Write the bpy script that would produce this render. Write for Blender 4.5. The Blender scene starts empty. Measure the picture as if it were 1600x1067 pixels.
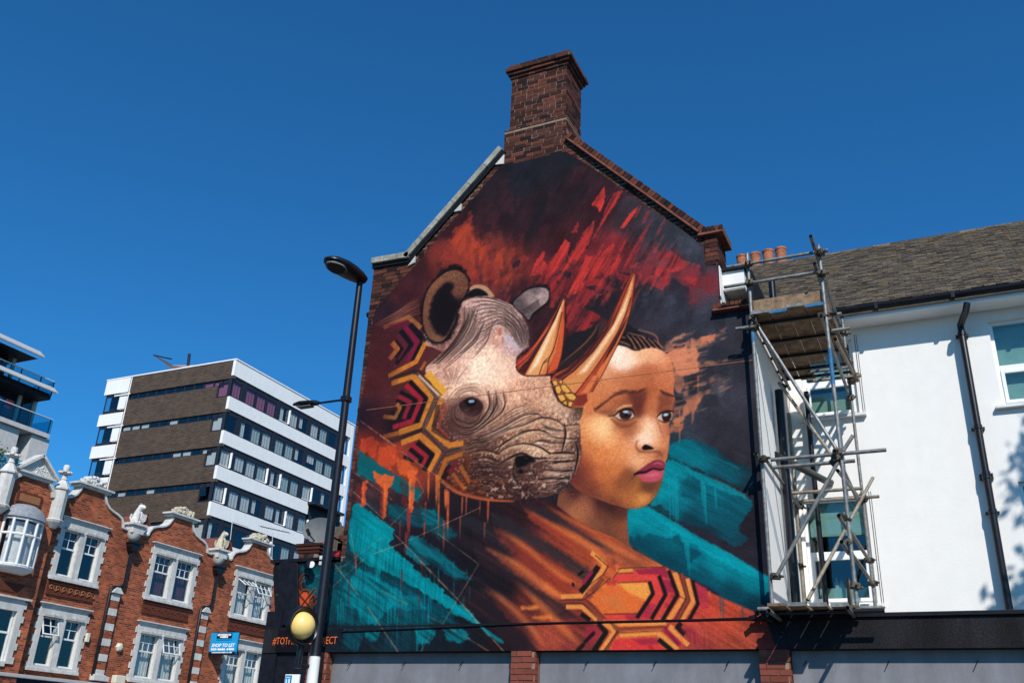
import bpy, bmesh, math, random
import numpy as np
from mathutils import Vector, Matrix, Quaternion
random.seed(5)
sc = bpy.context.scene
col = sc.collection
# ------------------------------------------------------------------ camera, sky, sun, exposure
FPX = 1457.2
YAW, PIT, ROL = (math.radians(a) for a in (25.858, 24.157, 2.5535))
EYE = np.array([0, 0, 1.6])
def cam_rows():
    cy, sy, cp, sp = math.cos(YAW), math.sin(YAW), math.cos(PIT), math.sin(PIT)
    f = np.array([-sy * cp, cy * cp, sp]); r = np.array([cy, sy, 0]); u = np.cross(r, f)
    cr, sr = math.cos(ROL), math.sin(ROL)
    return np.array([cr * r + sr * u, -(-sr * r + cr * u), f])
MR = cam_rows()
cd = bpy.data.cameras.new('camera'); cam = bpy.data.objects.new('camera', cd); col.objects.link(cam)
cd.sensor_width = 36; cd.lens = FPX / 1600 * 36; cd.clip_end = 3000
cam.matrix_world = Matrix([[MR[0][i], -MR[1][i], -MR[2][i], EYE[i]] for i in range(3)] + [[0, 0, 0, 1]])
sc.camera = cam
SUN = Vector((.64, -1, 1.0)).normalized()
wd = bpy.data.worlds.new('World'); sc.world = wd; wd.use_nodes = True
nt = wd.node_tree; bg = nt.nodes['Background']
sky = nt.nodes.new('ShaderNodeTexSky'); sky.sky_type = 'NISHITA'; sky.sun_disc = False
sky.sun_elevation = math.asin(SUN.z); sky.sun_rotation = math.atan2(SUN.x, SUN.y)
sky.altitude = 0; sky.air_density = 1.0; sky.dust_density = .5; sky.ozone_density = 4.0
tint = nt.nodes.new('ShaderNodeMix'); tint.data_type = 'RGBA'; tint.blend_type = 'MULTIPLY'; tint.inputs['Factor'].default_value = 1
tint.inputs[7].default_value = (.26, 1.03, 1.54, 1)          # deep polarised blue of the photograph
nt.links.new(sky.outputs[0], tint.inputs[6]); nt.links.new(tint.outputs[2], bg.inputs[0]); bg.inputs[1].default_value = .087
sl = bpy.data.lights.new('sun', 'SUN'); sl.energy = 4.75; sl.angle = math.radians(.53); sl.color = (1, .955, .89)
so = bpy.data.objects.new('sun', sl); so.rotation_euler = SUN.to_track_quat('Z', 'Y').to_euler(); col.objects.link(so)
vs = sc.view_settings; vs.view_transform = 'Standard'; vs.look = 'None'; vs.exposure = 0.0; vs.gamma = 1
vs.use_curve_mapping = False
# ------------------------------------------------------------------ measuring: a pixel of the photograph on a known plane
def ray(x, y): return MR.T @ np.array([(x - 800) / FPX, (y - 533.5) / FPX, 1])
def onY(x, y, Y): d = ray(x, y); return EYE + d * (Y / d[1])
def onX(x, y, X): d = ray(x, y); return EYE + d * (X / d[0])
def onZ(x, y, Z): d = ray(x, y); return EYE + d * ((Z - 1.6) / d[2])
WALL = 12.0
def wallpt(p):
    d = np.stack([(p[:, 0] - 800) / FPX, (p[:, 1] - 533.5) / FPX, np.ones(len(p))], 1) @ MR
    t = WALL / d[:, 1]
    return np.stack([d[:, 0] * t, 1.6 + d[:, 2] * t], 1)
def W(x, y, Y=WALL): p = onY(x, y, Y); return (p[0], p[2])
# ------------------------------------------------------------------ materials
def lin(c): return tuple((v / 255 / 12.92) if v / 255 <= .04045 else ((v / 255 + .055) / 1.055) ** 2.4 for v in c)
MAT = {}
def mat(name, c, rough=.7, var=.15, scale=6, bump=0, bscale=60, metal=0, spec=.16, rnd=0, c2=None, stain=0, coat=0):
    """node material: noise-varied colour, optional second colour, per-piece variation, fine relief"""
    if name in MAT: return MAT[name]
    m = bpy.data.materials.new(name); MAT[name] = m; m.use_nodes = True
    n = m.node_tree.nodes; l = m.node_tree.links; b = n['Principled BSDF']
    b.inputs['Roughness'].default_value = rough; b.inputs['Metallic'].default_value = metal
    b.inputs['Specular IOR Level'].default_value = spec
    if coat: b.inputs['Coat Weight'].default_value = coat
    tc = n.new('ShaderNodeTexCoord')
    geo = n.new('ShaderNodeNewGeometry')
    nz = n.new('ShaderNodeTexNoise'); nz.inputs['Scale'].default_value = scale; nz.inputs['Detail'].default_value = 6; nz.inputs['Roughness'].default_value = .65
    l.new(geo.outputs['Position'], nz.inputs['Vector'])
    rp = n.new('ShaderNodeValToRGB'); e = rp.color_ramp.elements
    c2 = c2 or tuple(v * (1 - var * 1.6) for v in c)
    e[0].position = .3; e[1].position = .7
    e[0].color = (*[max(v, 0) for v in c2], 1); e[1].color = (*[min(v * (1 + var), 1) for v in c], 1)
    l.new(nz.outputs['Fac'], rp.inputs['Fac'])
    out = rp.outputs['Color']
    if rnd:
        oi = n.new('ShaderNodeObjectInfo'); ad = n.new('ShaderNodeMath'); ad.operation = 'ADD'
        l.new(oi.outputs['Random'], ad.inputs[0]); l.new(geo.outputs['Random Per Island'], ad.inputs[1])
        fr = n.new('ShaderNodeMath'); fr.operation = 'FRACT'; l.new(ad.outputs[0], fr.inputs[0])
        r2 = n.new('ShaderNodeValToRGB'); r2.color_ramp.interpolation = 'CONSTANT'
        el = r2.color_ramp.elements
        for i, cc in enumerate(rnd):
            if i < 2: q = el[i]; q.position = i / len(rnd)
            else: q = el.new(i / len(rnd))
            q.color = (*cc, 1)
        l.new(fr.outputs[0], r2.inputs['Fac'])
        mx = n.new('ShaderNodeMix'); mx.data_type = 'RGBA'; mx.blend_type = 'MULTIPLY'; mx.inputs['Factor'].default_value = 1
        l.new(out, mx.inputs[6]); l.new(r2.outputs['Color'], mx.inputs[7]); out = mx.outputs[2]
    if stain:
        n3 = n.new('ShaderNodeTexNoise'); n3.inputs['Scale'].default_value = 1.1; n3.inputs['Detail'].default_value = 8; n3.inputs['Roughness'].default_value = .7
        mp = n.new('ShaderNodeMapping'); mp.inputs['Scale'].default_value = (3, 3, .5)
        l.new(geo.outputs['Position'], mp.inputs['Vector']); l.new(mp.outputs[0], n3.inputs['Vector'])
        r3 = n.new('ShaderNodeValToRGB'); r3.color_ramp.elements[0].position = .38; r3.color_ramp.elements[1].position = .68
        r3.color_ramp.elements[0].color = (1 - stain, 1 - stain * 1.05, 1 - stain * 1.15, 1); r3.color_ramp.elements[1].color = (1, 1, 1, 1)
        l.new(n3.outputs['Fac'], r3.inputs['Fac'])
        mx = n.new('ShaderNodeMix'); mx.data_type = 'RGBA'; mx.blend_type = 'MULTIPLY'; mx.inputs['Factor'].default_value = 1
        l.new(out, mx.inputs[6]); l.new(r3.outputs['Color'], mx.inputs[7]); out = mx.outputs[2]
    l.new(out, b.inputs['Base Color'])
    if bump:
        n2 = n.new('ShaderNodeTexNoise'); n2.inputs['Scale'].default_value = bscale; n2.inputs['Detail'].default_value = 4
        l.new(geo.outputs['Position'], n2.inputs['Vector'])
        bp = n.new('ShaderNodeBump'); bp.inputs['Strength'].default_value = bump; bp.inputs['Distance'].default_value = .02
        l.new(n2.outputs['Fac'], bp.inputs['Height']); l.new(bp.outputs[0], b.inputs['Normal'])
    return m
def brickmat(name, c1, c2, mortar, bw=.225, bh=.075, msize=.012, axis='YZ', rough=.85, patch=.35):
    m = bpy.data.materials.new(name); MAT[name] = m; m.use_nodes = True
    n = m.node_tree.nodes; l = m.node_tree.links; b = n['Principled BSDF']; b.inputs['Roughness'].default_value = rough
    b.inputs['Specular IOR Level'].default_value = .25
    geo = n.new('ShaderNodeNewGeometry'); sp = n.new('ShaderNodeSeparateXYZ'); cb = n.new('ShaderNodeCombineXYZ')
    l.new(geo.outputs['Position'], sp.inputs[0]); l.new(sp.outputs['XYZ'.index(axis[0])], cb.inputs[0]); l.new(sp.outputs[2], cb.inputs[1])
    br = n.new('ShaderNodeTexBrick'); l.new(cb.outputs[0], br.inputs['Vector'])
    br.inputs['Scale'].default_value = 1; br.inputs['Brick Width'].default_value = bw; br.inputs['Row Height'].default_value = bh
    br.inputs['Mortar Size'].default_value = msize / 2; br.inputs['Mortar Smooth'].default_value = .2; br.inputs['Bias'].default_value = 0
    br.inputs['Color1'].default_value = (*c1, 1); br.inputs['Color2'].default_value = (*c2, 1); br.inputs['Mortar'].default_value = (*mortar, 1)
    nz = n.new('ShaderNodeTexNoise'); nz.inputs['Scale'].default_value = .9; nz.inputs['Detail'].default_value = 7; nz.inputs['Roughness'].default_value = .7
    l.new(geo.outputs['Position'], nz.inputs['Vector'])
    rp = n.new('ShaderNodeValToRGB'); rp.color_ramp.elements[0].position = .3; rp.color_ramp.elements[1].position = .7
    rp.color_ramp.elements[0].color = (1 - patch, 1 - patch, 1 - patch, 1); rp.color_ramp.elements[1].color = (1 + patch * .4, 1 + patch * .3, 1 + patch * .2, 1)
    l.new(nz.outputs['Fac'], rp.inputs['Fac'])
    mx = n.new('ShaderNodeMix'); mx.data_type = 'RGBA'; mx.blend_type = 'MULTIPLY'; mx.inputs['Factor'].default_value = 1
    l.new(br.outputs['Color'], mx.inputs[6]); l.new(rp.outputs['Color'], mx.inputs[7]); l.new(mx.outputs[2], b.inputs['Base Color'])
    bp = n.new('ShaderNodeBump'); bp.inputs['Strength'].default_value = .5; bp.inputs['Distance'].default_value = .01; bp.invert = True
    l.new(br.outputs['Fac'], bp.inputs['Height']); l.new(bp.outputs[0], b.inputs['Normal'])
    return m
def glassmat(name, tint=(.75, .85, .85), refl=1.0):
    m = bpy.data.materials.new(name); MAT[name] = m; m.use_nodes = True
    n = m.node_tree.nodes; l = m.node_tree.links; n.remove(n['Principled BSDF'])
    fr = n.new('ShaderNodeFresnel'); gb = n.new('ShaderNodeNewGeometry')
    io = n.new('ShaderNodeMath'); io.operation = 'MULTIPLY_ADD'; io.inputs[1].default_value = 1 / 1.5 - 1.5; io.inputs[2].default_value = 1.5      # same reflectance on both faces of the pane
    l.new(gb.outputs['Backfacing'], io.inputs[0]); l.new(io.outputs[0], fr.inputs['IOR'])
    ml = n.new('ShaderNodeMath'); ml.operation = 'MULTIPLY_ADD'; ml.inputs[1].default_value = refl; ml.inputs[2].default_value = .02; ml.use_clamp = True
    tr = n.new('ShaderNodeBsdfTransparent'); tr.inputs[0].default_value = (*tint, 1)
    gl = n.new('ShaderNodeBsdfGlossy'); gl.inputs['Roughness'].default_value = .02; gl.inputs[0].default_value = (.9, .95, 1, 1)
    nz = n.new('ShaderNodeTexNoise'); nz.inputs['Scale'].default_value = .8
    geo = n.new('ShaderNodeNewGeometry'); l.new(geo.outputs['Position'], nz.inputs['Vector'])
    bp = n.new('ShaderNodeBump'); bp.inputs['Strength'].default_value = .06; bp.inputs['Distance'].default_value = .05; l.new(nz.outputs['Fac'], bp.inputs['Height']); l.new(bp.outputs[0], gl.inputs['Normal'])
    mx = n.new('ShaderNodeMixShader'); l.new(fr.outputs[0], ml.inputs[0]); l.new(ml.outputs[0], mx.inputs[0]); l.new(tr.outputs[0], mx.inputs[1]); l.new(gl.outputs[0], mx.inputs[2])
    l.new(mx.outputs[0], n['Material Output'].inputs[0])
    return m
glassmat('glass', (.88, .9, .9), .7); glassmat('glass_tint', (.74, .85, .83), .9); glassmat('balcony_glass', (.5, .8, .85), .6)
BR3 = [(1, 1, 1), (.42, .45, .55), (1.5, 1.35, 1.1), (.7, .62, .6), (1.15, .95, .85), (.28, .3, .4), (.9, .8, .75), (1.7, 1.35, 1.2), (.55, .5, .5)]
mat('brick', (.078, .030, .022), .85, .2, 30, .3, 90, rnd=BR3)
mat('pier_brick', (.21, .056, .038), .8, .12, 30, .2, 90, rnd=[(1, 1, 1), (.8, .78, .78), (1.12, 1.1, 1.05), (.9, .95, .9)])
mat('mortar', (.27, .19, .135), .95, .2, 12, .3, 80)
mat('dark_mortar', (.12, .085, .065), .95, .2, 12, .3, 80)
mat('concrete', (.42, .40, .34), .85, .25, 9, .3, 60, stain=.35)
mat('black_paint', (.010, .010, .014), .5, .3, 10, .12, 70)
mat('black_metal', (.008, .008, .012), .35, .25, 12, spec=.35)
mat('white_render', (.815, .79, .75), .75, .02, 3, .10, 45, stain=.03)
mat('white_paint', (.78, .77, .75), .5, .05, 5, .05, 50, stain=.1)
mat('white_stucco', (.66, .64, .60), .7, .1, 6, .1, 40, stain=.26)
mat('upvc', (.82, .82, .82), .3, .02, 5, spec=.4)
mat('grey_panel', (.215, .213, .232), .7, .1, 3, .15, 60, stain=.22)
mat('soffit_grey', (.42, .41, .39), .6, .08, 5)
mat('felt', (.034, .033, .038), .9, .4, 70, .8, 120, c2=(.004, .004, .006), stain=.5)
mat('steel_tube', (.24, .24, .23), .5, .3, 14, metal=.35, c2=(.10, .095, .085), spec=.4)
mat('rusty_tube', (.26, .23, .18), .6, .35, 14, metal=.3, c2=(.13, .10, .07), spec=.3)
mat('coupler_steel', (.09, .075, .06), .6, .4, 30, metal=.6)
mat('blue_band', (.04, .16, .3), .5, .3, 20)
mat('board_wood', (.25, .165, .10), .85, .4, 9, .2, 40, c2=(.10, .065, .042))
mat('terracotta', (.42, .15, .075), .8, .3, 9, .15, 50, c2=(.2, .075, .04))
mat('roof_tile', (.112, .093, .073), .9, .3, 26, .4, 60, rnd=[(1, 1, 1), (.7, .67, .66), (1.3, 1.24, 1.15), (.85, .82, .8), (1.1, 1.06, 1), (1.35, 1.15, .8), (.75, .72, .72), (1.2, 1.18, 1.15), (.55, .53, .53), (1.5, 1.42, 1.3)])
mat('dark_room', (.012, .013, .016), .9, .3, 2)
mat('blind', (.44, .51, .48), .8, .06, 8)
mat('curtain', (.66, .65, .62), .9, .15, 14, .3, 30)
mat('purple_curtain', (.10, .03, .045), .9, .2, 10)
mat('pink_blind', (.36, .11, .17), .8, .08, 6)
mat('tower_frame', (.022, .026, .038), .45, .2, 6)
mat('white_panel', (.88, .86, .83), .6, .03, 1.2, stain=.06)
brickmat('row_brick', lin((198, 100, 58)), lin((116, 52, 34)), lin((160, 114, 92)), msize=.022, patch=.6)
brickmat('gable_brick', (.085, .034, .025), (.03, .017, .016), (.22, .155, .11), .225, .075, .02, 'XZ', patch=.3)
brickmat('tower_brick', lin((88, 72, 62)), lin((66, 54, 46)), lin((104, 92, 80)), .45, .15, .03, 'XZ', patch=.3)
mat('tower_brick_side', (.07, .052, .04), .9, .3, 8)
mat('terracotta_panel', (.13, .036, .02), .8, .4, 20, .5, 30, c2=(.05, .016, .011))
mat('terracotta_relief', (.34, .14, .06), .8, .3, 20)
mat('carved_stone', (.72, .70, .66), .85, .15, 14, .6, 30, c2=(.42, .40, .36))
mat('lichen_stone', (.50, .43, .28), .9, .4, 9, .5, 30, c2=(.34, .32, .28))
mat('lead', (.26, .27, .29), .6, .2, 9)
mat('slate', (.10, .085, .06), .9, .4, 5, .4, 25, c2=(.05, .045, .04))
mat('clay_ridge', (.20, .07, .05), .85, .3, 9)
mat('sign_blue', (.01, .30, .62), .45, .04, 4)
mat('sign_dark', (.01, .014, .03), .5, .1, 5)
mat('lettering_white', (.85, .86, .88), .5, .02, 5)
mat('lettering_orange', (.72, .14, .03), .6, .1, 20)
mat('amber_globe', (.86, .61, .20), .25, .05, 3, coat=.5, spec=.4)
mat('dish_grey', (.14, .15, .16), .6, .1, 9)
mat('red_plastic', (.72, .05, .055), .5, .08, 6)
mat('balcony_concrete', (.52, .50, .48), .8, .1, 3)
mat('louvre', (.55, .55, .54), .5, .08, 6)
mat('sail', (.28, .21, .21), .8, .1, 3)
mat('alarm_cream', (.66, .61, .47), .5, .05, 6)
mat('asphalt', (.05, .05, .052), .9, .3, 4, .3, 60)
mat('paving', (.20, .195, .185), .85, .2, 3, .2, 40)
mat('ground_soil', (.10, .10, .09), .95, .3, .5)
mat('bark', (.09, .065, .045), .9, .3, 8, .5, 30)
mat('leaf', (.06, .11, .025), .6, .4, 3)
mat('cloth_red', (.5, .06, .08), .9, .2, 6); mat('cloth_white', (.75, .75, .76), .9, .1, 6); mat('cloth_blue', (.08, .12, .3), .9, .1, 6)
# ------------------------------------------------------------------ mesh helpers
def adopt(o, parent):
    if parent is None: return
    o.parent = parent
    if parent.type == 'EMPTY': o.matrix_parent_inverse = Matrix.Translation(-parent.location)
def inst(name, me, parent, M):
    o = bpy.data.objects.new(name, me); col.objects.link(o); o.matrix_basis = M; adopt(o, parent); return o
class MB:
    def __init__(s): s.v = []; s.f = []
    def add(s, vs, fs):
        o = len(s.v); s.v += [tuple(map(float, p)) for p in vs]; s.f += [[i + o for i in f] for f in fs]; return s
    def box(s, x0, x1, y0, y1, z0, z1):
        x0, x1 = min(x0, x1), max(x0, x1); y0, y1 = min(y0, y1), max(y0, y1); z0, z1 = min(z0, z1), max(z0, z1)
        return s.add([(x, y, z) for z in (z0, z1) for y in (y0, y1) for x in (x0, x1)],
                     [(0, 2, 3, 1), (4, 5, 7, 6), (0, 1, 5, 4), (2, 6, 7, 3), (0, 4, 6, 2), (1, 3, 7, 5)])
    def obox(s, c, u, v, w, a, b, d):
        c, u, v, w = map(lambda q: np.asarray(q, float), (c, u, v, w))
        P = [c + u * a * i / 2 + v * b * j / 2 + w * d * k / 2 for k in (-1, 1) for j in (-1, 1) for i in (-1, 1)]
        f = [(0, 2, 3, 1), (4, 5, 7, 6), (0, 1, 5, 4), (2, 6, 7, 3), (0, 4, 6, 2), (1, 3, 7, 5)]
        if np.dot(np.cross(u, v), w) < 0: f = [q[::-1] for q in f]
        return s.add(P, f)
    def prism(s, pts, axis, a, b):
        """outline pts in the plane across axis ('x': (y,z), 'y': (x,z), 'z': (x,y)), from a to b"""
        A = lambda p, t: {'x': (t, p[0], p[1]), 'y': (p[0], t, p[1]), 'z': (p[0], p[1], t)}[axis]
        n = len(pts); ar = sum(pts[i][0] * pts[(i + 1) % n][1] - pts[(i + 1) % n][0] * pts[i][1] for i in range(n))
        if ar < 0: pts = pts[::-1]
        if (axis == 'y'): a, b = max(a, b), min(a, b)
        else: a, b = min(a, b), max(a, b)
        return s.add([A(p, a) for p in pts] + [A(p, b) for p in pts],
                     [list(range(n))[::-1], list(range(n, 2 * n))] + [[i, (i + 1) % n, n + (i + 1) % n, n + i] for i in range(n)])
    def tube(s, pts, r, n=10, cap=True):
        pts = [Vector(p) for p in pts]; R = r if isinstance(r, (list, tuple)) else [r] * len(pts)
        ref = None; rings = []
        for i, p in enumerate(pts):
            t = (pts[min(i + 1, len(pts) - 1)] - pts[max(i - 1, 0)]).normalized()
            if ref is None: ref = t.orthogonal().normalized()
            ref = (ref - t * ref.dot(t)).normalized(); bi = t.cross(ref)
            rings.append([p + (ref * math.cos(k * 2 * math.pi / n) + bi * math.sin(k * 2 * math.pi / n)) * R[i] for k in range(n)])
        fs = [[i * n + k, i * n + (k + 1) % n, (i + 1) * n + (k + 1) % n, (i + 1) * n + k] for i in range(len(pts) - 1) for k in range(n)]
        if cap: fs += [list(range(n))[::-1], [(len(pts) - 1) * n + k for k in range(n)]]
        return s.add([q for g in rings for q in g], fs)
    def lathe(s, prof, c, n=20, axis='z'):
        c = Vector(c); vs = []
        for r, h in prof:
            for k in range(n):
                a = 2 * math.pi * k / n; p = Vector((r * math.cos(a), r * math.sin(a), h))
                if axis == 'x': p = Vector((p.z, p.x, p.y))
                if axis == 'y': p = Vector((p.y, p.z, p.x))
                vs.append(c + p)
        m = len(prof)
        fs = [[i * n + k, i * n + (k + 1) % n, (i + 1) * n + (k + 1) % n, (i + 1) * n + k] for i in range(m - 1) for k in range(n)]
        fs += [list(range(n))[::-1], [(m - 1) * n + k for k in range(n)]]
        return s.add(vs, fs)
    def mesh(s, name, m, smooth=False):
        me = bpy.data.meshes.new(name); me.from_pydata(s.v, [], s.f); me.validate(); me.update()
        if m: me.materials.append(MAT[m] if isinstance(m, str) else m)
        if smooth:
            me.polygons.foreach_set('use_smooth', [True] * len(me.polygons)); me.set_sharp_from_angle(angle=math.radians(40))
        return me
    def build(s, name, m, parent=None, smooth=False, bevel=0):
        o = bpy.data.objects.new(name, s.mesh(name, m, smooth)); col.objects.link(o); adopt(o, parent)
        if bevel:
            b = o.modifiers.new('bevel', 'BEVEL'); b.width = bevel; b.segments = 2; b.limit_method = 'ANGLE'
        return o
def empty(name, loc=(0, 0, 0)):
    o = bpy.data.objects.new(name, None); o.empty_display_size = .2; o.location = loc; col.objects.link(o); return o
def tag(o, label=None, cat=None, group=None, kind=None):
    if label: o['label'] = label
    if cat: o['category'] = cat
    if group: o['group'] = group
    if kind: o['kind'] = kind
    return o
def text_mesh(s, size, font_scale_x=1.0, bold=0, shear=0, extrude=.002):
    cu = bpy.data.curves.new('txt', 'FONT'); cu.body = s; cu.size = size; cu.extrude = extrude; cu.align_x = 'CENTER'; cu.align_y = 'CENTER'; cu.offset = bold; cu.shear = shear; cu.resolution_u = 2
    o = bpy.data.objects.new('txt', cu); col.objects.link(o)
    me = bpy.data.meshes.new_from_object(o.evaluated_get(bpy.context.evaluated_depsgraph_get()))
    bpy.data.objects.remove(o); bpy.data.curves.remove(cu)
    for v in me.vertices: v.co.x *= font_scale_x
    me.materials.clear()
    return me
def text(name, s, size, m, loc, right, up, parent, sx=1.0, bold=0, shear=0, width=None):
    me = text_mesh(s, size, sx, bold, shear)
    if width:
        xs = [v.co.x for v in me.vertices]; k = width / (max(xs) - min(xs))
        for v in me.vertices: v.co.x *= k
    right = Vector(right).normalized(); up = Vector(up).normalized(); nn = right.cross(up)
    for v in me.vertices: v.co = Vector(loc) + right * v.co.x + up * v.co.y + nn * v.co.z
    me.materials.append(MAT[m]); me.name = name
    o = bpy.data.objects.new(name, me); col.objects.link(o); adopt(o, parent)
    return o
def inside(poly, X, Y):
    poly = np.asarray(poly); ins = np.zeros(np.shape(X), bool); n = len(poly)
    for i in range(n):
        ax, ay = poly[i]; bx, by = poly[(i + 1) % n]
        if ay != by: ins ^= ((ay > Y) != (by > Y)) & (X < (bx - ax) * (Y - ay) / (by - ay) + ax)
    return ins
def edge_dist(poly, X, Y):
    poly = np.asarray(poly); d2 = np.full(np.shape(X), 1e9); n = len(poly)
    for i in range(n):
        ax, ay = poly[i]; bx, by = poly[(i + 1) % n]; vx, vy = bx - ax, by - ay
        t = np.clip(((X - ax) * vx + (Y - ay) * vy) / (vx * vx + vy * vy + 1e-9), 0, 1)
        d2 = np.minimum(d2, (X - ax - t * vx) ** 2 + (Y - ay - t * vy) ** 2)
    return np.sqrt(d2)
# ---- paint engine (canvas = wall plane, metres) ----
class Paint:
    def __init__(s, x0, x1, z0, z1, step):
        s.x0, s.z1, s.st = x0, z1, step
        s.W = int(round((x1 - x0) / step)) + 1
        s.H = int(round((z1 - z0) / step)) + 1
        s.c = np.zeros((s.H, s.W, 3), np.float32)
        rng = np.random.default_rng(7)
        s.rng = rng
        s.n = {}
        for k in (3, 6, 12, 25, 50, 110):
            s.n[k] = s.noise(k)
        s.fine = rng.normal(0, 1, (s.H, s.W)).astype(np.float32)
        f = s.fine
        s.n['D'] = .6 * s.rot(31, 60, 4.5) + .5 * s.rot(31, 24, 2.2, 5); s.n['U'] = .6 * s.rot(-60, 46, 5, 7) + .5 * s.rot(-60, 18, 2.4, 9); s.n['V'] = s.rot(90, 40, 2.2, 11)
        s.fine = (f + np.roll(f, 1, 0) + np.roll(f, 1, 1) + np.roll(np.roll(f, 1, 0), 1, 1)) / 2
    def noise(s, k, ky=None):
        ky = ky or k
        h, w = s.H // ky + 3, s.W // k + 3
        g = s.rng.uniform(-1, 1, (h, w)).astype(np.float32)
        yy = np.arange(s.H) / ky; xx = np.arange(s.W) / k
        iy = yy.astype(int); ix = xx.astype(int)
        fy = (yy - iy)[:, None]; fx = (xx - ix)[None]
        fy = fy * fy * (3 - 2 * fy); fx = fx * fx * (3 - 2 * fx)
        a = g[iy][:, ix]; b = g[iy][:, ix + 1]; c = g[iy + 1][:, ix]; d = g[iy + 1][:, ix + 1]
        return ((a * (1 - fx) + b * fx) * (1 - fy) + (c * (1 - fx) + d * fx) * fy).astype(np.float32)
    def rot(s, deg, ku, kv, seed=3):
        """noise stretched along a direction: brush streaks"""
        r = np.random.default_rng(seed); g = r.uniform(-1, 1, (512, 512)).astype(np.float32)
        Y, X = np.mgrid[0:s.H, 0:s.W].astype(np.float32); c, q = math.cos(math.radians(deg)), math.sin(math.radians(deg))
        u = (X * c + Y * q) / ku + 200; v = (-X * q + Y * c) / kv + 200
        iu = np.floor(u).astype(int); iv = np.floor(v).astype(int); fu = u - iu; fv = v - iv
        fu = fu * fu * (3 - 2 * fu); fv = fv * fv * (3 - 2 * fv); iu %= 511; iv %= 511
        return (g[iv, iu] * (1 - fu) + g[iv, iu + 1] * fu) * (1 - fv) + (g[iv + 1, iu] * (1 - fu) + g[iv + 1, iu + 1] * fu) * fv
    def P(s, pts):
        """photo pixel -> canvas pixel through the wall plane"""
        p = np.asarray(pts, float).reshape(-1, 2)
        w = wallpt(p)
        return np.stack([(w[:, 0] - s.x0) / s.st, (s.z1 - w[:, 1]) / s.st], 1)
    def sc(s, p):
        q = s.P([p, (p[0] + 1, p[1]), (p[0], p[1] + 1)])
        a = q[1] - q[0]; b = q[2] - q[0]
        return math.sqrt(abs(a[0] * b[1] - a[1] * b[0]))
    def win(s, q, m):
        x0 = max(int(q[:, 0].min() - m), 0); x1 = min(int(q[:, 0].max() + m) + 2, s.W)
        y0 = max(int(q[:, 1].min() - m), 0); y1 = min(int(q[:, 1].max() + m) + 2, s.H)
        if x1 <= x0 or y1 <= y0: return None
        Y, X = np.mgrid[y0:y1, x0:x1].astype(np.float32)
        return x0, x1, y0, y1, X, Y
    @staticmethod
    def cr(p, n=6, closed=False):
        p = np.asarray(p, float).reshape(-1, 2)
        if len(p) < 3: return p
        if closed: e = np.vstack([p[-1], p, p[0], p[1]])
        else: e = np.vstack([2 * p[0] - p[1], p, 2 * p[-1] - p[-2]])
        out = []
        for i in range(1, len(e) - 2):
            for t in np.linspace(0, 1, n, endpoint=False):
                a, b, c, d = e[i - 1], e[i], e[i + 1], e[i + 2]
                out.append(.5 * (2 * b + (c - a) * t + (2 * a - 5 * b + 4 * c - d) * t * t + (3 * b - a - 3 * c + d) * t ** 3))
        if not closed: out.append(p[-1])
        return np.array(out)
    def mask(s, pts, soft=1.0, rag=0, ragk=6, smooth=False):
        pts = np.asarray(pts, float).reshape(-1, 2)
        if smooth: pts = s.cr(pts, 5, True)
        q = s.P(pts); k = s.sc(pts.mean(0))
        so = max(soft * k, .7)
        w = s.win(q, so + rag * k + 2)
        if w is None: return None
        x0, x1, y0, y1, X, Y = w
        ins = np.zeros(X.shape, bool); d2 = np.full(X.shape, 1e9, np.float32)
        n = len(q)
        for i in range(n):
            ax, ay = q[i]; bx, by = q[(i + 1) % n]
            if ay != by:
                c = ((ay > Y) != (by > Y)) & (X < (bx - ax) * (Y - ay) / (by - ay) + ax)
                ins ^= c
            vx, vy = bx - ax, by - ay; L = vx * vx + vy * vy + 1e-9
            t = np.clip(((X - ax) * vx + (Y - ay) * vy) / L, 0, 1)
            d2 = np.minimum(d2, (X - ax - t * vx) ** 2 + (Y - ay - t * vy) ** 2)
        sd = np.where(ins, 1, -1) * np.sqrt(d2)
        if rag: sd = sd + s.n[ragk][y0:y1, x0:x1] * rag * k + s.n[3][y0:y1, x0:x1] * rag * k * .5
        a = np.clip(.5 + sd / (2 * so), 0, 1)
        return w, a * a * (3 - 2 * a)
    def put(s, w, a, col):
        x0, x1, y0, y1 = w[:4]
        v = s.c[y0:y1, x0:x1]
        v += a[..., None] * (np.asarray(col, np.float32) - v)
    def poly(s, pts, col, a=1, soft=.8, rag=0, ragk=6, smooth=False, tex=0, fld=None):
        m = s.mask(pts, soft, rag, ragk, smooth)
        if m is None: return
        w, al = m
        if tex:
            x0, x1, y0, y1 = w[:4]
            if fld: al = al * np.clip(1 + tex * 1.3 * s.n[fld][y0:y1, x0:x1] - tex * .2, 0, 1)
            else: al = al * np.clip(1 + tex * (s.n[12][y0:y1, x0:x1] * .6 + s.n[6][y0:y1, x0:x1] * .4 + s.n[25][y0:y1, x0:x1] * .7) - tex * .3, 0, 1)
        s.put(w, al * a, col)
    def field(s, w, ctl, pw=2.2, eps=110, blur=4):
        X, Y = w[4], w[5]
        num = np.zeros(X.shape + (3,), np.float32); den = np.zeros(X.shape, np.float32)
        for c in ctl:
            q = s.P([c[:2]])[0]
            d2 = (X - q[0]) ** 2 + (Y - q[1]) ** 2
            wt = (eps / (d2 + eps)) ** (pw + .6)
            if len(c) > 5: wt = wt * c[5]
            num += wt[..., None] * np.asarray(c[2:5], np.float32); den += wt
        f = num / den[..., None]
        for ax in (0, 1):
            n = f.shape[ax]; idx = np.arange(n)
            f = sum(np.take(f, np.clip(idx + k, 0, n - 1), axis=ax) for k in range(-blur, blur + 1)) / (2 * blur + 1)
        return f
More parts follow.
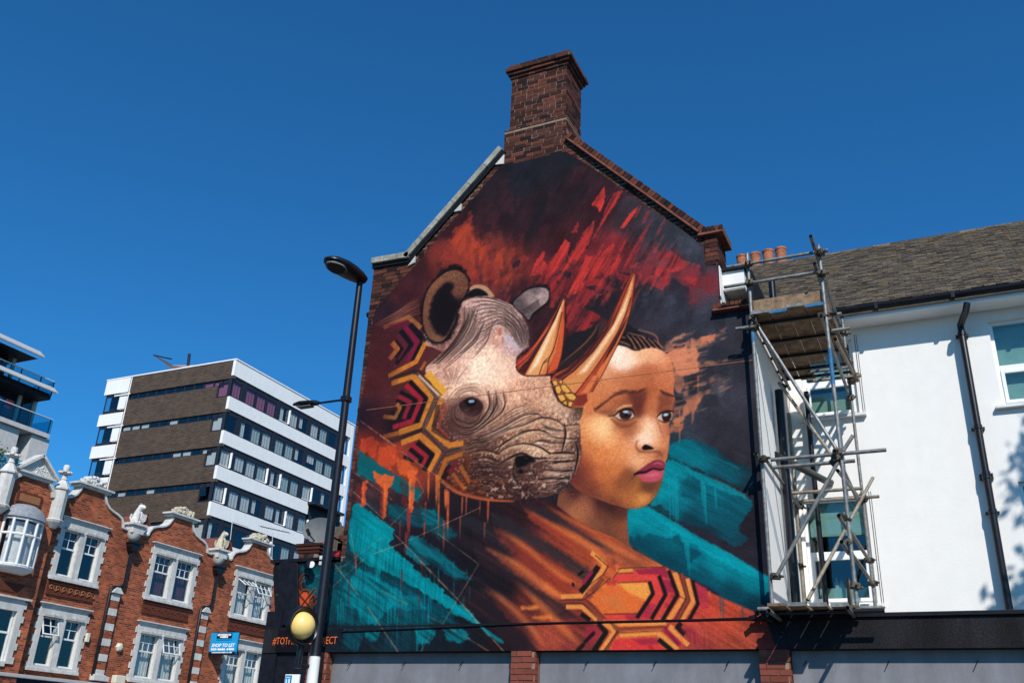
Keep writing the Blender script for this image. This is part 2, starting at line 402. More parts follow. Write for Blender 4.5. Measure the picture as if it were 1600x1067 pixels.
    def shade(s, pts, ctl, a=1, soft=.8, rag=0, smooth=True, pw=2.0, grain=0, ragk=6):
        m = s.mask(pts, soft, rag, ragk, smooth)
        w, al = m
        f = s.field(w, ctl, pw)
        if grain:
            x0, x1, y0, y1 = w[:4]
            f = f * (1 + grain * .5 * s.fine[y0:y1, x0:x1, None] + grain * .5 * s.n[3][y0:y1, x0:x1, None])
        s.put(w, al * a, f)
        return w, al
    def tone(s, pts, fld, amt, soft=4):
        w, al = s.mask(pts, soft); x0, x1, y0, y1 = w[:4]
        s.c[y0:y1, x0:x1] *= (1 + amt * al * s.n[fld][y0:y1, x0:x1])[..., None]
    def stroke(s, pts, wid, col, a=1, soft=.6, smooth=True, tex=0, fade=0, butt=False):
        pts = np.asarray(pts, float).reshape(-1, 2)
        if smooth: pts = s.cr(pts, 5)
        n = len(pts); q = s.P(pts); k = s.sc(pts[n // 2])
        if np.isscalar(wid): wid = [wid, wid]
        ws = np.interp(np.linspace(0, 1, n), np.linspace(0, 1, len(wid)), wid) * k / 2
        so = max(soft * k, .55)
        w = s.win(q, ws.max() + so + 1)
        if w is None: return
        x0, x1, y0, y1, X, Y = w
        best = np.full(X.shape, 1e9, np.float32); al = np.zeros(X.shape, np.float32)
        for i in range(n - 1):
            ax, ay = q[i]; bx, by = q[i + 1]
            vx, vy = bx - ax, by - ay; L = vx * vx + vy * vy + 1e-9
            tr = ((X - ax) * vx + (Y - ay) * vy) / L; t = np.clip(tr, 0, 1)
            d = np.sqrt((X - ax - t * vx) ** 2 + (Y - ay - t * vy) ** 2) - (ws[i] * (1 - t) + ws[i + 1] * t)
            thin = np.clip((ws[i] * (1 - t) + ws[i + 1] * t) * 2 / .8, .15, 1)
            v = np.clip(.5 - d / (2 * so), 0, 1) * np.minimum(thin, 1)
            if butt:
                if i == 0: v = v * (tr >= 0)
                if i == n - 2: v = v * (tr <= 1)
            if fade:
                u = (i + t) / (n - 1)
                v = v * np.clip(np.minimum(u, 1 - u) / fade, 0, 1) if fade > 0 else v * np.clip((1 - u) / -fade, 0, 1)
            al = np.maximum(al, v)
        if tex:
            al = al * np.clip(1 + tex * s.n[6][y0:y1, x0:x1] * 1.2 - tex * .3, 0, 1)
        s.put(w, al * a, col)
    def fam(s, A, B, n, wid, col, a=.8, jit=.8, soft=.5, lo=0, hi=1, frag=0, hl=None):
        """n curves between curve A and curve B, hand-drawn wobble"""
        A = s.cr(A, 6); B = s.cr(B, 6)
        u = np.linspace(0, 1, 14)
        A = np.stack([np.interp(u, np.linspace(0, 1, len(A)), A[:, k]) for k in (0, 1)], 1)
        B = np.stack([np.interp(u, np.linspace(0, 1, len(B)), B[:, k]) for k in (0, 1)], 1)
        for i in range(n):
            t = lo + (hi - lo) * (i + .5 + s.rng.uniform(-.25, .25)) / n
            p = A * (1 - t) + B * t + s.rng.normal(0, jit, A.shape) * .6
            i0 = s.rng.integers(0, 4) if frag else 0; i1 = 14 - (s.rng.integers(0, 5) if frag else 0)
            w = wid * s.rng.uniform(.7, 1.3)
            if hl is not None: s.stroke(p[i0:i1:2] + (.4, 1.7), [w * .4, w * 1.3, w * 1.3, w * .3], hl, a * .5, 1.0)
            s.stroke(p[i0:i1:2] if (i1 - i0) > 5 else p[i0:i1], [w * .4, w, w * .9, w * .3], col, a * s.rng.uniform(.7, 1), soft)
def ZM(x0, y0, k):
    return lambda *v: [(x0 + v[i] / k, y0 + v[i + 1] / k) for i in range(0, len(v), 2)]
def paint_mural(p):
    rng = p.rng
    A = ZM(560, 400, 5.335); B = ZM(740, 400, 5.335); Cz = ZM(580, 570, 5.335); Dz = ZM(740, 560, 5.335)
    Ez = ZM(740, 660, 5.335); Fz = ZM(900, 520, 5.335); G = ZM(900, 660, 5.335); Hz = ZM(800, 420, 4.85)
    I = ZM(640, 230, 4.267); J = ZM(860, 280, 4.446); K = ZM(1000, 480, 4.848); L = ZM(520, 680, 3.137)
    Mz = ZM(720, 780, 4.446); N = ZM(860, 820, 5.335); O = ZM(960, 680, 3.812); Q = ZM(560, 470, 3.441)
    full = [(380, 1100), (380, 380), (780, 100), (1000, 100), (1400, 340), (1400, 1100)]
    # ---------- ground colours ----------
    ctl = [(820, 270, 34, 35, 44), (880, 250, 32, 33, 41), (760, 300, 43, 31, 37), (700, 350, 58, 28, 34), (790, 330, 46, 28, 35),
           (860, 310, 40, 31, 38), (840, 350, 48, 28, 34), (900, 290, 50, 30, 36), (930, 330, 60, 30, 36), (880, 380, 64, 28, 33),
           (650, 420, 62, 28, 33), (620, 460, 68, 30, 34), (600, 480, 45, 28, 38), (690, 400, 120, 44, 38), (740, 410, 130, 48, 38),
           (790, 420, 135, 48, 38), (760, 440, 100, 38, 36), (800, 460, 70, 34, 38), (850, 430, 88, 32, 35), (900, 440, 96, 32, 36),
           (930, 410, 108, 34, 38), (960, 380, 110, 36, 40), (980, 350, 60, 44, 50), (1020, 350, 58, 56, 64), (1060, 370, 58, 58, 66),
           (1090, 400, 55, 56, 65), (960, 450, 76, 32, 38), (1010, 470, 44, 42, 50), (1040, 420, 150, 42, 44), (1090, 450, 110, 40, 46),
           (1060, 480, 56, 56, 66), (1110, 500, 58, 58, 68), (1110, 560, 50, 50, 60), (1160, 560, 54, 52, 60), (1140, 620, 60, 58, 66),
           (1100, 630, 58, 56, 64), (1170, 680, 50, 47, 54), (1150, 720, 44, 40, 48), (1180, 800, 40, 36, 44), (1150, 850, 42, 36, 46),
           (900, 500, 70, 32, 36), (850, 500, 58, 30, 34), (600, 540, 80, 32, 34), (590, 590, 92, 36, 36), (610, 620, 88, 38, 38),
           (580, 650, 38, 24, 36), (610, 660, 32, 24, 34), (575, 690, 110, 40, 34), (600, 710, 150, 52, 34), (640, 740, 130, 50, 36),
           (560, 750, 60, 40, 44), (620, 790, 52, 36, 44), (700, 800, 42, 30, 38), (640, 850, 32, 28, 38), (760, 820, 36, 27, 33),
           (740, 880, 28, 25, 34), (760, 950, 30, 26, 34), (700, 900, 26, 28, 38), (560, 830, 20, 60, 70), (600, 900, 10, 70, 80),
           (560, 960, 22, 40, 50), (640, 960, 14, 50, 60), (540, 1010, 24, 34, 44), (700, 1000, 22, 30, 40), (480, 900, 30, 28, 36),
           (440, 900, 30, 30, 38), (470, 1000, 24, 22, 30), (800, 1000, 40, 28, 32), (1250, 1000, 42, 40, 46), (1400, 1000, 40, 40, 46),
           (1130, 780, 40, 40, 48), (1050, 750, 20, 60, 70)]
    p.shade(full, ctl, smooth=False, soft=1, pw=1.6, grain=.03)
    p.c *= (1 + .10 * p.n[25] + .07 * p.n[12] + .05 * p.n[50])[..., None]
    # dark grey blocks
    for z, c, a in ((I(600, 220, 660, 215, 660, 330, 700, 345, 690, 440, 600, 430), (66, 34, 40), .55), (I(450, 350, 560, 340, 540, 520, 440, 500), (66, 34, 40), .5),
                    (I(740, 430, 830, 400, 800, 560, 720, 600), (62, 34, 40), .5), (I(930, 300, 1040, 290, 990, 430, 900, 430), (62, 34, 40), .6),
                    (I(1100, 120, 1180, 130, 1120, 260, 1060, 270), (70, 36, 42), .6), (I(870, 520, 940, 510, 900, 640, 850, 640), (70, 32, 36), .6),
                    (I(690, 270, 830, 250, 800, 400, 700, 400), (34, 34, 44), .6), (I(820, 420, 900, 400, 860, 560, 790, 600), (34, 34, 44), .6),
                    (I(1040, 300, 1180, 280, 1180, 350, 1050, 370), (38, 36, 46), .5),
                    (J(720, 290, 840, 270, 880, 420, 760, 500, 690, 440), (48, 50, 60), .7), (J(860, 380, 1000, 420, 1060, 520, 900, 520), (70, 72, 82), .7),
                    (J(500, 130, 640, 110, 560, 250, 470, 240), (62, 62, 72), .6), (J(640, 740, 900, 730, 880, 860, 720, 900, 640, 850), (72, 72, 84), .5),
                    (J(840, 680, 970, 760, 920, 920, 820, 760), (40, 40, 50), .8), (J(990, 800, 1150, 790, 1150, 900, 1010, 940), (70, 70, 80), .6),
                    (K(560, 500, 690, 530, 620, 690, 520, 640), (84, 82, 92), .6), (K(530, 300, 640, 300, 700, 420, 520, 420), (46, 46, 56), .6),
                    (K(640, 560, 800, 580, 790, 700, 640, 690), (68, 64, 74), .5), (K(470, 690, 580, 650, 600, 760, 480, 760), (44, 44, 54), .6),
                    (K(100, 40, 330, 20, 340, 120, 120, 170), (62, 62, 72), .5), (K(570, 400, 720, 440, 700, 500, 560, 490), (62, 60, 70), .5)):
        p.poly(z, c, a, 2, 2, tex=.5)
    # orange haze upper-left, blocks
    OR = (172, 62, 40)
    for z, c, a in ((I(300, 540, 380, 490, 400, 420, 420, 430, 430, 640, 470, 640, 510, 560, 540, 570, 520, 700, 560, 800, 600, 690, 700, 670, 690, 800, 720, 850, 640, 920, 560, 900, 470, 900, 300, 780, 210, 740), (150, 52, 40), .75),
                    (I(310, 560, 410, 500, 420, 640, 480, 660, 520, 580, 510, 700, 450, 790, 330, 720, 270, 640), OR, .7),
                    (I(600, 690, 695, 675, 690, 800, 600, 830, 550, 800), OR, .75), (I(700, 800, 760, 720, 790, 740, 740, 830), (180, 56, 46), .7),
                    (I(560, 880, 640, 840, 740, 850, 700, 940, 620, 960), (150, 58, 40), .5), (I(590, 625, 650, 628, 640, 650, 590, 650), (120, 44, 36), .6)):
        p.poly(z, c, a, 2.5, 3, tex=.5)
    # red slanted strokes
    RD = (190, 50, 44); R2 = (158, 42, 42); R3 = (140, 38, 42)
    for z, c, a in ((I(805, 860, 840, 760, 895, 690, 905, 700, 890, 755, 915, 780, 880, 850), RD, .9), (I(930, 780, 1040, 620, 1070, 640, 1050, 720, 1010, 780, 900, 880), RD, .8),
                    (I(1050, 760, 1220, 500, 1235, 510, 1200, 640, 1090, 790), RD, .85), (I(1080, 570, 1120, 500, 1130, 510, 1110, 560), R2, .8),
                    (I(1215, 380, 1275, 290, 1300, 270, 1290, 400), RD, .9), (I(900, 800, 1040, 770, 1110, 800, 1000, 830, 900, 880), R2, .7),
                    (J(290, 185, 375, 45, 380, 140, 360, 195, 340, 230, 330, 190), (210, 54, 48), .95), (J(390, 190, 450, 90, 500, 85, 460, 160, 400, 250, 300, 410, 270, 430, 350, 300), (200, 50, 46), .85),
                    (J(485, 340, 550, 240, 605, 195, 580, 250, 510, 340), (210, 54, 48), .9), (J(635, 320, 660, 230, 700, 215, 670, 290), R2, .7),
                    (J(115, 560, 230, 370, 305, 285, 290, 360, 250, 470, 190, 560), RD, .85), (J(150, 375, 190, 300, 200, 310, 185, 370), R3, .8),
                    (J(0, 590, 100, 420, 130, 450, 100, 560, 30, 640, 0, 640), RD, .8), (J(510, 600, 560, 500, 640, 370, 665, 360, 600, 540, 560, 620), R2, .85),
                    (J(200, 640, 250, 530, 300, 540, 350, 500, 300, 590, 430, 440, 460, 470, 400, 570, 300, 680, 180, 800, 120, 800), RD, .85),
                    (J(380, 660, 440, 580, 480, 520, 490, 560, 430, 660, 370, 700), RD, .9), (J(540, 610, 620, 570, 590, 620), RD, .9),
                    (J(100, 800, 230, 650, 260, 660, 130, 830), (196, 56, 44), .8), (J(110, 890, 280, 690, 380, 700, 250, 870, 120, 1010), R2, .75),
                    (J(180, 1060, 270, 910, 350, 950, 260, 1060), R2, .8), (J(280, 780, 420, 770, 300, 840), R2, .6), (J(250, 880, 360, 870, 340, 900, 260, 910), R2, .6),
                    (J(0, 690, 100, 640, 60, 720, 0, 800), R3, .7), (J(0, 800, 60, 760, 20, 870, 0, 890), R3, .7), (J(450, 630, 560, 640, 540, 720, 470, 690), R3, .7),
                    (J(100, 1010, 240, 890, 290, 890, 200, 1010, 130, 1060), R3, .7),
                    (J(600, 640, 640, 560, 760, 520, 850, 510, 920, 560, 1040, 600, 1040, 660, 1000, 740, 960, 720, 850, 680, 780, 770, 710, 740, 700, 680, 640, 740), (158, 46, 48), .85),
                    (J(740, 570, 830, 560, 860, 640, 800, 700, 720, 680), (205, 56, 50), .6), (J(860, 610, 1030, 620, 1000, 720, 900, 680), (180, 48, 48), .6),
                    (J(960, 870, 1010, 740, 1050, 690, 1150, 700, 1060, 800, 1000, 870), (112, 42, 46), .7)):
        p.poly(z, c, a, .9, .8, 3, tex=.55, fld='U')
    p.tone([(700, 260), (1000, 260), (1110, 400), (1010, 520), (840, 560), (700, 440)], 'U', .09, 20)
    for z in (J(260, 745, 320, 740, 420, 790, 330, 800), J(370, 690, 430, 660, 510, 730, 480, 770, 400, 740), J(60, 640, 140, 650, 120, 690, 100, 670), J(270, 830, 330, 830, 350, 850, 280, 850),
              J(230, 880, 360, 890, 330, 910, 250, 910), J(465, 640, 540, 650, 560, 670, 500, 665), J(300, 850, 400, 850, 420, 1000, 350, 960), J(270, 990, 390, 990, 370, 1010, 280, 1010),
              J(430, 790, 490, 770, 420, 960, 380, 900), B(680, 160, 740, 120, 810, 140, 800, 190, 740, 170), B(690, 210, 750, 220, 740, 240, 700, 235),
              B(930, 250, 1020, 260, 1010, 285, 930, 270), B(990, 330, 1067, 330, 1067, 390, 990, 360), B(920, 420, 1010, 410, 1067, 450, 1067, 480, 930, 440), B(860, 80, 920, 30, 900, 90, 860, 110), B(330, 60, 400, 20, 370, 90, 320, 110)):
        p.poly(z, (36, 34, 42), .85, 1, 1.0, 3, tex=.5, fld='D')
    for i in range(150):
        t = rng.uniform(0, 1); x = 800 + 230 * t + rng.uniform(-30, 30); y = 455 - 120 * t * rng.uniform(.2, 1) + rng.uniform(-10, 60)
        if y > 520 or y < 300: continue
        l_ = rng.uniform(10, 42); c = [(190, 48, 44), (150, 40, 42), (40, 32, 40), (108, 34, 38), (206, 60, 50), (32, 30, 38)][rng.integers(0, 6)]
        p.stroke([(x, y), (x + l_ * .28, y - l_ * .5), (x + l_ * .55, y - l_)], [rng.uniform(3, 8), rng.uniform(3, 7), 1], c, .42, .7, tex=.6, butt=True)
    for i in range(110):
        x = rng.uniform(655, 830); y = rng.uniform(300, 450)
        if (x - 640) * .95 + (y - 430) < 15: continue
        w_ = rng.uniform(6, 16); h_ = rng.uniform(10, 30); c = [(120, 44, 38), (160, 58, 40), (60, 30, 36), (44, 28, 36), (88, 36, 36)][rng.integers(0, 5)]
        if y < 360 and c[0] > 100: c = (52, 30, 36)
        p.poly([(x, y), (x + w_, y - 3), (x + w_ - 1, y + h_), (x + 2, y + h_ + 4)], c, .38, 1.4, .6, 3, tex=.6, fld='U')
    for i in range(70):
        x = rng.uniform(980, 1160); y = rng.uniform(330, 690)
        if (x - 880) * .72 + 235 > y + 5 or (x < 1060 and y > 520): continue
        w_ = rng.uniform(8, 24); h_ = rng.uniform(8, 24); c = [(70, 70, 80), (44, 44, 54), (58, 58, 68), (36, 36, 44)][rng.integers(0, 4)]
        p.poly([(x, y), (x + w_, y - w_ * .2), (x + w_ - 2, y + h_), (x - 1, y + h_ + 3)], c, .35, 1.4, .8, 3, tex=.6, fld='U')
    # ---------- teal, right ----------
    T1 = (0, 128, 136); T2 = (0, 100, 110); T3 = (4, 66, 80); DK = (34, 28, 38)
    tc = [(1050, 690, 0, 96, 106), (1090, 720, 4, 100, 110), (1130, 740, 6, 80, 92), (1180, 770, 22, 50, 60), (1110, 690, 10, 70, 82), (1150, 710, 24, 48, 58)]
    p.shade(O(330, 60, 430, 20, 560, 60, 740, 170, 810, 190, 830, 310, 780, 330, 560, 230, 420, 170, 330, 130), tc, .95, 3, 1.5, ragk=3)
    p.poly(O(330, 100, 430, 30, 520, 80, 540, 170, 380, 130), T2, .7, 2, 1.2, 3, tex=.8, fld='D')
    p.poly(O(560, 110, 760, 190, 740, 200, 560, 130), T2, .6, 2, 1.2, 3, tex=.8, fld='D')
    tc = [(1040, 740, 0, 128, 136), (1080, 730, 0, 118, 126), (1060, 760, 2, 112, 120), (1090, 750, 6, 82, 94), (1120, 760, 0, 100, 110), (1150, 780, 4, 84, 96),
          (1110, 800, 4, 80, 92), (1050, 790, 2, 96, 106), (1080, 820, 10, 58, 70), (1150, 820, 6, 78, 90), (1160, 845, 16, 60, 72), (1100, 840, 24, 44, 56), (1030, 775, 0, 120, 128)]
    p.shade(O(310, 160, 400, 170, 560, 260, 700, 330, 780, 370, 820, 400, 790, 470, 740, 560, 790, 620, 720, 660, 640, 620, 520, 560, 400, 510, 280, 420, 220, 400), tc, .96, 1.5, 1.6, ragk=3)
    p.poly(O(390, 280, 430, 240, 500, 270, 520, 330, 480, 390, 400, 360), (4, 74, 86), .7, 3, 4)
    p.poly(O(590, 230, 790, 350, 790, 380, 580, 290), (70, 40, 48), .6, 3, 3)
    p.poly(O(400, 180, 600, 250, 760, 340, 800, 380, 700, 350, 520, 280), T1, .75, 2, 1.2, 3, tex=.6, fld='D')
    p.poly(O(300, 200, 380, 180, 420, 250, 380, 330, 280, 400, 240, 380), T1, .5, 4, 1.2, 3, tex=.8, fld='D')
    # lower big beam
    tc = [(985, 810, 0, 130, 138), (1010, 830, 0, 122, 130), (1050, 850, 0, 128, 136), (1000, 850, 4, 74, 88), (1040, 880, 4, 66, 80), (1080, 870, 0, 100, 112),
          (1120, 880, 0, 122, 130), (1170, 900, 0, 116, 124), (1195, 905, 0, 112, 120), (1100, 900, 4, 76, 90), (1150, 930, 4, 64, 78), (1090, 930, 6, 54, 70), (1180, 950, 6, 48, 62), (1060, 900, 4, 60, 74)]
    p.shade(O(70, 440, 200, 420, 330, 500, 500, 600, 700, 710, 960, 870, 960, 1080, 800, 1060, 560, 900, 300, 780, 85, 645), tc, 1, 1.0, .6, smooth=False)
    p.poly(O(85, 640, 95, 600, 120, 620, 140, 590, 170, 610, 200, 580, 260, 600, 330, 610, 380, 590, 420, 650, 520, 700, 420, 790, 300, 770), (4, 60, 74), .75, 2, 1.2, 3, tex=.4, fld='D')
    p.poly(O(200, 420, 330, 500, 500, 600, 700, 710, 930, 850, 930, 880, 700, 790, 520, 680, 400, 590, 200, 470), (0, 140, 148), .6, 2, 1.2, 3, tex=.9, fld='D')
    p.tone([(1040, 660), (1210, 720), (1210, 960), (985, 850), (980, 800)], 'D', .12, 10)
    for x, y0, y1 in ((325, 250, 520), (345, 260, 500), (360, 240, 560), (372, 260, 540), (518, 270, 420), (530, 280, 470), (540, 300, 530), (600, 320, 440), (418, 620, 730), (430, 620, 800), (440, 620, 830), (335, 560, 630)):
        p.stroke(O(x, y0, x + 4, (y0 + y1) / 2, x + 8, y1), [2.6, 1.8, .8], (10, 140, 148), .75, .5)
    # ---------- orange flame strokes right of the face ----------
    FO = (224, 128, 88)
    for z, c, a in ((K(190, 340, 380, 300, 390, 240, 450, 235, 440, 330, 440, 480, 330, 530, 270, 500, 250, 420), FO, .9), (K(130, 290, 380, 265, 570, 205, 575, 260, 400, 300, 200, 340), (205, 120, 84), .7),
                    (K(120, 280, 240, 250, 320, 200, 410, 180, 380, 200, 260, 260), (190, 125, 90), .6), (K(470, 230, 570, 200, 570, 250, 480, 265), (220, 125, 86), .85),
                    (K(590, 170, 650, 155, 640, 190, 600, 190), (150, 90, 70), .6), (K(440, 430, 600, 390, 620, 410, 460, 460), (190, 120, 90), .5),
                    (K(260, 500, 340, 520, 330, 600, 300, 650, 255, 620), (196, 110, 76), .75), (K(340, 600, 375, 580, 360, 660, 330, 680), (170, 95, 70), .7),
                    (K(350, 700, 440, 640, 540, 610, 530, 650, 460, 690, 420, 780, 350, 830, 260, 920, 220, 950, 250, 850, 320, 810), (205, 115, 75), .85), (K(585, 530, 630, 525, 630, 570, 590, 565), (150, 90, 68), .7),
                    (K(240, 760, 300, 760, 300, 800, 250, 820), (140, 80, 60), .7), (K(230, 880, 330, 880, 300, 940, 230, 960), (190, 100, 66), .8)):
        p.poly(z, c, a, 1.8, 2.5, tex=.55)
    for z in (K(250, 300, 330, 290, 310, 310, 240, 315), K(255, 670, 330, 680, 350, 720, 270, 750), K(360, 540, 440, 520, 430, 660, 380, 690, 370, 600), K(210, 345, 180, 350, 230, 330), K(300, 540, 330, 530, 310, 590)):
        p.poly(z, (40, 36, 42), .8, 1.5, 2.5, tex=.4)
    for x, y0, y1 in ((430, 330, 400), (440, 520, 640), (395, 760, 880), (405, 780, 860), (300, 930, 1020), (300, 780, 900)):
        p.stroke(K(x, y0, x, y1), [2, 1], (205, 115, 75), .7)
    for i in range(46):
        x0 = rng.uniform(1040, 1110); y = rng.uniform(525, 650); l_ = rng.uniform(12, 46)
        p.stroke([(x0, y), (x0 + l_ * .5, y - l_ * .12), (x0 + l_, y - l_ * .3)], [2, rng.uniform(3, 7), 1], [(214, 124, 84), (176, 100, 72), (60, 46, 48), (232, 150, 108)][rng.integers(0, 4)], .4, 1.2, tex=.7)
    for i in range(16):
        y = 300 + i * 12; x0 = rng.uniform(130, 300)
        p.stroke(K(x0, y + 20, x0 + 120, y, x0 + rng.uniform(200, 330), y - 28), [1, 2.2, .6], (214, 130, 92), .5, .6)
    # ---------- hair of the portrait ----------
    p.poly([(862, 560), (880, 530), (930, 510), (975, 505), (1000, 520), (1022, 540), (1000, 548), (975, 545), (960, 560), (900, 600), (860, 600)], (36, 32, 36), 1, 1.5, 2, smooth=True)
    for i in range(10):
        t = i / 9
        p.stroke([(850 + 6 * i, 590 - 9 * t), (885 + 5 * i, 560 - 32 * t), (930 + 5 * t, 528 - 22 * t), (960, 515 - 10 * t)], [1.2, 1.6, 1.0], (112, 66, 52), .55, .5)
        p.stroke([(850 + 6 * i, 593 - 9 * t), (885 + 5 * i, 563 - 32 * t), (930 + 5 * t, 531 - 22 * t)], [1.5, 2.6, 1.5], (24, 22, 28), .8, .6)
    for i in range(7):
        p.stroke([(950 + 8 * i, 530 - 2.5 * i), (976 + 8 * i, 536 - 2 * i), (1000 + 5 * i, 548 - i)], [1, 1.6, 1.2], (190, 110, 78) if i % 2 == 0 else (22, 20, 26), .8, .5)
    # ---------- face ----------
    face = Fz(330, 130, 355, 100, 420, 112, 480, 138, 530, 142, 640, 118, 720, 148, 780, 205, 812, 280, 820, 400, 814, 500, 826, 550, 806, 615, 800, 700, 775, 760, 782, 850, 775, 950, 762, 1040) + \
        G(745, 330, 738, 390, 722, 470, 690, 560, 645, 635, 590, 690, 500, 716, 430, 715, 300, 682, 130, 617, 0, 552) + [(885, 750), (880, 690), (890, 620), (925, 575)]
    neck = G(-140, 540, 0, 545, 130, 610, 300, 680, 430, 712, 428, 800, 432, 900, 445, 1010, 480, 1060, 330, 960, 130, 880, 0, 815, -60, 790, -160, 700)
    p.shade(neck, [(880, 775, 120, 68, 50), (905, 800, 168, 96, 62), (915, 790, 150, 84, 56), (940, 780, 58, 28, 28), (955, 790, 52, 26, 28), (972, 803, 88, 44, 34), (945, 805, 105, 56, 40), (930, 820, 130, 74, 50),
                   (960, 830, 122, 66, 44), (976, 820, 140, 74, 46), (978, 845, 128, 68, 44), (950, 838, 108, 58, 42), (925, 835, 84, 44, 36), (905, 820, 150, 84, 54), (895, 765, 70, 34, 32)], 1, 1.2, smooth=False, grain=.03)
    fc = [(965, 556, 252, 214, 184), (972, 568, 252, 206, 172), (985, 558, 246, 190, 150), (1000, 553, 240, 170, 124), (1020, 552, 236, 158, 110), (1036, 560, 222, 138, 94), (1046, 580, 206, 118, 80),
          (950, 580, 226, 146, 104), (968, 590, 204, 120, 78), (990, 588, 196, 110, 70), (1010, 590, 196, 108, 70), (1030, 592, 206, 116, 76), (1046, 605, 200, 110, 72), (1016, 585, 188, 100, 64), (1018, 605, 178, 92, 58),
          (940, 605, 206, 122, 76), (960, 606, 212, 126, 80), (985, 604, 192, 106, 66), (1005, 615, 176, 92, 58), (925, 630, 208, 118, 72), (945, 632, 196, 108, 66), (970, 622, 190, 104, 64), (990, 622, 128, 62, 44), (998, 632, 112, 52, 40), (1000, 642, 128, 62, 44), (985, 630, 150, 80, 54),
          (1012, 630, 196, 106, 66), (1018, 645, 208, 118, 76), (1026, 618, 192, 106, 66), (1034, 626, 150, 78, 54), (1032, 640, 140, 68, 50), (1046, 628, 186, 104, 66), (1048, 640, 170, 92, 62),
          (945, 664, 246, 182, 122), (938, 672, 246, 178, 118), (925, 680, 228, 142, 84), (955, 690, 232, 146, 88), (970, 680, 222, 136, 84), (965, 668, 182, 98, 60), (985, 668, 186, 104, 66), (978, 660, 150, 80, 54),
          (915, 700, 206, 116, 66), (940, 710, 216, 124, 70), (965, 710, 222, 132, 78), (985, 700, 232, 150, 98), (905, 720, 164, 80, 54), (900, 740, 116, 52, 44), (915, 740, 150, 74, 52), (940, 740, 196, 104, 58), (965, 735, 208, 116, 64), (980, 745, 120, 64, 44), (975, 755, 140, 80, 48),
          (925, 762, 148, 76, 50), (950, 770, 180, 98, 56), (975, 775, 184, 106, 58), (1000, 783, 204, 126, 66), (1010, 775, 196, 118, 62), (990, 765, 170, 100, 54), (1010, 760, 128, 76, 46), (1022, 755, 120, 72, 46), (1025, 768, 160, 94, 54), (985, 788, 176, 100, 56), (960, 784, 150, 80, 50),
          (1033, 750, 138, 80, 52), (1016, 787, 170, 98, 52), (1000, 670, 230, 152, 104), (1008, 660, 240, 166, 118), (1014, 668, 254, 212, 176), (1017, 680, 254, 206, 168), (1006, 688, 252, 206, 172), (1002, 685, 252, 212, 182), (1022, 692, 240, 172, 128), (1030, 690, 226, 142, 96),
          (1040, 690, 204, 116, 74), (1043, 705, 194, 108, 68), (1038, 672, 176, 96, 64), (1028, 672, 226, 146, 100), (995, 696, 218, 134, 88), (998, 705, 176, 96, 62), (1012, 710, 192, 110, 68), (990, 712, 226, 148, 98), (1000, 722, 232, 158, 110), (1035, 712, 150, 82, 56), (1012, 716, 206, 126, 80), (1040, 718, 206, 124, 80)]
    p.shade(face, fc, 1, .8, smooth=False, pw=2.0, grain=.028)
    w, al = p.mask(face, 1.5); x0, x1, y0, y1 = w[:4]; v = p.c[y0:y1, x0:x1]; lu = v.mean(2, keepdims=True); v[:] = v + al[..., None] * ((v - lu) * .04 + (lu - 146) * .14)
    # modelling of the face: soft dark and light passes
    for z, c, a, so in ((Fz(440, 525, 520, 500, 590, 478, 580, 560, 545, 640, 525, 700, 490, 665, 465, 600), (92, 42, 34), .78, 6), (Fz(700, 515, 800, 530, 805, 600, 725, 622, 680, 665, 690, 575), (116, 56, 42), .65, 5),
                        (Fz(170, 650, 260, 610, 330, 560, 440, 540, 470, 600, 340, 640, 250, 690), (150, 80, 52), .5, 6), (Fz(400, 780, 500, 740, 520, 800, 470, 880, 400, 860), (158, 84, 54), .55, 9), (Fz(640, 560, 690, 570, 670, 690, 700, 780, 660, 740), (214, 124, 80), .4, 5),
                        (G(0, 330, 60, 420, 130, 520, 330, 640, 420, 700, 250, 680, 0, 560), (96, 46, 40), .62, 16), (G(560, 505, 690, 498, 680, 560, 610, 590, 550, 550), (92, 52, 36), .72, 7), (G(380, 440, 470, 420, 500, 470, 440, 580, 380, 560), (150, 82, 50), .5, 10), (G(690, 480, 720, 470, 690, 570, 640, 640, 640, 590), (126, 72, 46), .6, 6),
                        (G(430, 700, 560, 690, 640, 620, 660, 610, 600, 690, 500, 718), (140, 78, 44), .5, 5), (Fz(560, 300, 620, 280, 640, 420, 600, 470, 560, 430), (176, 94, 60), .45, 9), (Fz(300, 380, 480, 340, 560, 440, 380, 460), (190, 106, 66), .4, 10),
                        (Fz(160, 720, 260, 745, 330, 800, 300, 900, 180, 880, 110, 800), (255, 200, 140), .5, 14), (Fz(300, 150, 400, 150, 500, 220, 440, 290, 300, 270), (255, 228, 204), .55, 12), (Fz(540, 150, 660, 140, 740, 200, 700, 240, 560, 220), (250, 190, 146), .35, 10),
                        (Fz(590, 700, 640, 740, 680, 860, 640, 870, 590, 800), (248, 196, 150), .45, 8), (Fz(540, 890, 600, 876, 640, 890, 590, 920, 550, 925), (252, 214, 184), .55, 5), (G(470, 260, 600, 270, 620, 300, 520, 350, 460, 340), (248, 182, 132), .4, 8), (G(520, 620, 600, 600, 610, 650, 540, 670), (228, 146, 78), .5, 7), (Fz(800, 640, 830, 560, 820, 700, 780, 760, 782, 860, 760, 800), (150, 84, 58), .5, 4)):
        p.poly(z, c, a, so, smooth=True)
    # hairline
    p.stroke(Fz(355, 102, 420, 114, 480, 140, 530, 144), [1, 2, 3, 2], (34, 26, 30), .9, .8)
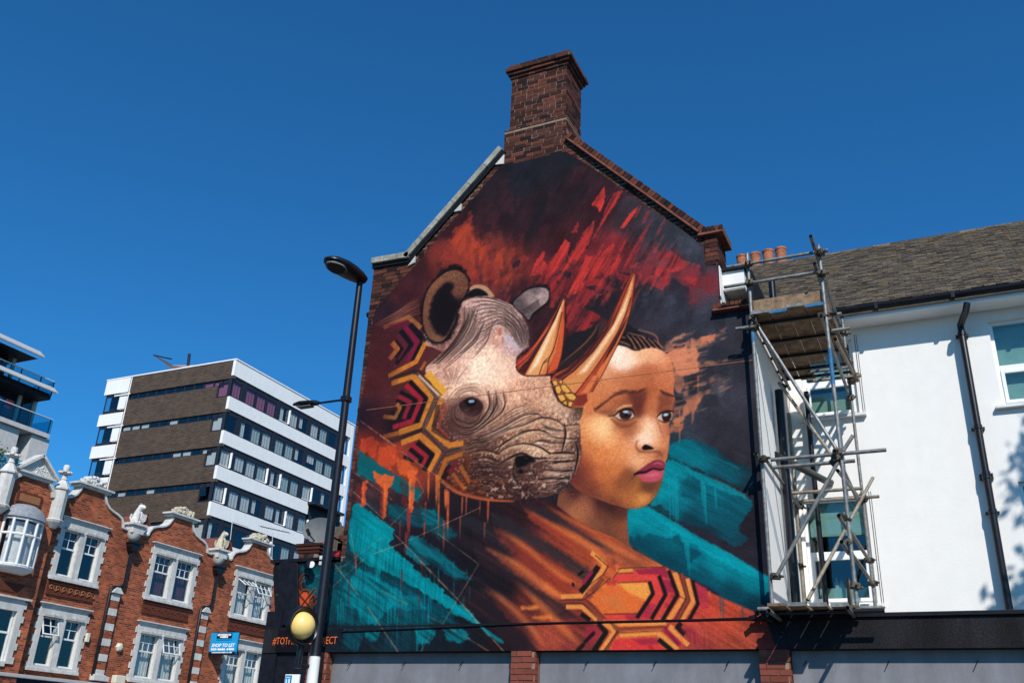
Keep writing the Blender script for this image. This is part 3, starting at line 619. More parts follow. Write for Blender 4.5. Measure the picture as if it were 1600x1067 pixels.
    for i in range(6):
        x = 400 + 45 * i
        p.stroke(Fz(x, 10 + 8 * i, x + 40, 60 + 5 * i, x + 75, 125), [1.5, 4, 5, 2], (26, 23, 28), .95, .6)
        p.stroke(Fz(x + 22, 16 + 8 * i, x + 62, 64 + 5 * i, x + 100, 130), [.8, 1.5, 1.2], (206, 124, 86), .85, .4)
    # brows
    for k in range(46):
        t = rng.uniform(0, 1)
        c = p.cr(Fz(160, 640, 230, 585, 320, 515, 400, 490, 470, 492, 530, 490, 580, 462), 8)
        q = c[int(t * (len(c) - 1))]
        w = 3.2 * math.sin(math.pi * min(t * .9 + .08, 1)) + .8
        p.stroke([(q[0] - 3, q[1] + rng.uniform(-w, w)), (q[0] + 4, q[1] - 1.5 + rng.uniform(-w, w) * .6)], [1.4, .6], (72, 34, 28), .6, .5)
    p.stroke(Fz(160, 645, 230, 590, 320, 520, 400, 497, 470, 498, 530, 494, 580, 462), [4, 3.5, 4.5, 5, 6, 4, 1], (84, 42, 34), .75, 1.6)
    p.stroke(Fz(705, 478, 730, 500, 770, 515, 815, 528), [2.5, 5, 5, 3], (78, 38, 30), .9, 1.2)
    # eye sockets and lids
    p.poly(Fz(170, 660, 260, 690, 330, 700, 300, 640, 250, 640), (120, 62, 44), .5, 3)
    p.stroke(Fz(265, 690, 330, 650, 400, 615, 470, 610, 500, 640, 560, 620), [1, 1.5, 1.5, 1.5, 3, 1], (104, 52, 38), .75, 1)
    p.stroke(Fz(340, 640, 400, 612, 460, 606), [2, 5, 3], (232, 160, 104), .8, 1.2)
    p.stroke(Fz(300, 720, 360, 770, 430, 775, 500, 740), [2, 6, 6, 2], (120, 62, 42), .7, 2)
    p.poly(Fz(320, 690, 360, 650, 420, 632, 465, 650, 490, 690, 440, 722, 380, 722, 345, 710), (206, 170, 140), 1, .6, smooth=True)
    p.poly(Fz(365, 660, 400, 638, 450, 645, 465, 680, 440, 718, 385, 718, 362, 690), (58, 28, 26), 1, .7, smooth=True)
    p.poly(Fz(388, 654, 425, 648, 440, 660, 410, 668), (206, 222, 232), .85, .8, smooth=True); p.poly(Fz(425, 660, 455, 656, 458, 672, 432, 676), (120, 150, 176), .6, .9, smooth=True)
    p.poly(Fz(400, 675, 430, 672, 435, 695, 405, 698), (24, 16, 18), .9, .8)
    p.stroke(Fz(270, 695, 320, 685, 360, 655, 410, 632, 460, 640, 490, 690), [1, 2.2, 3, 3.4, 3.4, 1.5], (34, 18, 18), .95, .6)
    p.stroke(Fz(320, 695, 360, 722, 430, 728, 490, 700), [1, 1.4, 1.6, 1.4], (70, 34, 28), .9, .6)
    p.stroke(Fz(280, 700, 320, 735, 370, 750), [1, 1.5, .8], (140, 78, 54), .7, .8)
    p.poly(Fz(680, 700, 720, 668, 770, 655, 800, 670, 790, 725, 740, 740, 700, 730), (204, 172, 146), 1, .6, smooth=True)
    p.poly(Fz(715, 690, 735, 662, 785, 660, 795, 700, 770, 735, 730, 735), (48, 24, 24), 1, .6, smooth=True)
    p.poly(Fz(728, 682, 745, 670, 772, 676, 760, 690, 738, 694), (208, 224, 234), .85, .6, smooth=True)
    p.stroke(Fz(675, 700, 710, 668, 765, 650, 812, 655), [1.5, 2.6, 3.2, 2], (32, 18, 18), .95, .6)
    p.stroke(Fz(690, 725, 740, 745, 790, 730), [1.2, 2, 1.5], (60, 30, 26), .9, .6)
    p.stroke(Fz(700, 655, 750, 632, 800, 630), [1, 2, 1], (110, 58, 42), .7, .9)
    # nose and mouth
    p.poly(Fz(550, 955, 575, 930, 610, 938, 650, 965, 600, 975, 560, 975), (22, 14, 18), 1, 1.0, smooth=True)
    p.stroke(Fz(510, 900, 500, 945, 530, 985, 600, 992, 690, 990, 715, 1020), [1.5, 2, 3, 2.5, 3, 2], (120, 58, 40), .75, 1.4)
    p.stroke(Fz(735, 870, 742, 920, 715, 960), [1, 1.6, 1.2], (236, 164, 118), .6, .9)
    p.stroke(Fz(680, 740, 720, 840, 745, 905), [2, 2, 1], (160, 86, 58), .6, 1.2)
    p.poly(G(640, 235, 690, 230, 720, 280, 690, 275), (140, 76, 54), .7, 1.4)
    p.poly(G(490, 425, 520, 400, 590, 350, 650, 315, 700, 310, 740, 335, 738, 380, 700, 395, 650, 390, 580, 415, 520, 435), (134, 44, 58), 1, .8, smooth=True)
    p.poly(G(520, 432, 580, 420, 640, 395, 715, 400, 722, 440, 700, 475, 650, 495, 570, 495, 545, 470), (190, 72, 86), 1, .8, smooth=True)
    p.stroke(G(485, 435, 520, 418, 580, 412, 640, 385, 700, 393, 735, 385), [3, 5, 4, 3, 3.4, 1.5], (38, 20, 26), .95, .7)
    p.poly(G(560, 440, 620, 425, 690, 415, 690, 440, 620, 455), (222, 112, 122), .55, 1.5)
    p.stroke(G(650, 345, 690, 335, 720, 350), [2, 3, 2], (196, 96, 104), .7, 1)
    p.stroke(G(560, 495, 650, 500, 710, 478), [1.5, 2.5, 1], (110, 62, 46), .7, 1.2)
    p.stroke(G(490, 440, 460, 470, 430, 500), [3, 2, .5], (92, 46, 36), .6, 1.4)
    p.stroke(G(600, 300, 650, 305, 700, 300), [1, 1, .6], (244, 180, 138), .5, .9)
    # ---------- robe ----------
    robe = [(735, 790), (800, 786), (860, 782), (900, 812)] + G(130, 880, 330, 960, 480, 1060) + N(950, 345, 1100, 420, 1200, 470, 1330, 560) + [(1195, 962), (1215, 1022), (815, 1022), (780, 940), (740, 860)]
    rc = [(760, 810, 40, 28, 34), (800, 800, 50, 28, 32), (850, 800, 58, 28, 32), (780, 850, 44, 28, 34), (830, 870, 110, 42, 34), (870, 850, 120, 48, 36), (910, 860, 150, 62, 38), (950, 880, 190, 84, 46),
          (990, 870, 150, 72, 44), (1020, 885, 205, 100, 52), (870, 920, 150, 58, 36), (830, 940, 90, 38, 34), (900, 960, 120, 44, 38), (860, 1000, 150, 62, 44), (900, 1010, 120, 48, 42), (800, 1000, 44, 30, 34), (780, 920, 34, 26, 34),
          (960, 930, 226, 110, 50), (1000, 940, 224, 100, 50), (1050, 930, 180, 50, 50), (1100, 940, 190, 66, 44), (1130, 960, 186, 66, 44), (1100, 1000, 150, 58, 46), (1170, 1000, 158, 64, 44), (1000, 1000, 206, 90, 48), (1195, 1000, 120, 50, 46), (1090, 930, 170, 46, 50)]
    p.shade(robe, rc, 1, 1.2, smooth=False, pw=1.6, grain=.03)
    p.tone(robe, 'D', .22, 6)
    for z, c, a, so in ((Mz(200, 80, 330, 130, 620, 310, 860, 460, 930, 510, 850, 560, 700, 450, 480, 320, 220, 160), (48, 42, 48), .8, 4), (Mz(440, 30, 560, 60, 760, 150, 1067, 330, 1067, 390, 900, 300, 700, 180, 520, 90), (50, 44, 48), .75, 4),
                        (Mz(0, 110, 120, 130, 260, 250, 420, 380, 320, 370, 160, 250, 0, 170), (46, 42, 50), .7, 4), (Mz(0, 240, 200, 330, 480, 520, 660, 680, 840, 830, 640, 830, 480, 660, 260, 470, 0, 320), (46, 34, 40), .7, 4),
                        (Mz(0, 560, 180, 680, 380, 860, 540, 1050, 380, 1060, 240, 900, 0, 700), (44, 30, 36), .8, 4),
                        (Mz(230, 200, 400, 310, 700, 540, 860, 600, 700, 640, 480, 470, 280, 300), (140, 50, 36), .6, 5), (Mz(440, 60, 700, 220, 940, 380, 1067, 440, 1067, 480, 880, 400, 640, 260, 480, 130), (160, 58, 38), .7, 4),
                        (Mz(180, 340, 420, 480, 620, 640, 700, 690, 560, 640, 360, 500), (170, 74, 44), .65, 5), (Mz(560, 560, 700, 660, 720, 690, 600, 620), (226, 124, 60), .7, 4), (Mz(150, 620, 300, 700, 480, 900, 560, 1050, 400, 900), (104, 44, 38), .6, 5),
                        (Mz(700, 120, 860, 180, 1067, 290, 1067, 330, 880, 260), (150, 56, 38), .6, 4), (Mz(420, 750, 540, 735, 555, 755, 440, 765), (214, 118, 52), .9, 3), (Mz(490, 815, 620, 805, 640, 830, 520, 835), (218, 112, 48), .9, 3),
                        (N(100, 30, 350, 180, 620, 330, 560, 330, 260, 190), (60, 40, 42), .5, 4), (N(560, 140, 760, 230, 900, 330, 700, 360, 560, 300, 400, 200), (140, 66, 46), .6, 4)):
        p.poly(z, c, a, so, 2)
    for z, wd, a in ((Mz(420, 50, 700, 215, 960, 380, 1067, 440), 7, .5), (Mz(160, 320, 420, 470, 620, 640, 720, 690), 9, .5), (Mz(230, 190, 420, 310, 700, 530, 880, 600), 8, .45), (Mz(560, 30, 800, 160, 1067, 300), 5, .4), (Mz(150, 600, 300, 700, 480, 880, 600, 1050), 9, .4), (Mz(380, 560, 560, 740, 720, 900, 860, 1050), 12, .45), (N(300, 60, 560, 200, 800, 320), 8, .45), (N(60, 10, 300, 150, 480, 290), 7, .45)):
        p.stroke(z, [wd * .4, wd, wd, wd * .6], (232, 116, 56), a * 1.25, 3.5, fade=.25)
    for i in range(40):
        x = rng.uniform(-50, 800); y = rng.uniform(60, 700)
        p.stroke(Mz(x, y, x + 120, y + 72, x + 240, y + 160), [.6, 2.4, .6], (30, 24, 30) if rng.random() < .5 else (190, 84, 50), .16, 1.5)
    # robe emblem (hexagon bands)
    YO = (226, 136, 62); BR = (126, 58, 44); BK = (26, 22, 24); RR = (214, 60, 56); MG = (142, 30, 58)
    p.poly(N(330, 620, 500, 470, 840, 465, 870, 560, 720, 735, 440, 740), (216, 100, 46), .9, 1, 0)
    p.poly(N(560, 480, 830, 480, 850, 560, 790, 625, 650, 560), (236, 150, 66), .9, 3)
    p.poly(N(400, 600, 560, 570, 640, 700, 520, 700), (196, 110, 56), .5, 4)
    p.poly(N(540, 410, 960, 345, 1010, 560, 880, 790, 460, 790, 440, 745, 720, 735, 860, 560, 830, 470, 520, 470), RR, .9, .8)
    p.poly(N(700, 370, 960, 345, 985, 450, 880, 410, 740, 410), MG, .85, 1.5)
    p.poly(N(780, 640, 880, 660, 820, 790, 640, 790, 620, 745, 730, 740), MG, .7, 2.5, tex=.5); p.poly(N(940, 450, 1010, 470, 1030, 560, 960, 560), MG, .8, 1.5)
    p.poly(N(450, 470, 560, 460, 540, 500, 480, 500), (170, 36, 46), .7, 1.5)
    for z, w, c in ((N(825, 470, 855, 570, 720, 775), 6.5, BK), (N(905, 420, 960, 580, 840, 785), 6.5, BK), (N(985, 375, 1060, 580, 930, 800), 6.5, BK),
                    (N(1035, 395, 1110, 600, 985, 790), 8, YO), (N(1090, 400, 1145, 610, 1050, 790), 6, BR), (N(1140, 445, 1190, 640, 1090, 800), 7, YO), (N(1185, 460, 1230, 655, 1150, 800), 6, BK),
                    (N(340, 225, 455, 330, 420, 400, 300, 520, 255, 590, 90, 595), 7, YO), (N(400, 340, 300, 500, 250, 560), 9, BK), (N(350, 380, 270, 490), 6, MG), (N(280, 380, 230, 420), 5, BK), (N(200, 490, 180, 500), 6, BK),
                    (N(440, 440, 345, 560), 8, BR), (N(130, 680, 260, 680, 390, 790), 7, YO), (N(290, 640, 440, 790), 5.5, BR), (N(80, 630, 290, 625), 3.5, BR), (N(300, 600, 350, 570), 3, BR),
                    (N(255, 740, 330, 790), 7, BK), (N(550, 390, 690, 370), 6, YO),
                    (N(440, 810, 540, 880, 420, 1050), 7, YO), (N(490, 800, 565, 875, 960, 850, 990, 830), 3.5, BR), (N(570, 870, 460, 1050), 5, BR), (N(395, 820, 465, 890, 360, 1050), 8, BK), (N(540, 825, 960, 820), 6, YO),
                    (N(950, 850, 1080, 1000), 7, MG), (N(580, 915, 920, 895), 7, YO), (N(900, 900, 1060, 1040), 8, YO), (N(1020, 835, 1000, 860, 1150, 1000), 7, YO), (N(1090, 815, 1060, 850, 1120, 910), 8, BK), (N(900, 950, 1020, 1050), 8, BK), (N(820, 1000, 860, 1040), 6, BK)):
        p.stroke(z, w, c, .95, .7, smooth=False, butt=True)
    p.poly(N(530, 950, 850, 935, 960, 1050, 500, 1050), (206, 46, 50), .8, 1.5); p.poly(N(680, 950, 890, 940, 900, 990, 760, 1000), (140, 34, 56), .7, 2)
    p.poly(N(300, 840, 400, 840, 420, 900, 340, 1000, 290, 950), (160, 36, 56), .7, 2); p.stroke(N(360, 900, 290, 970), 6, BK, .9, 1); p.stroke(N(270, 1000, 230, 1040), 7, BK, .9, 1)
    p.poly(N(1080, 860, 1180, 860, 1280, 1000, 1200, 1000), MG, .5, 4); p.poly(N(1210, 480, 1300, 520, 1330, 700, 1260, 700, 1240, 600), (170, 40, 66), .6, 3)
    for z, w in ((N(375, 250, 482, 345, 440, 410), 1.3), (N(580, 360, 950, 347), 1.2), (N(580, 360, 520, 450), 1), (N(550, 402, 690, 397), 1), (N(560, 480, 830, 468), 1.2), (N(450, 742, 720, 737), 1.2), (N(80, 622, 280, 622, 345, 570), 1), (N(120, 655, 270, 655, 400, 785), 1),
                 (N(300, 622, 465, 785), 1), (N(540, 830, 570, 858, 950, 838), 1), (N(560, 900, 940, 880, 1060, 985), 1), (N(520, 850, 560, 890, 440, 1050), 1), (N(1075, 405, 1130, 610, 1035, 790), 1.2), (N(1115, 440, 1165, 620, 1075, 790), 1.2), (N(300, 520, 440, 410), 1), (N(345, 575, 500, 440), 1), (N(80, 740, 140, 715), 1), (N(1055, 580, 1130, 620), 1)):
        p.stroke(z, w, (34, 20, 22), .9, .4, smooth=False)
    for x, y0, y1 in ((590, 940, 1040), (610, 940, 1050), (660, 950, 1030), (500, 480, 600), (515, 480, 560), (1100, 950, 1050), (1180, 900, 1050), (1220, 860, 1000), (1240, 870, 1010), (1260, 880, 1010), (1300, 900, 1050), (1090, 940, 1030)):
        p.stroke(N(x, y0, x + 6, y1), [1.6, .8], (220, 70, 60), .6, .4)
    p.poly(N(1310, 560, 1330, 545, 1345, 600, 1320, 600), (206, 84, 52), .9, 1)
    for x, y0, y1 in ((100, 520, 640), (118, 530, 680), (240, 600, 660)):
        p.stroke(ZM(1100, 800, 3.997)(x, y0, x + 5, y1), [3.5, 2], (60, 74, 80), .7, .6)
    # ---------- teal, left ----------
    tl = [(560, 800, 0, 114, 122), (580, 830, 0, 124, 130), (600, 860, 2, 120, 126), (560, 860, 0, 110, 118), (540, 840, 0, 118, 124), (640, 880, 0, 116, 124), (680, 910, 0, 122, 128), (720, 950, 0, 118, 126), (550, 820, 0, 112, 120)]
    p.poly(L(125, 70, 300, 190, 440, 270, 420, 330, 260, 250, 120, 190), (2, 92, 98), .9, 1.2, 1.5)
    p.poly(L(60, 620, 140, 640, 260, 700, 420, 780, 560, 850, 620, 920, 80, 930, 20, 900, 0, 800), (6, 74, 84), .85, 4, 1.3, 3, tex=.3, fld='D')
    p.poly(L(240, 690, 400, 740, 480, 800, 600, 870, 520, 910, 360, 860), (6, 66, 78), .8, 4, 4)
    p.shade(L(100, 340, 125, 330, 300, 460, 295, 510, 270, 530, 400, 640, 390, 650, 550, 760, 540, 770, 660, 855, 700, 920, 610, 880, 460, 780, 330, 700, 240, 660, 180, 640, 140, 610, 85, 560, 75, 480), tl, 1, 1.0, 1.6, smooth=False)
    p.poly(L(270, 330, 380, 360, 500, 360, 610, 490, 540, 520, 440, 450, 330, 440, 270, 400), (4, 84, 94), .8, 3, 1.3, 3, tex=.5, fld='D')
    p.poly(L(430, 350, 500, 370, 520, 440, 440, 440), (2, 108, 116), .7, 2.5, 1.3, 3, tex=.5, fld='D')
    p.poly(L(380, 490, 420, 490, 520, 560, 620, 650, 690, 710, 600, 700, 500, 640, 420, 630, 350, 570), (4, 108, 116), .8, 2, 1.3, 3, tex=.55, fld='D')
    p.poly(L(100, 680, 130, 650, 200, 690, 330, 760, 380, 830, 270, 850, 210, 930, 140, 920, 120, 850, 60, 830, 30, 760), (2, 118, 126), .8, 2.5, 1.3, 3, tex=.6, fld='D')
    p.poly(L(270, 780, 420, 790, 460, 850, 360, 860, 290, 840), (2, 112, 120), .6, 3, 1.3, 3, tex=.6, fld='D')
    p.poly(L(400, 940, 480, 940, 510, 970, 470, 1020, 420, 1020), (0, 112, 118), .8, 2, 1.3, 3, tex=.4, fld='D'); p.poly(L(540, 945, 640, 945, 670, 990, 620, 1020, 560, 1000), (0, 116, 122), .75, 2, 1.3, 3, tex=.5, fld='D')
    p.poly(L(150, 960, 230, 960, 220, 1000, 190, 1015, 160, 990), (0, 110, 116), .8, 2, 1.3, 3, tex=.4, fld='D'); p.poly(L(60, 950, 160, 960, 120, 1060, 40, 1040), (4, 84, 94), .6, 3, 1.3, 3, tex=.5, fld='D')
    p.poly(L(650, 860, 670, 855, 730, 930, 840, 1010, 835, 1020, 760, 980, 720, 940), (0, 112, 120), .9, .8, 1)
    p.poly(L(200, 640, 240, 640, 225, 720, 205, 720), (2, 124, 130), .7, 1.5, 1.5)
    p.poly([(505, 880), (530, 880), (540, 930), (530, 975), (505, 975), (500, 930)], (6, 76, 84), .7, 4, 5, tex=.5); p.poly([(468, 883), (505, 886), (505, 930), (480, 926)], (8, 84, 92), .85, 4, 2)
    p.tone([(520, 700), (600, 760), (790, 1010), (520, 1020), (440, 960)], 'D', .18, 10); p.tone([(520, 800), (700, 900), (700, 1010), (520, 1020)], 'V', .12, 10)
    for i in range(60):
        x = rng.uniform(30, 700); y0 = rng.uniform(600, 900); l = rng.uniform(40, 150)
        p.stroke(L(x, y0, x + 1, y0 + l), [1.6, 1.2, .6], (4, 120, 128) if rng.random() < .6 else (8, 56, 66), .5, .4)
    for x, y0, y1 in ((470, 760, 920), (480, 770, 860), (450, 780, 850), (270, 850, 930), (285, 830, 920), (305, 850, 920), (25, 830, 930), (40, 800, 930), (50, 820, 925), (410, 940, 1060), (415, 960, 1060), (440, 1000, 1060)):
        p.stroke(L(x, y0, x, y1), [1.8, .8], (6, 132, 138), .7, .4)
    # ---------- orange flames lower left ----------
    for z, c, a in ((L(140, 20, 190, 0, 230, 40, 200, 110, 150, 80, 130, 60), (206, 66, 34), .85), (L(230, 60, 300, 50, 330, 110, 280, 170, 220, 140), (196, 70, 36), .8), (L(300, 100, 420, 160, 410, 200, 330, 190), (222, 92, 40), .7),
                    (L(200, 175, 230, 190, 300, 200, 300, 240, 270, 260, 260, 400, 240, 420, 245, 260, 210, 220), (220, 88, 40), .95), (L(140, 220, 168, 225, 155, 350, 140, 340), (206, 72, 40), .9), (L(110, 220, 140, 230, 135, 330, 115, 330), (110, 36, 34), .7),
                    (L(360, 165, 415, 175, 405, 260, 390, 380, 370, 380, 375, 250), (222, 92, 42), .9), (L(230, 250, 250, 260, 250, 420, 235, 400), (120, 44, 36), .8), (L(330, 220, 370, 240, 365, 360, 340, 350), (104, 38, 38), .7)):
        p.poly(z, c, a, 1.2, 2.2, tex=.4)
    for x, y0, y1, w, c in ((373, 370, 520, 8, (150, 44, 38)), (360, 480, 600, 5, (130, 40, 38)), (470, 180, 330, 4, (220, 104, 44)), (455, 330, 420, 3, (150, 54, 40)), (510, 200, 360, 5, (220, 110, 48)), (520, 210, 500, 4, (206, 96, 44)), (555, 270, 370, 6, (224, 104, 50)),
                           (565, 280, 520, 5, (214, 90, 46)), (545, 420, 590, 3.5, (150, 60, 44)), (635, 305, 400, 3, (220, 100, 50)), (655, 305, 400, 3, (200, 86, 46)), (625, 400, 530, 2.5, (130, 70, 50)), (722, 320, 400, 2, (190, 84, 48)), (762, 315, 440, 4, (220, 92, 48)), (745, 430, 530, 3, (120, 66, 52)),
                           (330, 420, 560, 2.5, (130, 40, 38)), (340, 660, 780, 3.5, (100, 40, 40)), (425, 760, 860, 3, (100, 40, 40)), (438, 600, 720, 3, (110, 40, 38)), (450, 430, 510, 3.5, (150, 56, 42)), (115, 580, 690, 3, (150, 50, 44)), (80, 700, 860, 2.5, (80, 44, 44)), (330, 800, 930, 3, (70, 46, 46)), (150, 230, 350, 4, (226, 92, 44)), (255, 240, 400, 4, (228, 100, 46)), (380, 220, 380, 4, (232, 112, 50))):
        p.stroke(L(x, y0, x - 3, y1), [w, w * .7, w * .4], c, .85, .6, tex=.3, fade=-.35)
    # ---------- rhinoceros ----------
    # far ear & brow bump
    p.poly(A(905, 330, 930, 265, 980, 240, 1060, 250, 1110, 300, 1130, 340, 1060, 340, 960, 350), (178, 130, 96), 1, 1, smooth=True)
    p.poly(A(890, 340, 920, 300, 980, 270, 1040, 285, 1080, 330, 980, 345), (24, 20, 26), 1, 1.2, smooth=True)
    p.poly(B(310, 400, 360, 340, 440, 270, 520, 240, 600, 240, 640, 290, 635, 360, 590, 430, 520, 490, 470, 545, 420, 520), (30, 26, 30), 1, 2.0, 1.5, 3, smooth=True)
    p.shade(B(330, 400, 400, 320, 470, 275, 550, 262, 610, 275, 628, 320, 610, 380, 550, 430, 490, 480, 460, 530, 410, 480), [(815, 475, 84, 70, 70), (830, 465, 160, 128, 120), (845, 463, 190, 158, 148), (852, 458, 150, 122, 116), (838, 455, 92, 76, 76), (828, 487, 104, 82, 80), (840, 480, 130, 100, 94), (856, 468, 170, 140, 132)], 1, 1, smooth=True, grain=.09)
    for i in range(16):
        p.stroke(B(410 + 9 * i, 450 - 6 * i, 425 + 8 * i, 500 - 4 * i), [1.4, .4], (44, 34, 36), .6, .4)
    # body
    head = A(845, 430, 870, 380, 960, 345) + B(20, 338, 100, 335, 220, 365, 320, 410, 400, 490, 450, 580, 467, 680, 452, 760, 400, 800, 360, 840, 350, 890, 362, 950, 420, 998, 540, 1000, 640, 1000) + \
        Dz(645, 180, 665, 290, 700, 360, 790, 405, 915, 405, 905, 470, 885, 530, 890, 600, 897, 770, 862, 880, 820, 970) + Ez(800, 500, 725, 578, 600, 622, 500, 628, 330, 658, 150, 648, 0, 612) + \
        Q(520, 1020, 450, 965, 420, 900, 480, 800, 400, 720, 380, 690, 440, 520, 360, 385) + A(560, 930, 700, 800, 620, 760, 520, 740, 560, 600, 700, 560)
    hc = [(800, 500, 186, 148, 134), (780, 480, 190, 152, 138), (755, 475, 180, 142, 130), (745, 490, 196, 156, 142), (815, 505, 130, 98, 94), (822, 525, 110, 82, 82), (820, 545, 150, 116, 110), (800, 540, 196, 158, 150), (785, 515, 206, 162, 142), (780, 530, 200, 146, 124),
          (805, 535, 176, 150, 150), (770, 510, 186, 142, 126), (740, 520, 190, 146, 130), (725, 510, 176, 130, 114), (715, 530, 160, 114, 100), (700, 550, 150, 104, 92), (735, 550, 216, 172, 148), (750, 570, 244, 208, 178), (745, 595, 240, 200, 168), (765, 555, 236, 192, 162), (775, 585, 238, 194, 162), (790, 570, 226, 178, 148), (800, 590, 222, 166, 136),
          (720, 580, 222, 176, 150), (700, 580, 200, 150, 126), (680, 590, 190, 146, 124), (690, 610, 206, 160, 130), (720, 610, 228, 184, 152), (760, 615, 226, 176, 146), (800, 620, 206, 154, 124), (830, 600, 206, 152, 122), (850, 605, 196, 142, 112), (860, 625, 202, 150, 118), (880, 645, 190, 142, 112), (895, 650, 110, 82, 68), (905, 640, 84, 70, 58),
          (690, 640, 120, 74, 62), (690, 660, 96, 58, 52), (720, 640, 128, 90, 78), (735, 650, 110, 74, 64), (750, 640, 170, 126, 104), (770, 640, 186, 138, 112), (760, 665, 150, 106, 86), (720, 680, 104, 68, 58), (700, 685, 90, 56, 50), (740, 690, 106, 72, 60),
          (790, 650, 166, 118, 92), (820, 645, 186, 136, 106), (840, 660, 176, 122, 92), (860, 665, 176, 126, 100), (800, 670, 150, 104, 80), (780, 685, 124, 84, 68), (830, 685, 166, 122, 94), (860, 685, 160, 116, 92), (890, 680, 166, 122, 96), (890, 665, 156, 112, 90), (840, 700, 206, 166, 134), (820, 705, 176, 136, 106), (800, 715, 130, 94, 74), (870, 715, 150, 110, 90), (890, 715, 136, 98, 80),
          (760, 715, 92, 58, 48), (745, 730, 94, 56, 44), (770, 735, 84, 54, 46), (730, 745, 96, 52, 38), (790, 735, 100, 66, 56), (800, 755, 96, 64, 56), (820, 745, 106, 72, 62), (845, 730, 96, 66, 58), (865, 745, 136, 100, 88), (880, 740, 128, 96, 86), (885, 755, 96, 72, 68), (850, 765, 104, 74, 66), (820, 770, 72, 46, 44), (780, 770, 84, 46, 38), (750, 765, 110, 58, 40), (720, 755, 104, 52, 36), (700, 740, 96, 46, 36), (905, 690, 84, 60, 56), (902, 710, 86, 62, 58)]
    wa = p.shade(head, hc, 1, 1.0, smooth=False, pw=2.0, grain=.06)
    # skin mottling
    w, al = wa; x0, x1, y0, y1 = w[:4]
    v = p.c[y0:y1, x0:x1]
    lu = v.mean(2, keepdims=True); v[:] = v + al[..., None] * ((lu - 118) * .20 + (v - lu) * .10 + np.array((6, 1, 0), np.float32))
    v *= 1 + (al * (.05 * p.n[6][y0:y1, x0:x1] + .06 * p.n[3][y0:y1, x0:x1] + .03 * p.n[12][y0:y1, x0:x1]))[..., None]
    for i in range(260):
        x = rng.uniform(745, 865); y = rng.uniform(535, 635)
        if (x - 800) / 70 + abs(y - 590) / 60 > 1.25: continue
        p.stroke([(x, y), (x + rng.uniform(-3, 3), y + rng.uniform(1.5, 4))], [1.6, .8], (206, 128, 96) if rng.random() < .6 else (248, 214, 184), .38, .5)
    for z, c, a, so in ((Ez(0, 330, 200, 360, 340, 480, 480, 560, 700, 560, 600, 625, 330, 660, 0, 612), (54, 32, 32), .55, 12), (Ez(700, 460, 860, 330, 890, 200, 900, 260, 860, 380, 790, 510, 700, 590), (44, 30, 32), .6, 6), (Cz(560, 470, 700, 560, 860, 560, 1000, 560, 1067, 640, 900, 700, 760, 640, 640, 620), (78, 46, 42), .5, 12), (B(420, 500, 470, 600, 470, 700, 440, 760, 420, 680, 410, 580), (84, 58, 60), .6, 5), (A(860, 430, 900, 520, 800, 680, 620, 860, 560, 900, 700, 720, 840, 560), (96, 58, 50), .55, 7), (Dz(0, 60, 200, 0, 330, 60, 330, 160, 200, 230, 60, 200), (250, 214, 184), .4, 16), (Dz(560, 330, 660, 300, 780, 430, 820, 520, 700, 480, 580, 420), (228, 180, 146), .4, 10)):
        p.poly(z, c, a, so, smooth=True)
    w, al = p.mask(head, 2); x0, x1, y0, y1 = w[:4]; X, Y = w[4], w[5]
    cq = p.P([(765, 580)])[0]; far = np.clip((np.hypot(X - cq[0], (Y - cq[1]) * 1.1) - 25) / 40, 0, 1)
    nn = np.abs(p.n[6][y0:y1, x0:x1] + .45 * p.n[3][y0:y1, x0:x1]); n2 = np.abs(p.n[12][y0:y1, x0:x1] + .5 * p.n[3][y0:y1, x0:x1])
    p.put(w, al * far * np.clip(1 - nn / .09, 0, 1) * .5, (58, 36, 36)); p.put(w, al * far * np.clip(1 - n2 / .07, 0, 1) * .4, (52, 32, 32)); p.put(w, al * far * np.clip((nn - .55) / .4, 0, 1) * .3, (244, 206, 178))
    # scaly muzzle texture
    mz = [(770, 690), (800, 660), (840, 640), (880, 640), (906, 660), (905, 700), (895, 735), (880, 760), (840, 774), (780, 775), (740, 765), (735, 735)]
    w, al = p.mask(mz, 14, smooth=True); x0, x1, y0, y1 = w[:4]
    nn = np.abs(p.n[3][y0:y1, x0:x1] + .5 * p.n[6][y0:y1, x0:x1])
    p.put(w, al * np.clip(1 - nn / .16, 0, 1) * .55, (46, 30, 30))
    p.put(w, al * np.clip((nn - .5) / .4, 0, 1) * .45, (236, 196, 160))
    DKL = (52, 32, 32)
    # skull wrinkles
    for i in range(9):
        t = i / 8; zz = B(-20 + 5 * i, 350 + 38 * i, 90 + 8 * i, 345 + 30 * i, 210 + 6 * i, 375 + 22 * i, 310 - 6 * i, 430 + 22 * i, 380 - 14 * i, 520 + 20 * i)
        p.stroke([(a, b + 2) for a, b in zz], [1, 2, 2, 2, .6], (228, 190, 170), .4, 1); p.stroke(zz, [.8, 1.7, 1.9, 1.6, .6], DKL, .85 - .3 * t, .4)
    p.fam(B(280, 420, 380, 510, 430, 600, 450, 690, 440, 760), B(150, 570, 240, 580, 310, 640, 350, 720, 400, 790), 11, 1.9, DKL, .8, .7, hl=(206, 168, 152))
    p.fam(B(0, 640, 60, 600, 140, 560, 220, 520), B(0, 860, 90, 760, 130, 680, 140, 590), 8, 1.8, DKL, .75, .9, hl=(232, 192, 168))
    for i in range(26):
        x = rng.uniform(20, 330); y = 380 + rng.uniform(0, 150) + x * .15
        p.stroke(B(x, y, x + rng.uniform(-8, 16), y + rng.uniform(14, 36)), [.6, 1.1, .5], DKL, .5, .3)
    p.poly(B(240, 640, 290, 660, 340, 720, 400, 795, 330, 760, 270, 720), (196, 172, 176), .8, 1.5, smooth=True)
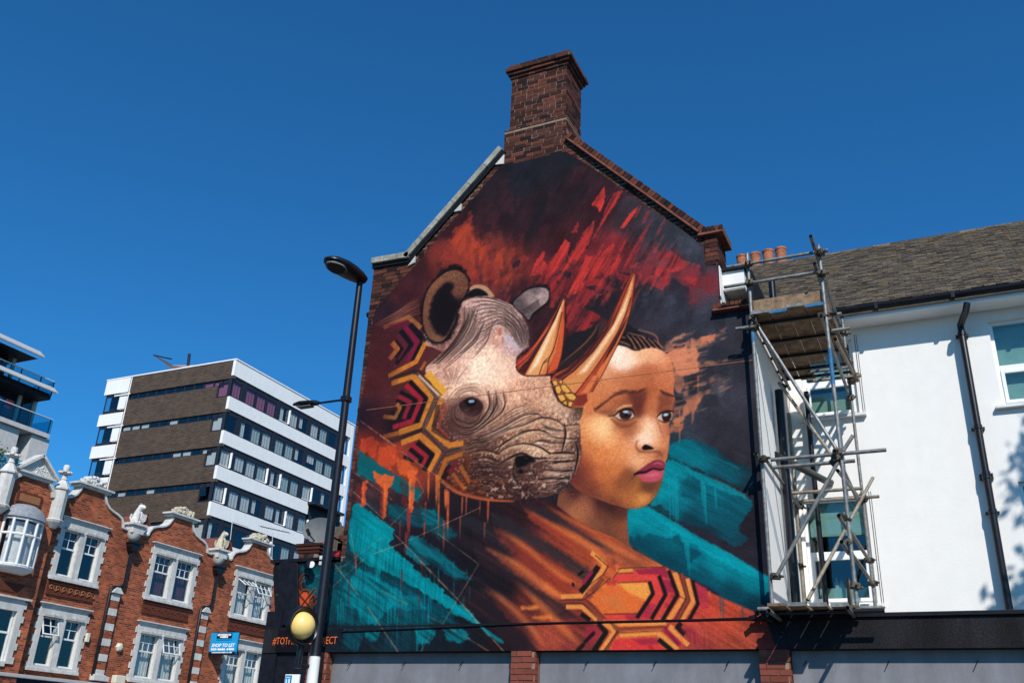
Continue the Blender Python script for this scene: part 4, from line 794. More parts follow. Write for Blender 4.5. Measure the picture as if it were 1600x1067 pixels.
    p.poly(B(190, 610, 230, 600, 240, 650, 210, 670), (176, 92, 72), .7, 1.5); p.stroke(B(140, 600, 130, 660, 90, 740, 20, 830), [2, 2, 1.5, .6], (120, 84, 74), .7, .9)
    # neck folds under the ear
    p.fam(A(860, 440, 870, 560, 800, 700, 680, 830, 570, 930), A(1000, 420, 950, 520, 900, 640, 780, 790, 620, 950), 11, 2.0, DKL, .85, .7, hl=(232, 190, 164))
    p.fam(A(1000, 420, 960, 540, 900, 660, 760, 800, 600, 960), A(1067, 540, 1020, 640, 960, 740, 820, 860, 650, 990), 10, 1.7, DKL, .75, .7, frag=1, hl=(240, 200, 172))
    p.fam(A(930, 430, 1000, 500, 1067, 520), A(920, 470, 980, 560, 1067, 580), 3, 1.1, DKL, .6)
    p.fam(Cz(560, 20, 600, 60, 630, 110, 620, 200), Cz(820, 0, 760, 80, 720, 140, 710, 230), 7, 1.1, (110, 72, 60), .7, .8, frag=1)
    # eye and its rings
    p.poly(Cz(640, 380, 690, 290, 780, 255, 880, 270, 940, 330, 930, 430, 860, 520, 760, 540, 680, 480), (96, 62, 56), .75, 5, smooth=True)
    p.fam(Cz(720, 330, 700, 420, 780, 480, 880, 460, 930, 360), Cz(610, 400, 640, 540, 760, 610, 900, 560, 1000, 420), 9, 1.9, (44, 26, 28), .85, .6, hl=(158, 110, 90))
    p.fam(Cz(690, 320, 760, 240, 860, 230, 930, 300), Cz(600, 340, 720, 190, 880, 150, 990, 220), 6, 1.6, (84, 50, 44), .8, .6, hl=(222, 172, 140))
    p.poly(Cz(730, 330, 780, 285, 850, 270, 910, 300, 935, 350, 900, 410, 830, 430, 770, 400), (54, 30, 30), .95, 2, smooth=True)
    p.poly(Cz(775, 300, 830, 275, 880, 300, 860, 340, 810, 345), (22, 16, 20), 1, 1.2, smooth=True)
    p.poly(Cz(810, 298, 850, 290, 860, 308, 825, 316), (150, 170, 190), .9, .8, smooth=True)
    p.fam(Cz(770, 360, 830, 395, 900, 360), Cz(760, 400, 830, 440, 915, 390), 3, 1.4, (112, 72, 62), .8, .5)
    p.fam(Cz(960, 210, 985, 330, 930, 450, 820, 560), Cz(1060, 260, 1040, 380, 960, 500, 840, 600), 6, 1.9, (60, 36, 34), .8, .7, hl=(214, 162, 130))
    p.stroke(Cz(1040, 280, 1055, 350, 1010, 440), [1, 2.4, 1], DKL, .9, .5)
    # cheek & muzzle folds
    for z, w in ((Dz(245, 290, 262, 380, 220, 460, 90, 560, 0, 620), 2.2), (Dz(185, 270, 190, 380, 120, 500, 0, 600), 2), (Dz(125, 270, 130, 400, 60, 520, 0, 560), 2),
                 (Dz(0, 680, 180, 600, 400, 480, 520, 460, 580, 490), 1.8), (Dz(0, 720, 220, 620, 430, 550, 560, 495, 680, 510, 750, 560), 2.2), (Dz(150, 770, 300, 680, 470, 600, 600, 605), 2.2), (Dz(180, 800, 260, 700, 420, 610, 560, 590), 1.6),
                 (Dz(560, 540, 620, 580, 700, 600, 755, 600), 2), (Dz(570, 600, 640, 640, 700, 660, 750, 665), 2), (Dz(490, 700, 560, 680, 640, 700, 745, 705), 2), (Dz(480, 710, 560, 740, 640, 790), 2.2), (Dz(755, 540, 765, 640, 735, 780), 3), (Dz(760, 560, 880, 545), 2.6), (Dz(760, 665, 850, 670), 2.4), (Dz(640, 790, 740, 785, 840, 790), 3),
                 (Dz(640, 855, 720, 860, 850, 850), 3), (Dz(625, 930, 720, 940, 830, 930), 3), (Dz(530, 1010, 640, 1000, 800, 1000), 3), (Dz(850, 690, 870, 800, 840, 950), 3), (Dz(215, 880, 300, 830, 400, 790, 500, 830, 640, 830), 3), (Dz(190, 800, 280, 740, 390, 710, 470, 715, 560, 745, 640, 800), 2),
                 (Dz(520, 1000, 500, 900, 620, 850), 3.4), (Dz(0, 770, 120, 770, 220, 800), 2), (Dz(0, 840, 100, 825, 210, 860), 2.4), (Dz(340, 880, 330, 960, 380, 1067), 3)):
        p.stroke([(x_ + .5, y_ + 2.4) for x_, y_ in z], [w * .6, w * 1.8, w * 1.8, w * .6], (222, 176, 138), .42, 1.6); p.stroke(z, [w * .5, w * 1.25, w * 1.25, w * .6], (36, 22, 24), .92, .8)
    for z in (Dz(200, 830, 300, 750, 420, 735, 560, 770, 620, 815), Dz(300, 660, 420, 640, 520, 620), Dz(320, 600, 460, 560, 560, 540, 680, 560), Dz(100, 660, 300, 580, 430, 520), Dz(660, 820, 760, 815, 820, 825), Dz(590, 640, 680, 640, 740, 640), Dz(780, 700, 800, 760), Dz(780, 580, 850, 570), Dz(620, 560, 700, 575, 740, 590), Dz(560, 960, 660, 955, 800, 965), Dz(640, 890, 740, 895, 800, 890)):
        p.stroke(z, [1, 6, 6, 2], (232, 188, 150), .4, 3)
    p.poly(Dz(345, 830, 400, 805, 470, 815, 520, 860, 440, 900, 410, 960, 360, 940), (20, 16, 20), 1, 2.2, smooth=True)
    p.poly(Dz(460, 870, 600, 860, 560, 920, 480, 930), (120, 78, 66), .7, 3, smooth=True)
    # lower-jaw scales
    for i in range(60):
        t = rng.uniform(0, 1); x = 700 + 140 * t + rng.uniform(-4, 4); y = 733 + rng.uniform(-14, 34) - 10 * abs(t - .5) + 8 * t
        if y > 778: continue
        r = rng.uniform(3.5, 6.5); an = rng.uniform(-.6, .5)
        e = [(x + r * 1.5 * math.cos(u) * math.cos(an) - r * .75 * math.sin(u) * math.sin(an), y + r * 1.5 * math.cos(u) * math.sin(an) + r * .75 * math.sin(u) * math.cos(an)) for u in np.linspace(0, 6.283, 11)[:-1]]
        org = x < 790 and y > 745 or x < 735
        p.poly(e, (42, 24, 26), .6, 1.4)
        e2 = [(x + (a - x) * .72, y + (b - y) * .72 - .4) for a, b in e]
        p.poly(e2, (176, 84, 44) if org and rng.random() < .5 else (112, 76, 64), .5, 1.6)
    p.stroke([(690, 752), (712, 768), (738, 776), (768, 781), (800, 783)], [3, 4, 4, 2], (206, 92, 48), .75, 1.2)
    p.fam(Cz(780, 640, 860, 620, 960, 600, 1067, 560), Cz(790, 760, 900, 720, 1000, 700, 1067, 690), 7, 2.2, (46, 28, 28), .75, .8, hl=(150, 104, 84))
    HLW = (236, 194, 164)
    p.fam(B(0, 350, 100, 342, 220, 372, 320, 416, 400, 500), B(20, 580, 80, 530, 150, 512, 240, 560, 330, 650), 9, 1.4, DKL, .6, 1.0, frag=1, hl=HLW)
    p.fam(Dz(0, 590, 150, 545, 280, 440, 420, 380, 520, 390), Dz(0, 760, 200, 650, 420, 560, 560, 500, 640, 500), 8, 1.8, (52, 32, 32), .6, 1.0, frag=1, hl=HLW)
    p.fam(Dz(560, 520, 660, 560, 760, 580), Dz(480, 715, 600, 740, 745, 760), 7, 1.7, (46, 28, 28), .6, .9, frag=1, hl=HLW)
    p.fam(Dz(0, 770, 100, 750, 230, 790), Ez(0, 560, 150, 600, 330, 610), 8, 2.0, (40, 25, 26), .65, 1.2, frag=1, hl=(156, 104, 80))
    p.fam(Dz(640, 800, 740, 795, 850, 790), Ez(520, 580, 640, 590, 760, 520), 6, 2.0, (40, 26, 28), .7, 1.0, hl=(190, 142, 118))
    p.fam(A(900, 420, 900, 540, 820, 690, 700, 830), A(1060, 480, 1010, 600, 920, 720, 760, 860), 12, 1.3, DKL, .55, .9, frag=1, hl=HLW)
    p.fam(Cz(980, 260, 1010, 400, 960, 520), Dz(250, 260, 290, 340, 250, 440), 4, 1.6, (70, 44, 40), .6, .8, hl=HLW)
    for i in range(140):
        x = rng.uniform(690, 900); y = rng.uniform(640, 772)
        if x < 720 and y < 690: continue
        p.stroke([(x, y), (x + rng.uniform(2, 7), y + rng.uniform(-2, 2))], [.8, 1.5, .6], (40, 26, 26) if rng.random() < .7 else (226, 180, 148), .42, .5)
    # near ear
    p.fam(A(130, 570, 300, 470, 430, 380, 530, 330), A(200, 600, 330, 540, 460, 500, 530, 480), 12, 1.8, (150, 92, 66), .5, .8)
    p.poly(A(560, 300, 640, 180, 730, 100, 800, 70, 880, 110, 930, 200, 925, 290, 880, 370, 840, 440, 840, 540, 770, 680, 690, 730, 600, 720, 530, 600, 520, 450), (26, 20, 26), 1, 2.5, 1.5, 3, smooth=True)
    p.shade(A(545, 400, 590, 270, 670, 180, 760, 125, 840, 125, 900, 175, 915, 250, 880, 340, 830, 420, 800, 560, 720, 690, 650, 715, 580, 670, 540, 560), [(672, 470, 120, 72, 50), (665, 490, 110, 66, 48), (680, 445, 126, 76, 52), (705, 428, 122, 76, 54), (722, 430, 112, 70, 50), (728, 445, 104, 62, 46), (715, 440, 110, 66, 50), (670, 515, 108, 66, 48), (685, 528, 118, 74, 52), (693, 523, 126, 80, 58), (690, 480, 30, 22, 26), (700, 500, 26, 20, 24), (690, 465, 36, 24, 28), (718, 455, 110, 60, 46), (715, 475, 40, 26, 28), (710, 500, 120, 80, 60), (705, 515, 90, 58, 46)], 1, 1.2, smooth=True, grain=.08)
    p.poly(A(598, 430, 650, 300, 720, 230, 780, 225, 800, 260, 770, 300, 800, 350, 835, 400, 800, 540, 730, 660, 660, 650, 600, 560), (24, 17, 24), .95, 4, 1.5, smooth=True)
    for i in range(60):
        t = rng.uniform(0, 1)
        c = p.cr(A(550, 560, 545, 420, 600, 280, 700, 170, 800, 140, 880, 200, 890, 280), 8); q = c[int(t * (len(c) - 1))]
        p.stroke([(q[0] + rng.uniform(-3, 5), q[1] + rng.uniform(-2, 6)), (q[0] + rng.uniform(0, 6), q[1] + rng.uniform(0, 8))], [1.2, .5], (150, 98, 66) if rng.random() < .5 else (70, 42, 36), .5, .4)
    p.fam(A(830, 470, 820, 560, 760, 640), A(880, 430, 880, 560, 800, 680), 4, 1.6, (176, 120, 92), .7, .6)
    # ---------- hexagon collar, left ----------
    YC = (206, 120, 42); Y2 = (176, 98, 36); CR = (150, 26, 52); MV = (92, 30, 48); BB = (24, 20, 28); BD = (70, 46, 40)
    for z, w, c, a in ((A(210, 595, 420, 510, 520, 600), 7, (170, 100, 52), .8), (A(250, 600, 390, 560, 480, 690, 420, 860), 10, (104, 28, 48), .7), (A(430, 570, 545, 700, 430, 900), 8.5, BB, 1), (A(385, 590, 490, 715, 410, 890), 7, (122, 24, 52), .9), (A(350, 620, 440, 740, 310, 900), 8, BB, .95), (A(330, 660, 400, 745, 330, 860), 6, MV, .9), (A(310, 710, 360, 775, 310, 850), 6, BB, .95), (A(280, 720, 325, 775, 260, 860), 7.5, (206, 112, 48), .95),
                       (A(560, 720, 480, 880, 250, 1000), 7.5, YC, .95), (A(270, 1030, 470, 960, 560, 720), 0, BD, 0), (A(265, 1035, 480, 960), 7, (52, 38, 38), .95), (A(520, 950, 560, 880), 5, Y2, .8), (A(275, 1060, 450, 1005, 540, 1067), 8, YC, .95),
                       (Cz(375, 70, 560, 255, 430, 530), 9, (126, 92, 78), .9), (Cz(460, 70, 610, 240), 12, (226, 150, 44), .95), (Cz(350, 95, 500, 280, 420, 500, 230, 560), 9, YC, .95), (Cz(170, 115, 370, 50), 0, BD, 0), (Cz(320, 140, 455, 280, 370, 480), 8, BB, .97), (Cz(290, 165, 415, 290, 340, 470, 180, 520), 7.5, (168, 30, 44), .9), (Cz(240, 225, 370, 300, 310, 450), 7, BB, .95), (Cz(225, 260, 325, 310, 270, 450), 6.5, (140, 30, 48), .9), (Cz(210, 295, 275, 330, 225, 440), 6, BB, .95), (Cz(215, 320, 240, 360, 200, 440, 100, 430), 6, (186, 110, 44), .75),
                       (Cz(590, 280, 475, 520, 650, 670, 770, 650), 8.5, YC, .95), (Cz(560, 330, 520, 540, 640, 610), 8, (60, 38, 34), .75), (Cz(620, 340, 560, 520, 640, 600), 4, (168, 60, 40), .6), (Cz(545, 270, 430, 530, 610, 720, 520, 900), 6.5, (84, 62, 56), .95), (Cz(620, 735, 740, 700), 7, (84, 62, 56), .95), (Cz(430, 535, 240, 620, 150, 640), 6, (52, 40, 38), .9), (Cz(400, 500, 300, 545, 100, 600), 7, Y2, .8), (Cz(250, 650, 410, 590, 560, 730, 480, 880), 9, YC, .95), (Cz(380, 645, 510, 750, 440, 880), 8, BB, .97), (Cz(330, 660, 450, 760, 430, 830), 7.5, (156, 28, 42), .9), (Cz(320, 700, 420, 780, 400, 820), 7, BB, .95), (Cz(270, 760, 360, 800), 6, BB, .85), (Cz(300, 730, 370, 790), 5, (150, 30, 54), .85),
                       (Cz(760, 740, 620, 790, 560, 950), 7, Y2, .9), (Cz(660, 830, 600, 950), 9, BB, .8), (Cz(720, 800, 640, 900), 7, (110, 26, 44), .7), (Cz(740, 840, 820, 980), 6, (176, 92, 40), .7), (Cz(680, 900, 780, 1040), 5, (186, 90, 38), .7)):
        if a: p.stroke(z, w, c, a, .9, smooth=False, tex=.15, butt=True)
    for z, w in ((Cz(400, 60, 590, 255), 1.2), (Cz(375, 70, 545, 260), 1.2), (Cz(520, 280, 430, 500), 1), (Cz(560, 280, 460, 520), 1), (Cz(440, 540, 600, 720, 620, 730), 1), (A(480, 955, 580, 1067), 1.2), (A(495, 950, 610, 1067), 1.2), (Cz(610, 740, 520, 900), 1), (Cz(240, 610, 420, 540), 1), (Cz(620, 730, 740, 690), 1), (A(270, 1020, 470, 945), 1)):
        p.stroke(z, w, (36, 22, 24), .85, .4, smooth=False)
    p.poly([(572, 500), (612, 495), (622, 560), (608, 640), (612, 690), (575, 690)], (66, 28, 34), .5, 14)
    p.stroke(Cz(400, 90, 560, 250), 3, (226, 190, 166), .8, .7, smooth=False)
    # ---------- horns ----------
    h1 = Hz(28, 740, 40, 690, 110, 640, 190, 550, 280, 410, 340, 310, 380, 225, 393, 214, 403, 230, 402, 330, 395, 480, 378, 640, 350, 750, 310, 795, 200, 808, 100, 806, 50, 780)
    p.poly(h1, (150, 52, 36), 1, .7)
    for z, c, a, so in ((Hz(100, 806, 215, 808, 290, 680, 350, 400, 400, 240, 385, 235, 300, 430), (232, 156, 92), .95, 1.5), (Hz(250, 805, 330, 640, 375, 420, 400, 240, 360, 380, 290, 640, 215, 806), (222, 124, 68), .9, 2), (Hz(270, 795, 350, 745, 380, 620, 400, 420, 385, 330, 340, 600), (206, 84, 46), .95, 1.5), (Hz(340, 760, 372, 660, 395, 500, 398, 350, 403, 500, 380, 660, 355, 750), (120, 44, 36), .8, 1.2),
                        (Hz(130, 790, 280, 490, 370, 300, 330, 420, 200, 720), (255, 236, 198), .75, 3.5), (Hz(45, 775, 95, 800, 200, 620, 330, 380, 385, 230, 300, 400, 180, 600), (70, 30, 32), .95, 1), (Hz(60, 740, 120, 690, 240, 520, 330, 370, 250, 470, 130, 640, 50, 710), (206, 84, 50), .95, 1.2), (Hz(35, 735, 60, 745, 130, 660, 60, 690), (190, 66, 44), .8, 1.2)):
        p.poly(z, c, a, so)
    for z, w in ((Hz(30, 745, 120, 670, 250, 500, 340, 340, 390, 220), 1.3), (Hz(205, 806, 240, 710, 290, 660, 330, 560, 380, 330), 1.4), (Hz(265, 800, 280, 690, 320, 600), 1.2), (Hz(240, 715, 275, 695), 1.3), (Hz(400, 230, 402, 400, 380, 640, 350, 750), 1.1), (Hz(28, 740, 50, 782, 100, 808, 200, 810, 310, 797), 1.6)):
        p.stroke(z, w, (40, 20, 22), .9, .45)
    h2 = Hz(295, 830, 330, 790, 420, 745, 520, 670, 620, 560, 720, 420, 800, 260, 860, 130, 900, 45, 918, 33, 935, 50, 932, 130, 900, 300, 850, 460, 790, 600, 720, 730, 660, 830, 610, 930, 570, 945, 570, 1000, 540, 1040, 440, 1050, 370, 1010, 325, 930)
    p.poly(h2, (160, 60, 38), 1, .7)
    for z, c, a, so in ((Hz(385, 840, 500, 740, 640, 580, 760, 400, 850, 220, 905, 60, 925, 45, 915, 150, 880, 300, 800, 480, 700, 640, 600, 800, 480, 940, 400, 930), (212, 122, 70), 1, 1.2), (Hz(500, 800, 620, 650, 740, 480, 835, 300, 905, 110, 860, 310, 770, 480, 660, 640, 560, 780), (255, 226, 176), .8, 4), (Hz(400, 850, 560, 790, 500, 900, 450, 940, 380, 880), (216, 140, 76), .6, 4),
                        (Hz(330, 810, 460, 740, 600, 620, 740, 430, 850, 200, 910, 50, 880, 180, 780, 400, 640, 600, 500, 730, 390, 830), (200, 84, 48), .95, 1.2), (Hz(320, 820, 420, 760, 560, 640, 700, 460, 800, 280, 720, 460, 580, 650, 430, 790, 350, 835), (66, 28, 32), .9, 1.2), (Hz(350, 838, 440, 790, 600, 630, 750, 430, 830, 270, 770, 420, 620, 630, 470, 780, 390, 835), (80, 34, 34), .85, 1),
                        (Hz(640, 790, 740, 640, 840, 450, 910, 250, 860, 450, 780, 610, 720, 730, 660, 830), (220, 110, 58), .95, 1.2), (Hz(690, 720, 780, 580, 850, 440, 880, 360, 800, 490, 730, 620), (58, 26, 30), .9, 1.2), (Hz(480, 950, 570, 820, 640, 790, 600, 880, 520, 960), (186, 70, 44), .95, 1), (Hz(520, 950, 620, 810, 660, 800, 580, 940), (222, 124, 68), .8, 1.5),
                        (Hz(490, 960, 560, 950, 575, 1000, 540, 1035, 470, 1030), (120, 44, 36), .9, 1.2), (Hz(300, 835, 385, 840, 350, 870, 310, 870), (206, 100, 50), .8, 1)):
        p.poly(z, c, a, so)
    for z in (Hz(300, 850, 340, 842, 350, 880, 320, 890), Hz(355, 842, 385, 842, 380, 870, 358, 870), Hz(325, 890, 360, 880, 378, 920, 360, 950, 335, 940), Hz(365, 880, 400, 870, 450, 930, 420, 945, 380, 925), Hz(390, 945, 460, 940, 490, 970, 470, 1000, 430, 990), Hz(340, 955, 390, 950, 410, 990, 370, 1010, 345, 990), Hz(375, 1015, 415, 995, 420, 1040, 395, 1040), Hz(425, 1005, 465, 1005, 450, 1045, 425, 1045)):
        p.poly(z, (226, 158, 72), 1, .8, smooth=True); p.stroke(z + z[:1], 1.3, (52, 26, 24), .9, .4, smooth=False)
    for z, w in ((Hz(295, 835, 330, 790, 430, 742, 540, 655, 660, 510, 780, 300, 900, 45), 1.2), (Hz(385, 838, 500, 740, 640, 580, 780, 360, 880, 130, 915, 50), 1.4), (Hz(610, 930, 720, 735, 850, 465, 905, 290, 932, 100), 1.2), (Hz(480, 950, 570, 830, 700, 650, 830, 420, 900, 220), 1.3), (Hz(430, 940, 470, 945, 490, 970), 1.2), (Hz(295, 850, 325, 930, 370, 1010, 440, 1052), 2.2)):
        p.stroke(z, w, (46, 22, 24), .9, .45)
    # ---------- chalk lines, seam and signature ----------
    for z, w, a in ((Q(10, 645, 200, 780), 1.3, .55), (L(110, 185, 290, 315), 1.1, .5), (L(100, 275, 250, 410), 1.1, .6), (L(230, 0, 300, 50), 1, .5), (L(355, 90, 445, 275, 275, 450), .9, .45), (L(300, 480, 610, 800, 840, 1060), 1.1, .7), (L(720, 355, 360, 520, 200, 580), 1, .6), (L(500, 470, 715, 630, 540, 920), 1, .6), (L(90, 480, 120, 690), .9, .5), (L(0, 620, 125, 780), 1.1, .7), (L(170, 840, 320, 1060), 1.1, .7), (L(240, 760, 365, 825), 1, .6), (L(460, 880, 600, 960), 1, .6), (L(0, 740, 160, 600), .9, .5), (L(640, 980, 770, 1060), 1, .6), (L(470, 990, 430, 1060), .9, .5), (L(0, 680, 240, 500), .8, .4), (Cz(250, 720, 540, 920, 740, 1067), 1, .5), (L(430, 620, 610, 800), .9, .5), (L(640, 830, 710, 920), 1.3, .7),
                    ([(430, 930), (480, 905), (540, 882)], 1, .5), ([(440, 1010), (470, 985)], .8, .4)):
        p.stroke(z, w, (206, 150, 110), a, .35, smooth=False, tex=.5)
    S = ZM(420, 840, 4.7)
    p.poly(S(220, 440, 250, 400, 285, 395, 308, 430, 300, 480, 260, 515, 225, 500), (222, 70, 44), 1, .8, smooth=True)
    for z in (S(298, 310, 285, 275, 250, 280, 228, 330, 235, 380, 270, 395), S(300, 435, 285, 395, 250, 395, 222, 440, 230, 500, 265, 515, 298, 480, 302, 435), S(210, 395, 250, 450, 310, 515), S(335, 380, 270, 460, 225, 520), S(310, 450, 330, 430, 330, 480, 350, 440, 360, 480), S(445, 360, 420, 440, 425, 580, 410, 590, 395, 570), S(445, 360, 438, 420), S(290, 520, 330, 560)):
        p.stroke(z, 5, (176, 86, 48), .75, 2.0); p.stroke(z, 1.9, (14, 9, 11), .97, .4)
    p.c *= (1 + .018 * p.fine + .012 * p.n[3])[..., None]
    np.clip(p.c, 0, 255, out=p.c)
    lu = p.c.max(2, keepdims=True) / 255
    p.c *= .72 + .28 * np.clip(lu / .42, 0, 1)        # deeper blacks in the paint
# ------------------------------------------------------------------ setting: ground, road, pavement
tag(MB().box(-900, 900, -900, 900, -.5, -.02).build('ground', 'ground_soil'), kind='structure')
tag(MB().box(-29, 60, -6, 9.2, -.3, -.016).build('road', 'asphalt'), kind='structure')
tag(MB().box(-29, 60, 9.35, 40, -.3, .11).build('pavement', 'paving'), kind='structure')
tag(MB().box(-29, 60, 9.2, 9.345, -.3, .105).build('kerb', 'concrete', bevel=.02), kind='structure')
# ------------------------------------------------------------------ the painted gable house
XL, XR, XS = -8.575, -2.095, -2.525          # left edge, right edge, right edge above the shoulder
MO = [W(*q) for q in ((437, 970), (431, 960), (428, 890), (431, 881), (438, 877), (515, 879), (540, 877), (548, 807), (554.4, 743), (562, 655), (563, 640), (571, 600), (574, 578), (577.8, 546), (580.6, 520), (583.4, 505), (588, 484),
      (616, 452.5), (631, 435.6), (652, 414), (687, 370.6), (722, 330.8), (752.5, 298), (785, 258), (881, 236), (912, 254.6), (940, 273), (972.5, 297), (1017.4, 327), (1058, 354), (1100.7, 385.7), (1101.8, 415), (1122, 416))]
zs = W(1127, 485)[1]
MO += [(XS + .004, zs + .02), (XR + .002, zs), (XR + .002, 3.285)]
MO[0] = (MO[0][0], 3.285)
kneL, sl0, slT = W(583, 420), W(640, 407), W(789, 236)
chL, chR = W(790, 230)[0], W(886, 200)[0]
apR, gR, pR = W(886, 216), W(1092, 368), W(1123, 360)
OUT = [(XL, 3.0), (XL, kneL[1]), (sl0[0], kneL[1] + .02), slT, (chL, slT[1] + .2), (chR, slT[1] + .2), apR, gR, (XS, gR[1]), (XS, zs - .03), (XR, zs - .03), (XR, 3.0)]
house = empty('gable_house', (-5.3, 12, 0))
tag(house, 'brick gable house with a huge painted mural of a rhino and a young woman', 'house')
MB().prism(OUT, 'y', 11.99, 12.5).build('wall_core', 'gable_brick', house)
AX = (chL + chR) / 2; BODY = [(XL + .01, 3.0), (XL + .01, 8.3), (AX, slT[1] - .9), (XS, gR[1] - .75), (XR - .022, zs - .3), (XR - .022, 3.0)]
MB().prism(BODY, 'y', 12.505, 19.5).build('rear_body', 'gable_brick', house)
# back-painted render coat and the painting itself
MB().prism([(x, z) for x, z in MO], 'y', 11.9775, 12.03).build('render_coat', 'black_paint', house)
PT = Paint(-9.95, -1.2, 2.85, 11.4, .0105)
paint_mural(PT)
def painted(name, poly, Y, parent, step=.0105):
    """a sheet of the painted wall: one vertex for each dab of paint, colour stored on the vertices"""
    poly = np.asarray(poly); x0, x1 = poly[:, 0].min(), poly[:, 0].max(); z0, z1 = poly[:, 1].min(), poly[:, 1].max()
    nx = int((x1 - x0) / step) + 1; nz = int((z1 - z0) / step) + 1
    gx = np.linspace(x0, x1, nx); gz = np.linspace(z0, z1, nz); X, Z = np.meshgrid(gx, gz)
    k = WALL / Y
    cx = np.clip((X * k - PT.x0) / PT.st, 0, PT.W - 1.01); cz = np.clip((PT.z1 - (1.6 + (Z - 1.6) * k)) / PT.st, 0, PT.H - 1.01)
    i0 = cx.astype(int); j0 = cz.astype(int); fx = (cx - i0)[..., None]; fz = (cz - j0)[..., None]
    C = PT.c; c = (C[j0, i0] * (1 - fx) + C[j0, i0 + 1] * fx) * (1 - fz) + (C[j0 + 1, i0] * (1 - fx) + C[j0 + 1, i0 + 1] * fx) * fz
    c = c / 255; c = np.where(c <= .04045, c / 12.92, ((c + .055) / 1.055) ** 2.4) * .98
    ok = inside(poly, X, Z)
    q = ok[:-1, :-1] & ok[1:, :-1] & ok[:-1, 1:] & ok[1:, 1:]
    J, Iq = np.nonzero(q); a = J * nx + Iq
    faces = np.stack([a, a + 1, a + nx + 1, a + nx], 1)
    used = np.unique(faces); remap = np.full(nx * nz, -1); remap[used] = np.arange(len(used)); faces = remap[faces]
    co = np.stack([X.ravel(), np.full(nx * nz, Y), Z.ravel()], 1)[used].astype(np.float32)
    me = bpy.data.meshes.new(name); me.vertices.add(len(co)); me.vertices.foreach_set('co', co.ravel())
    nf = len(faces); me.loops.add(nf * 4); me.loops.foreach_set('vertex_index', faces.ravel().astype(np.int32))
    me.polygons.add(nf); me.polygons.foreach_set('loop_start', np.arange(0, nf * 4, 4, dtype=np.int32)); me.polygons.foreach_set('loop_total', np.full(nf, 4, np.int32))
    me.update()
    at = me.color_attributes.new('paint', 'FLOAT_COLOR', 'POINT')
    at.data.foreach_set('color', np.concatenate([c.reshape(-1, 3)[used], np.ones((len(used), 1))], 1).astype(np.float32).ravel())
    me.materials.append(MAT['mural_paint'])
    o = bpy.data.objects.new(name, me); col.objects.link(o); adopt(o, parent)
    return o
m = bpy.data.materials.new('mural_paint'); MAT['mural_paint'] = m; m.use_nodes = True
n = m.node_tree.nodes; l = m.node_tree.links; b = n['Principled BSDF']; b.inputs['Roughness'].default_value = .75; b.inputs['Specular IOR Level'].default_value = .07
va = n.new('ShaderNodeVertexColor'); va.layer_name = 'paint'
geo = n.new('ShaderNodeNewGeometry')
hs = n.new('ShaderNodeTexNoise'); hs.inputs['Scale'].default_value = 26; hs.inputs['Detail'].default_value = 5; l.new(geo.outputs['Position'], hs.inputs['Vector'])
mr = n.new('ShaderNodeMapRange'); mr.inputs[1].default_value = .25; mr.inputs[2].default_value = .75; mr.inputs[3].default_value = .90; mr.inputs[4].default_value = 1.08; l.new(hs.outputs['Fac'], mr.inputs[0])
mx = n.new('ShaderNodeMix'); mx.data_type = 'RGBA'; mx.blend_type = 'MULTIPLY'; mx.inputs['Factor'].default_value = 1
l.new(va.outputs['Color'], mx.inputs[6]); l.new(mr.outputs[0], mx.inputs[7]); l.new(mx.outputs[2], b.inputs['Base Color'])
n2 = n.new('ShaderNodeTexNoise'); n2.inputs['Scale'].default_value = 62; n2.inputs['Detail'].default_value = 5; l.new(geo.outputs['Position'], n2.inputs['Vector'])
bp = n.new('ShaderNodeBump'); bp.inputs['Strength'].default_value = .45; bp.inputs['Distance'].default_value = .02; l.new(n2.outputs['Fac'], bp.inputs['Height']); l.new(bp.outputs[0], b.inputs['Normal'])
mural = painted('mural', MO, 11.9745, house)
mural['label'] = 'mural of a rhino head with gold horns beside a young woman, teal and red beams'
# the seam across the painting: the lower coat stands a little proud
zsm = W(800, 612)[1]
MB().prism([(11.9705, zsm - .006), (11.976, zsm - .006), (11.976, zsm + .005)], 'x', XL + .18, XR - .02).build('seam_ledge', 'terracotta_relief', house)
# ---- bricks
BRK = []          # centre, u, normal, length
def lay(org, u, n, ur, vr, ok, flem=True, off=0):
    org = np.array(org, float); u = np.array(u, float); n = np.array(n, float)
    k = 0; v = vr[0]
    while v + .065 <= vr[1] + 1e-6:
        x = ur[0] - (.1125 if k % 2 else 0) - random.choice((0, .03, .06)) - off; j = k + random.randint(0, 2)
        while x < ur[1]:
            L = .215 if (not flem or (j + k // 2) % 3 != 2) else .1025
            a, bb = max(x, ur[0]), min(x + L, ur[1])
            if bb - a > .04:
                pc = org + u * (a + bb) / 2 + np.array([0, 0, v + .0325])
                if ok((a + bb) / 2, v + .0325, (bb - a) / 2): BRK.append((pc, u, n, bb - a))
            x += L + .01; j += 1
        v += .075; k += 1
def ok_gable(x, z, h):
    pts = np.array([(x - h, z - .03), (x + h, z - .03), (x - h, z + .03), (x + h, z + .03)])
    if not inside(OUT, pts[:, 0], pts[:, 1]).all(): return False
    if inside(MO, np.array([x]), np.array([z]))[0] and edge_dist(MO, np.array([x]), np.array([z]))[0] > .2: return False
    return z > 3.35 and not (x < XL + .3 and z < 4.4)
lay((0, 11.994, 0), (1, 0, 0), (0, -1, 0), (XL, XS), (4.32, 11.6), ok_gable)
any_ok = lambda *a: True
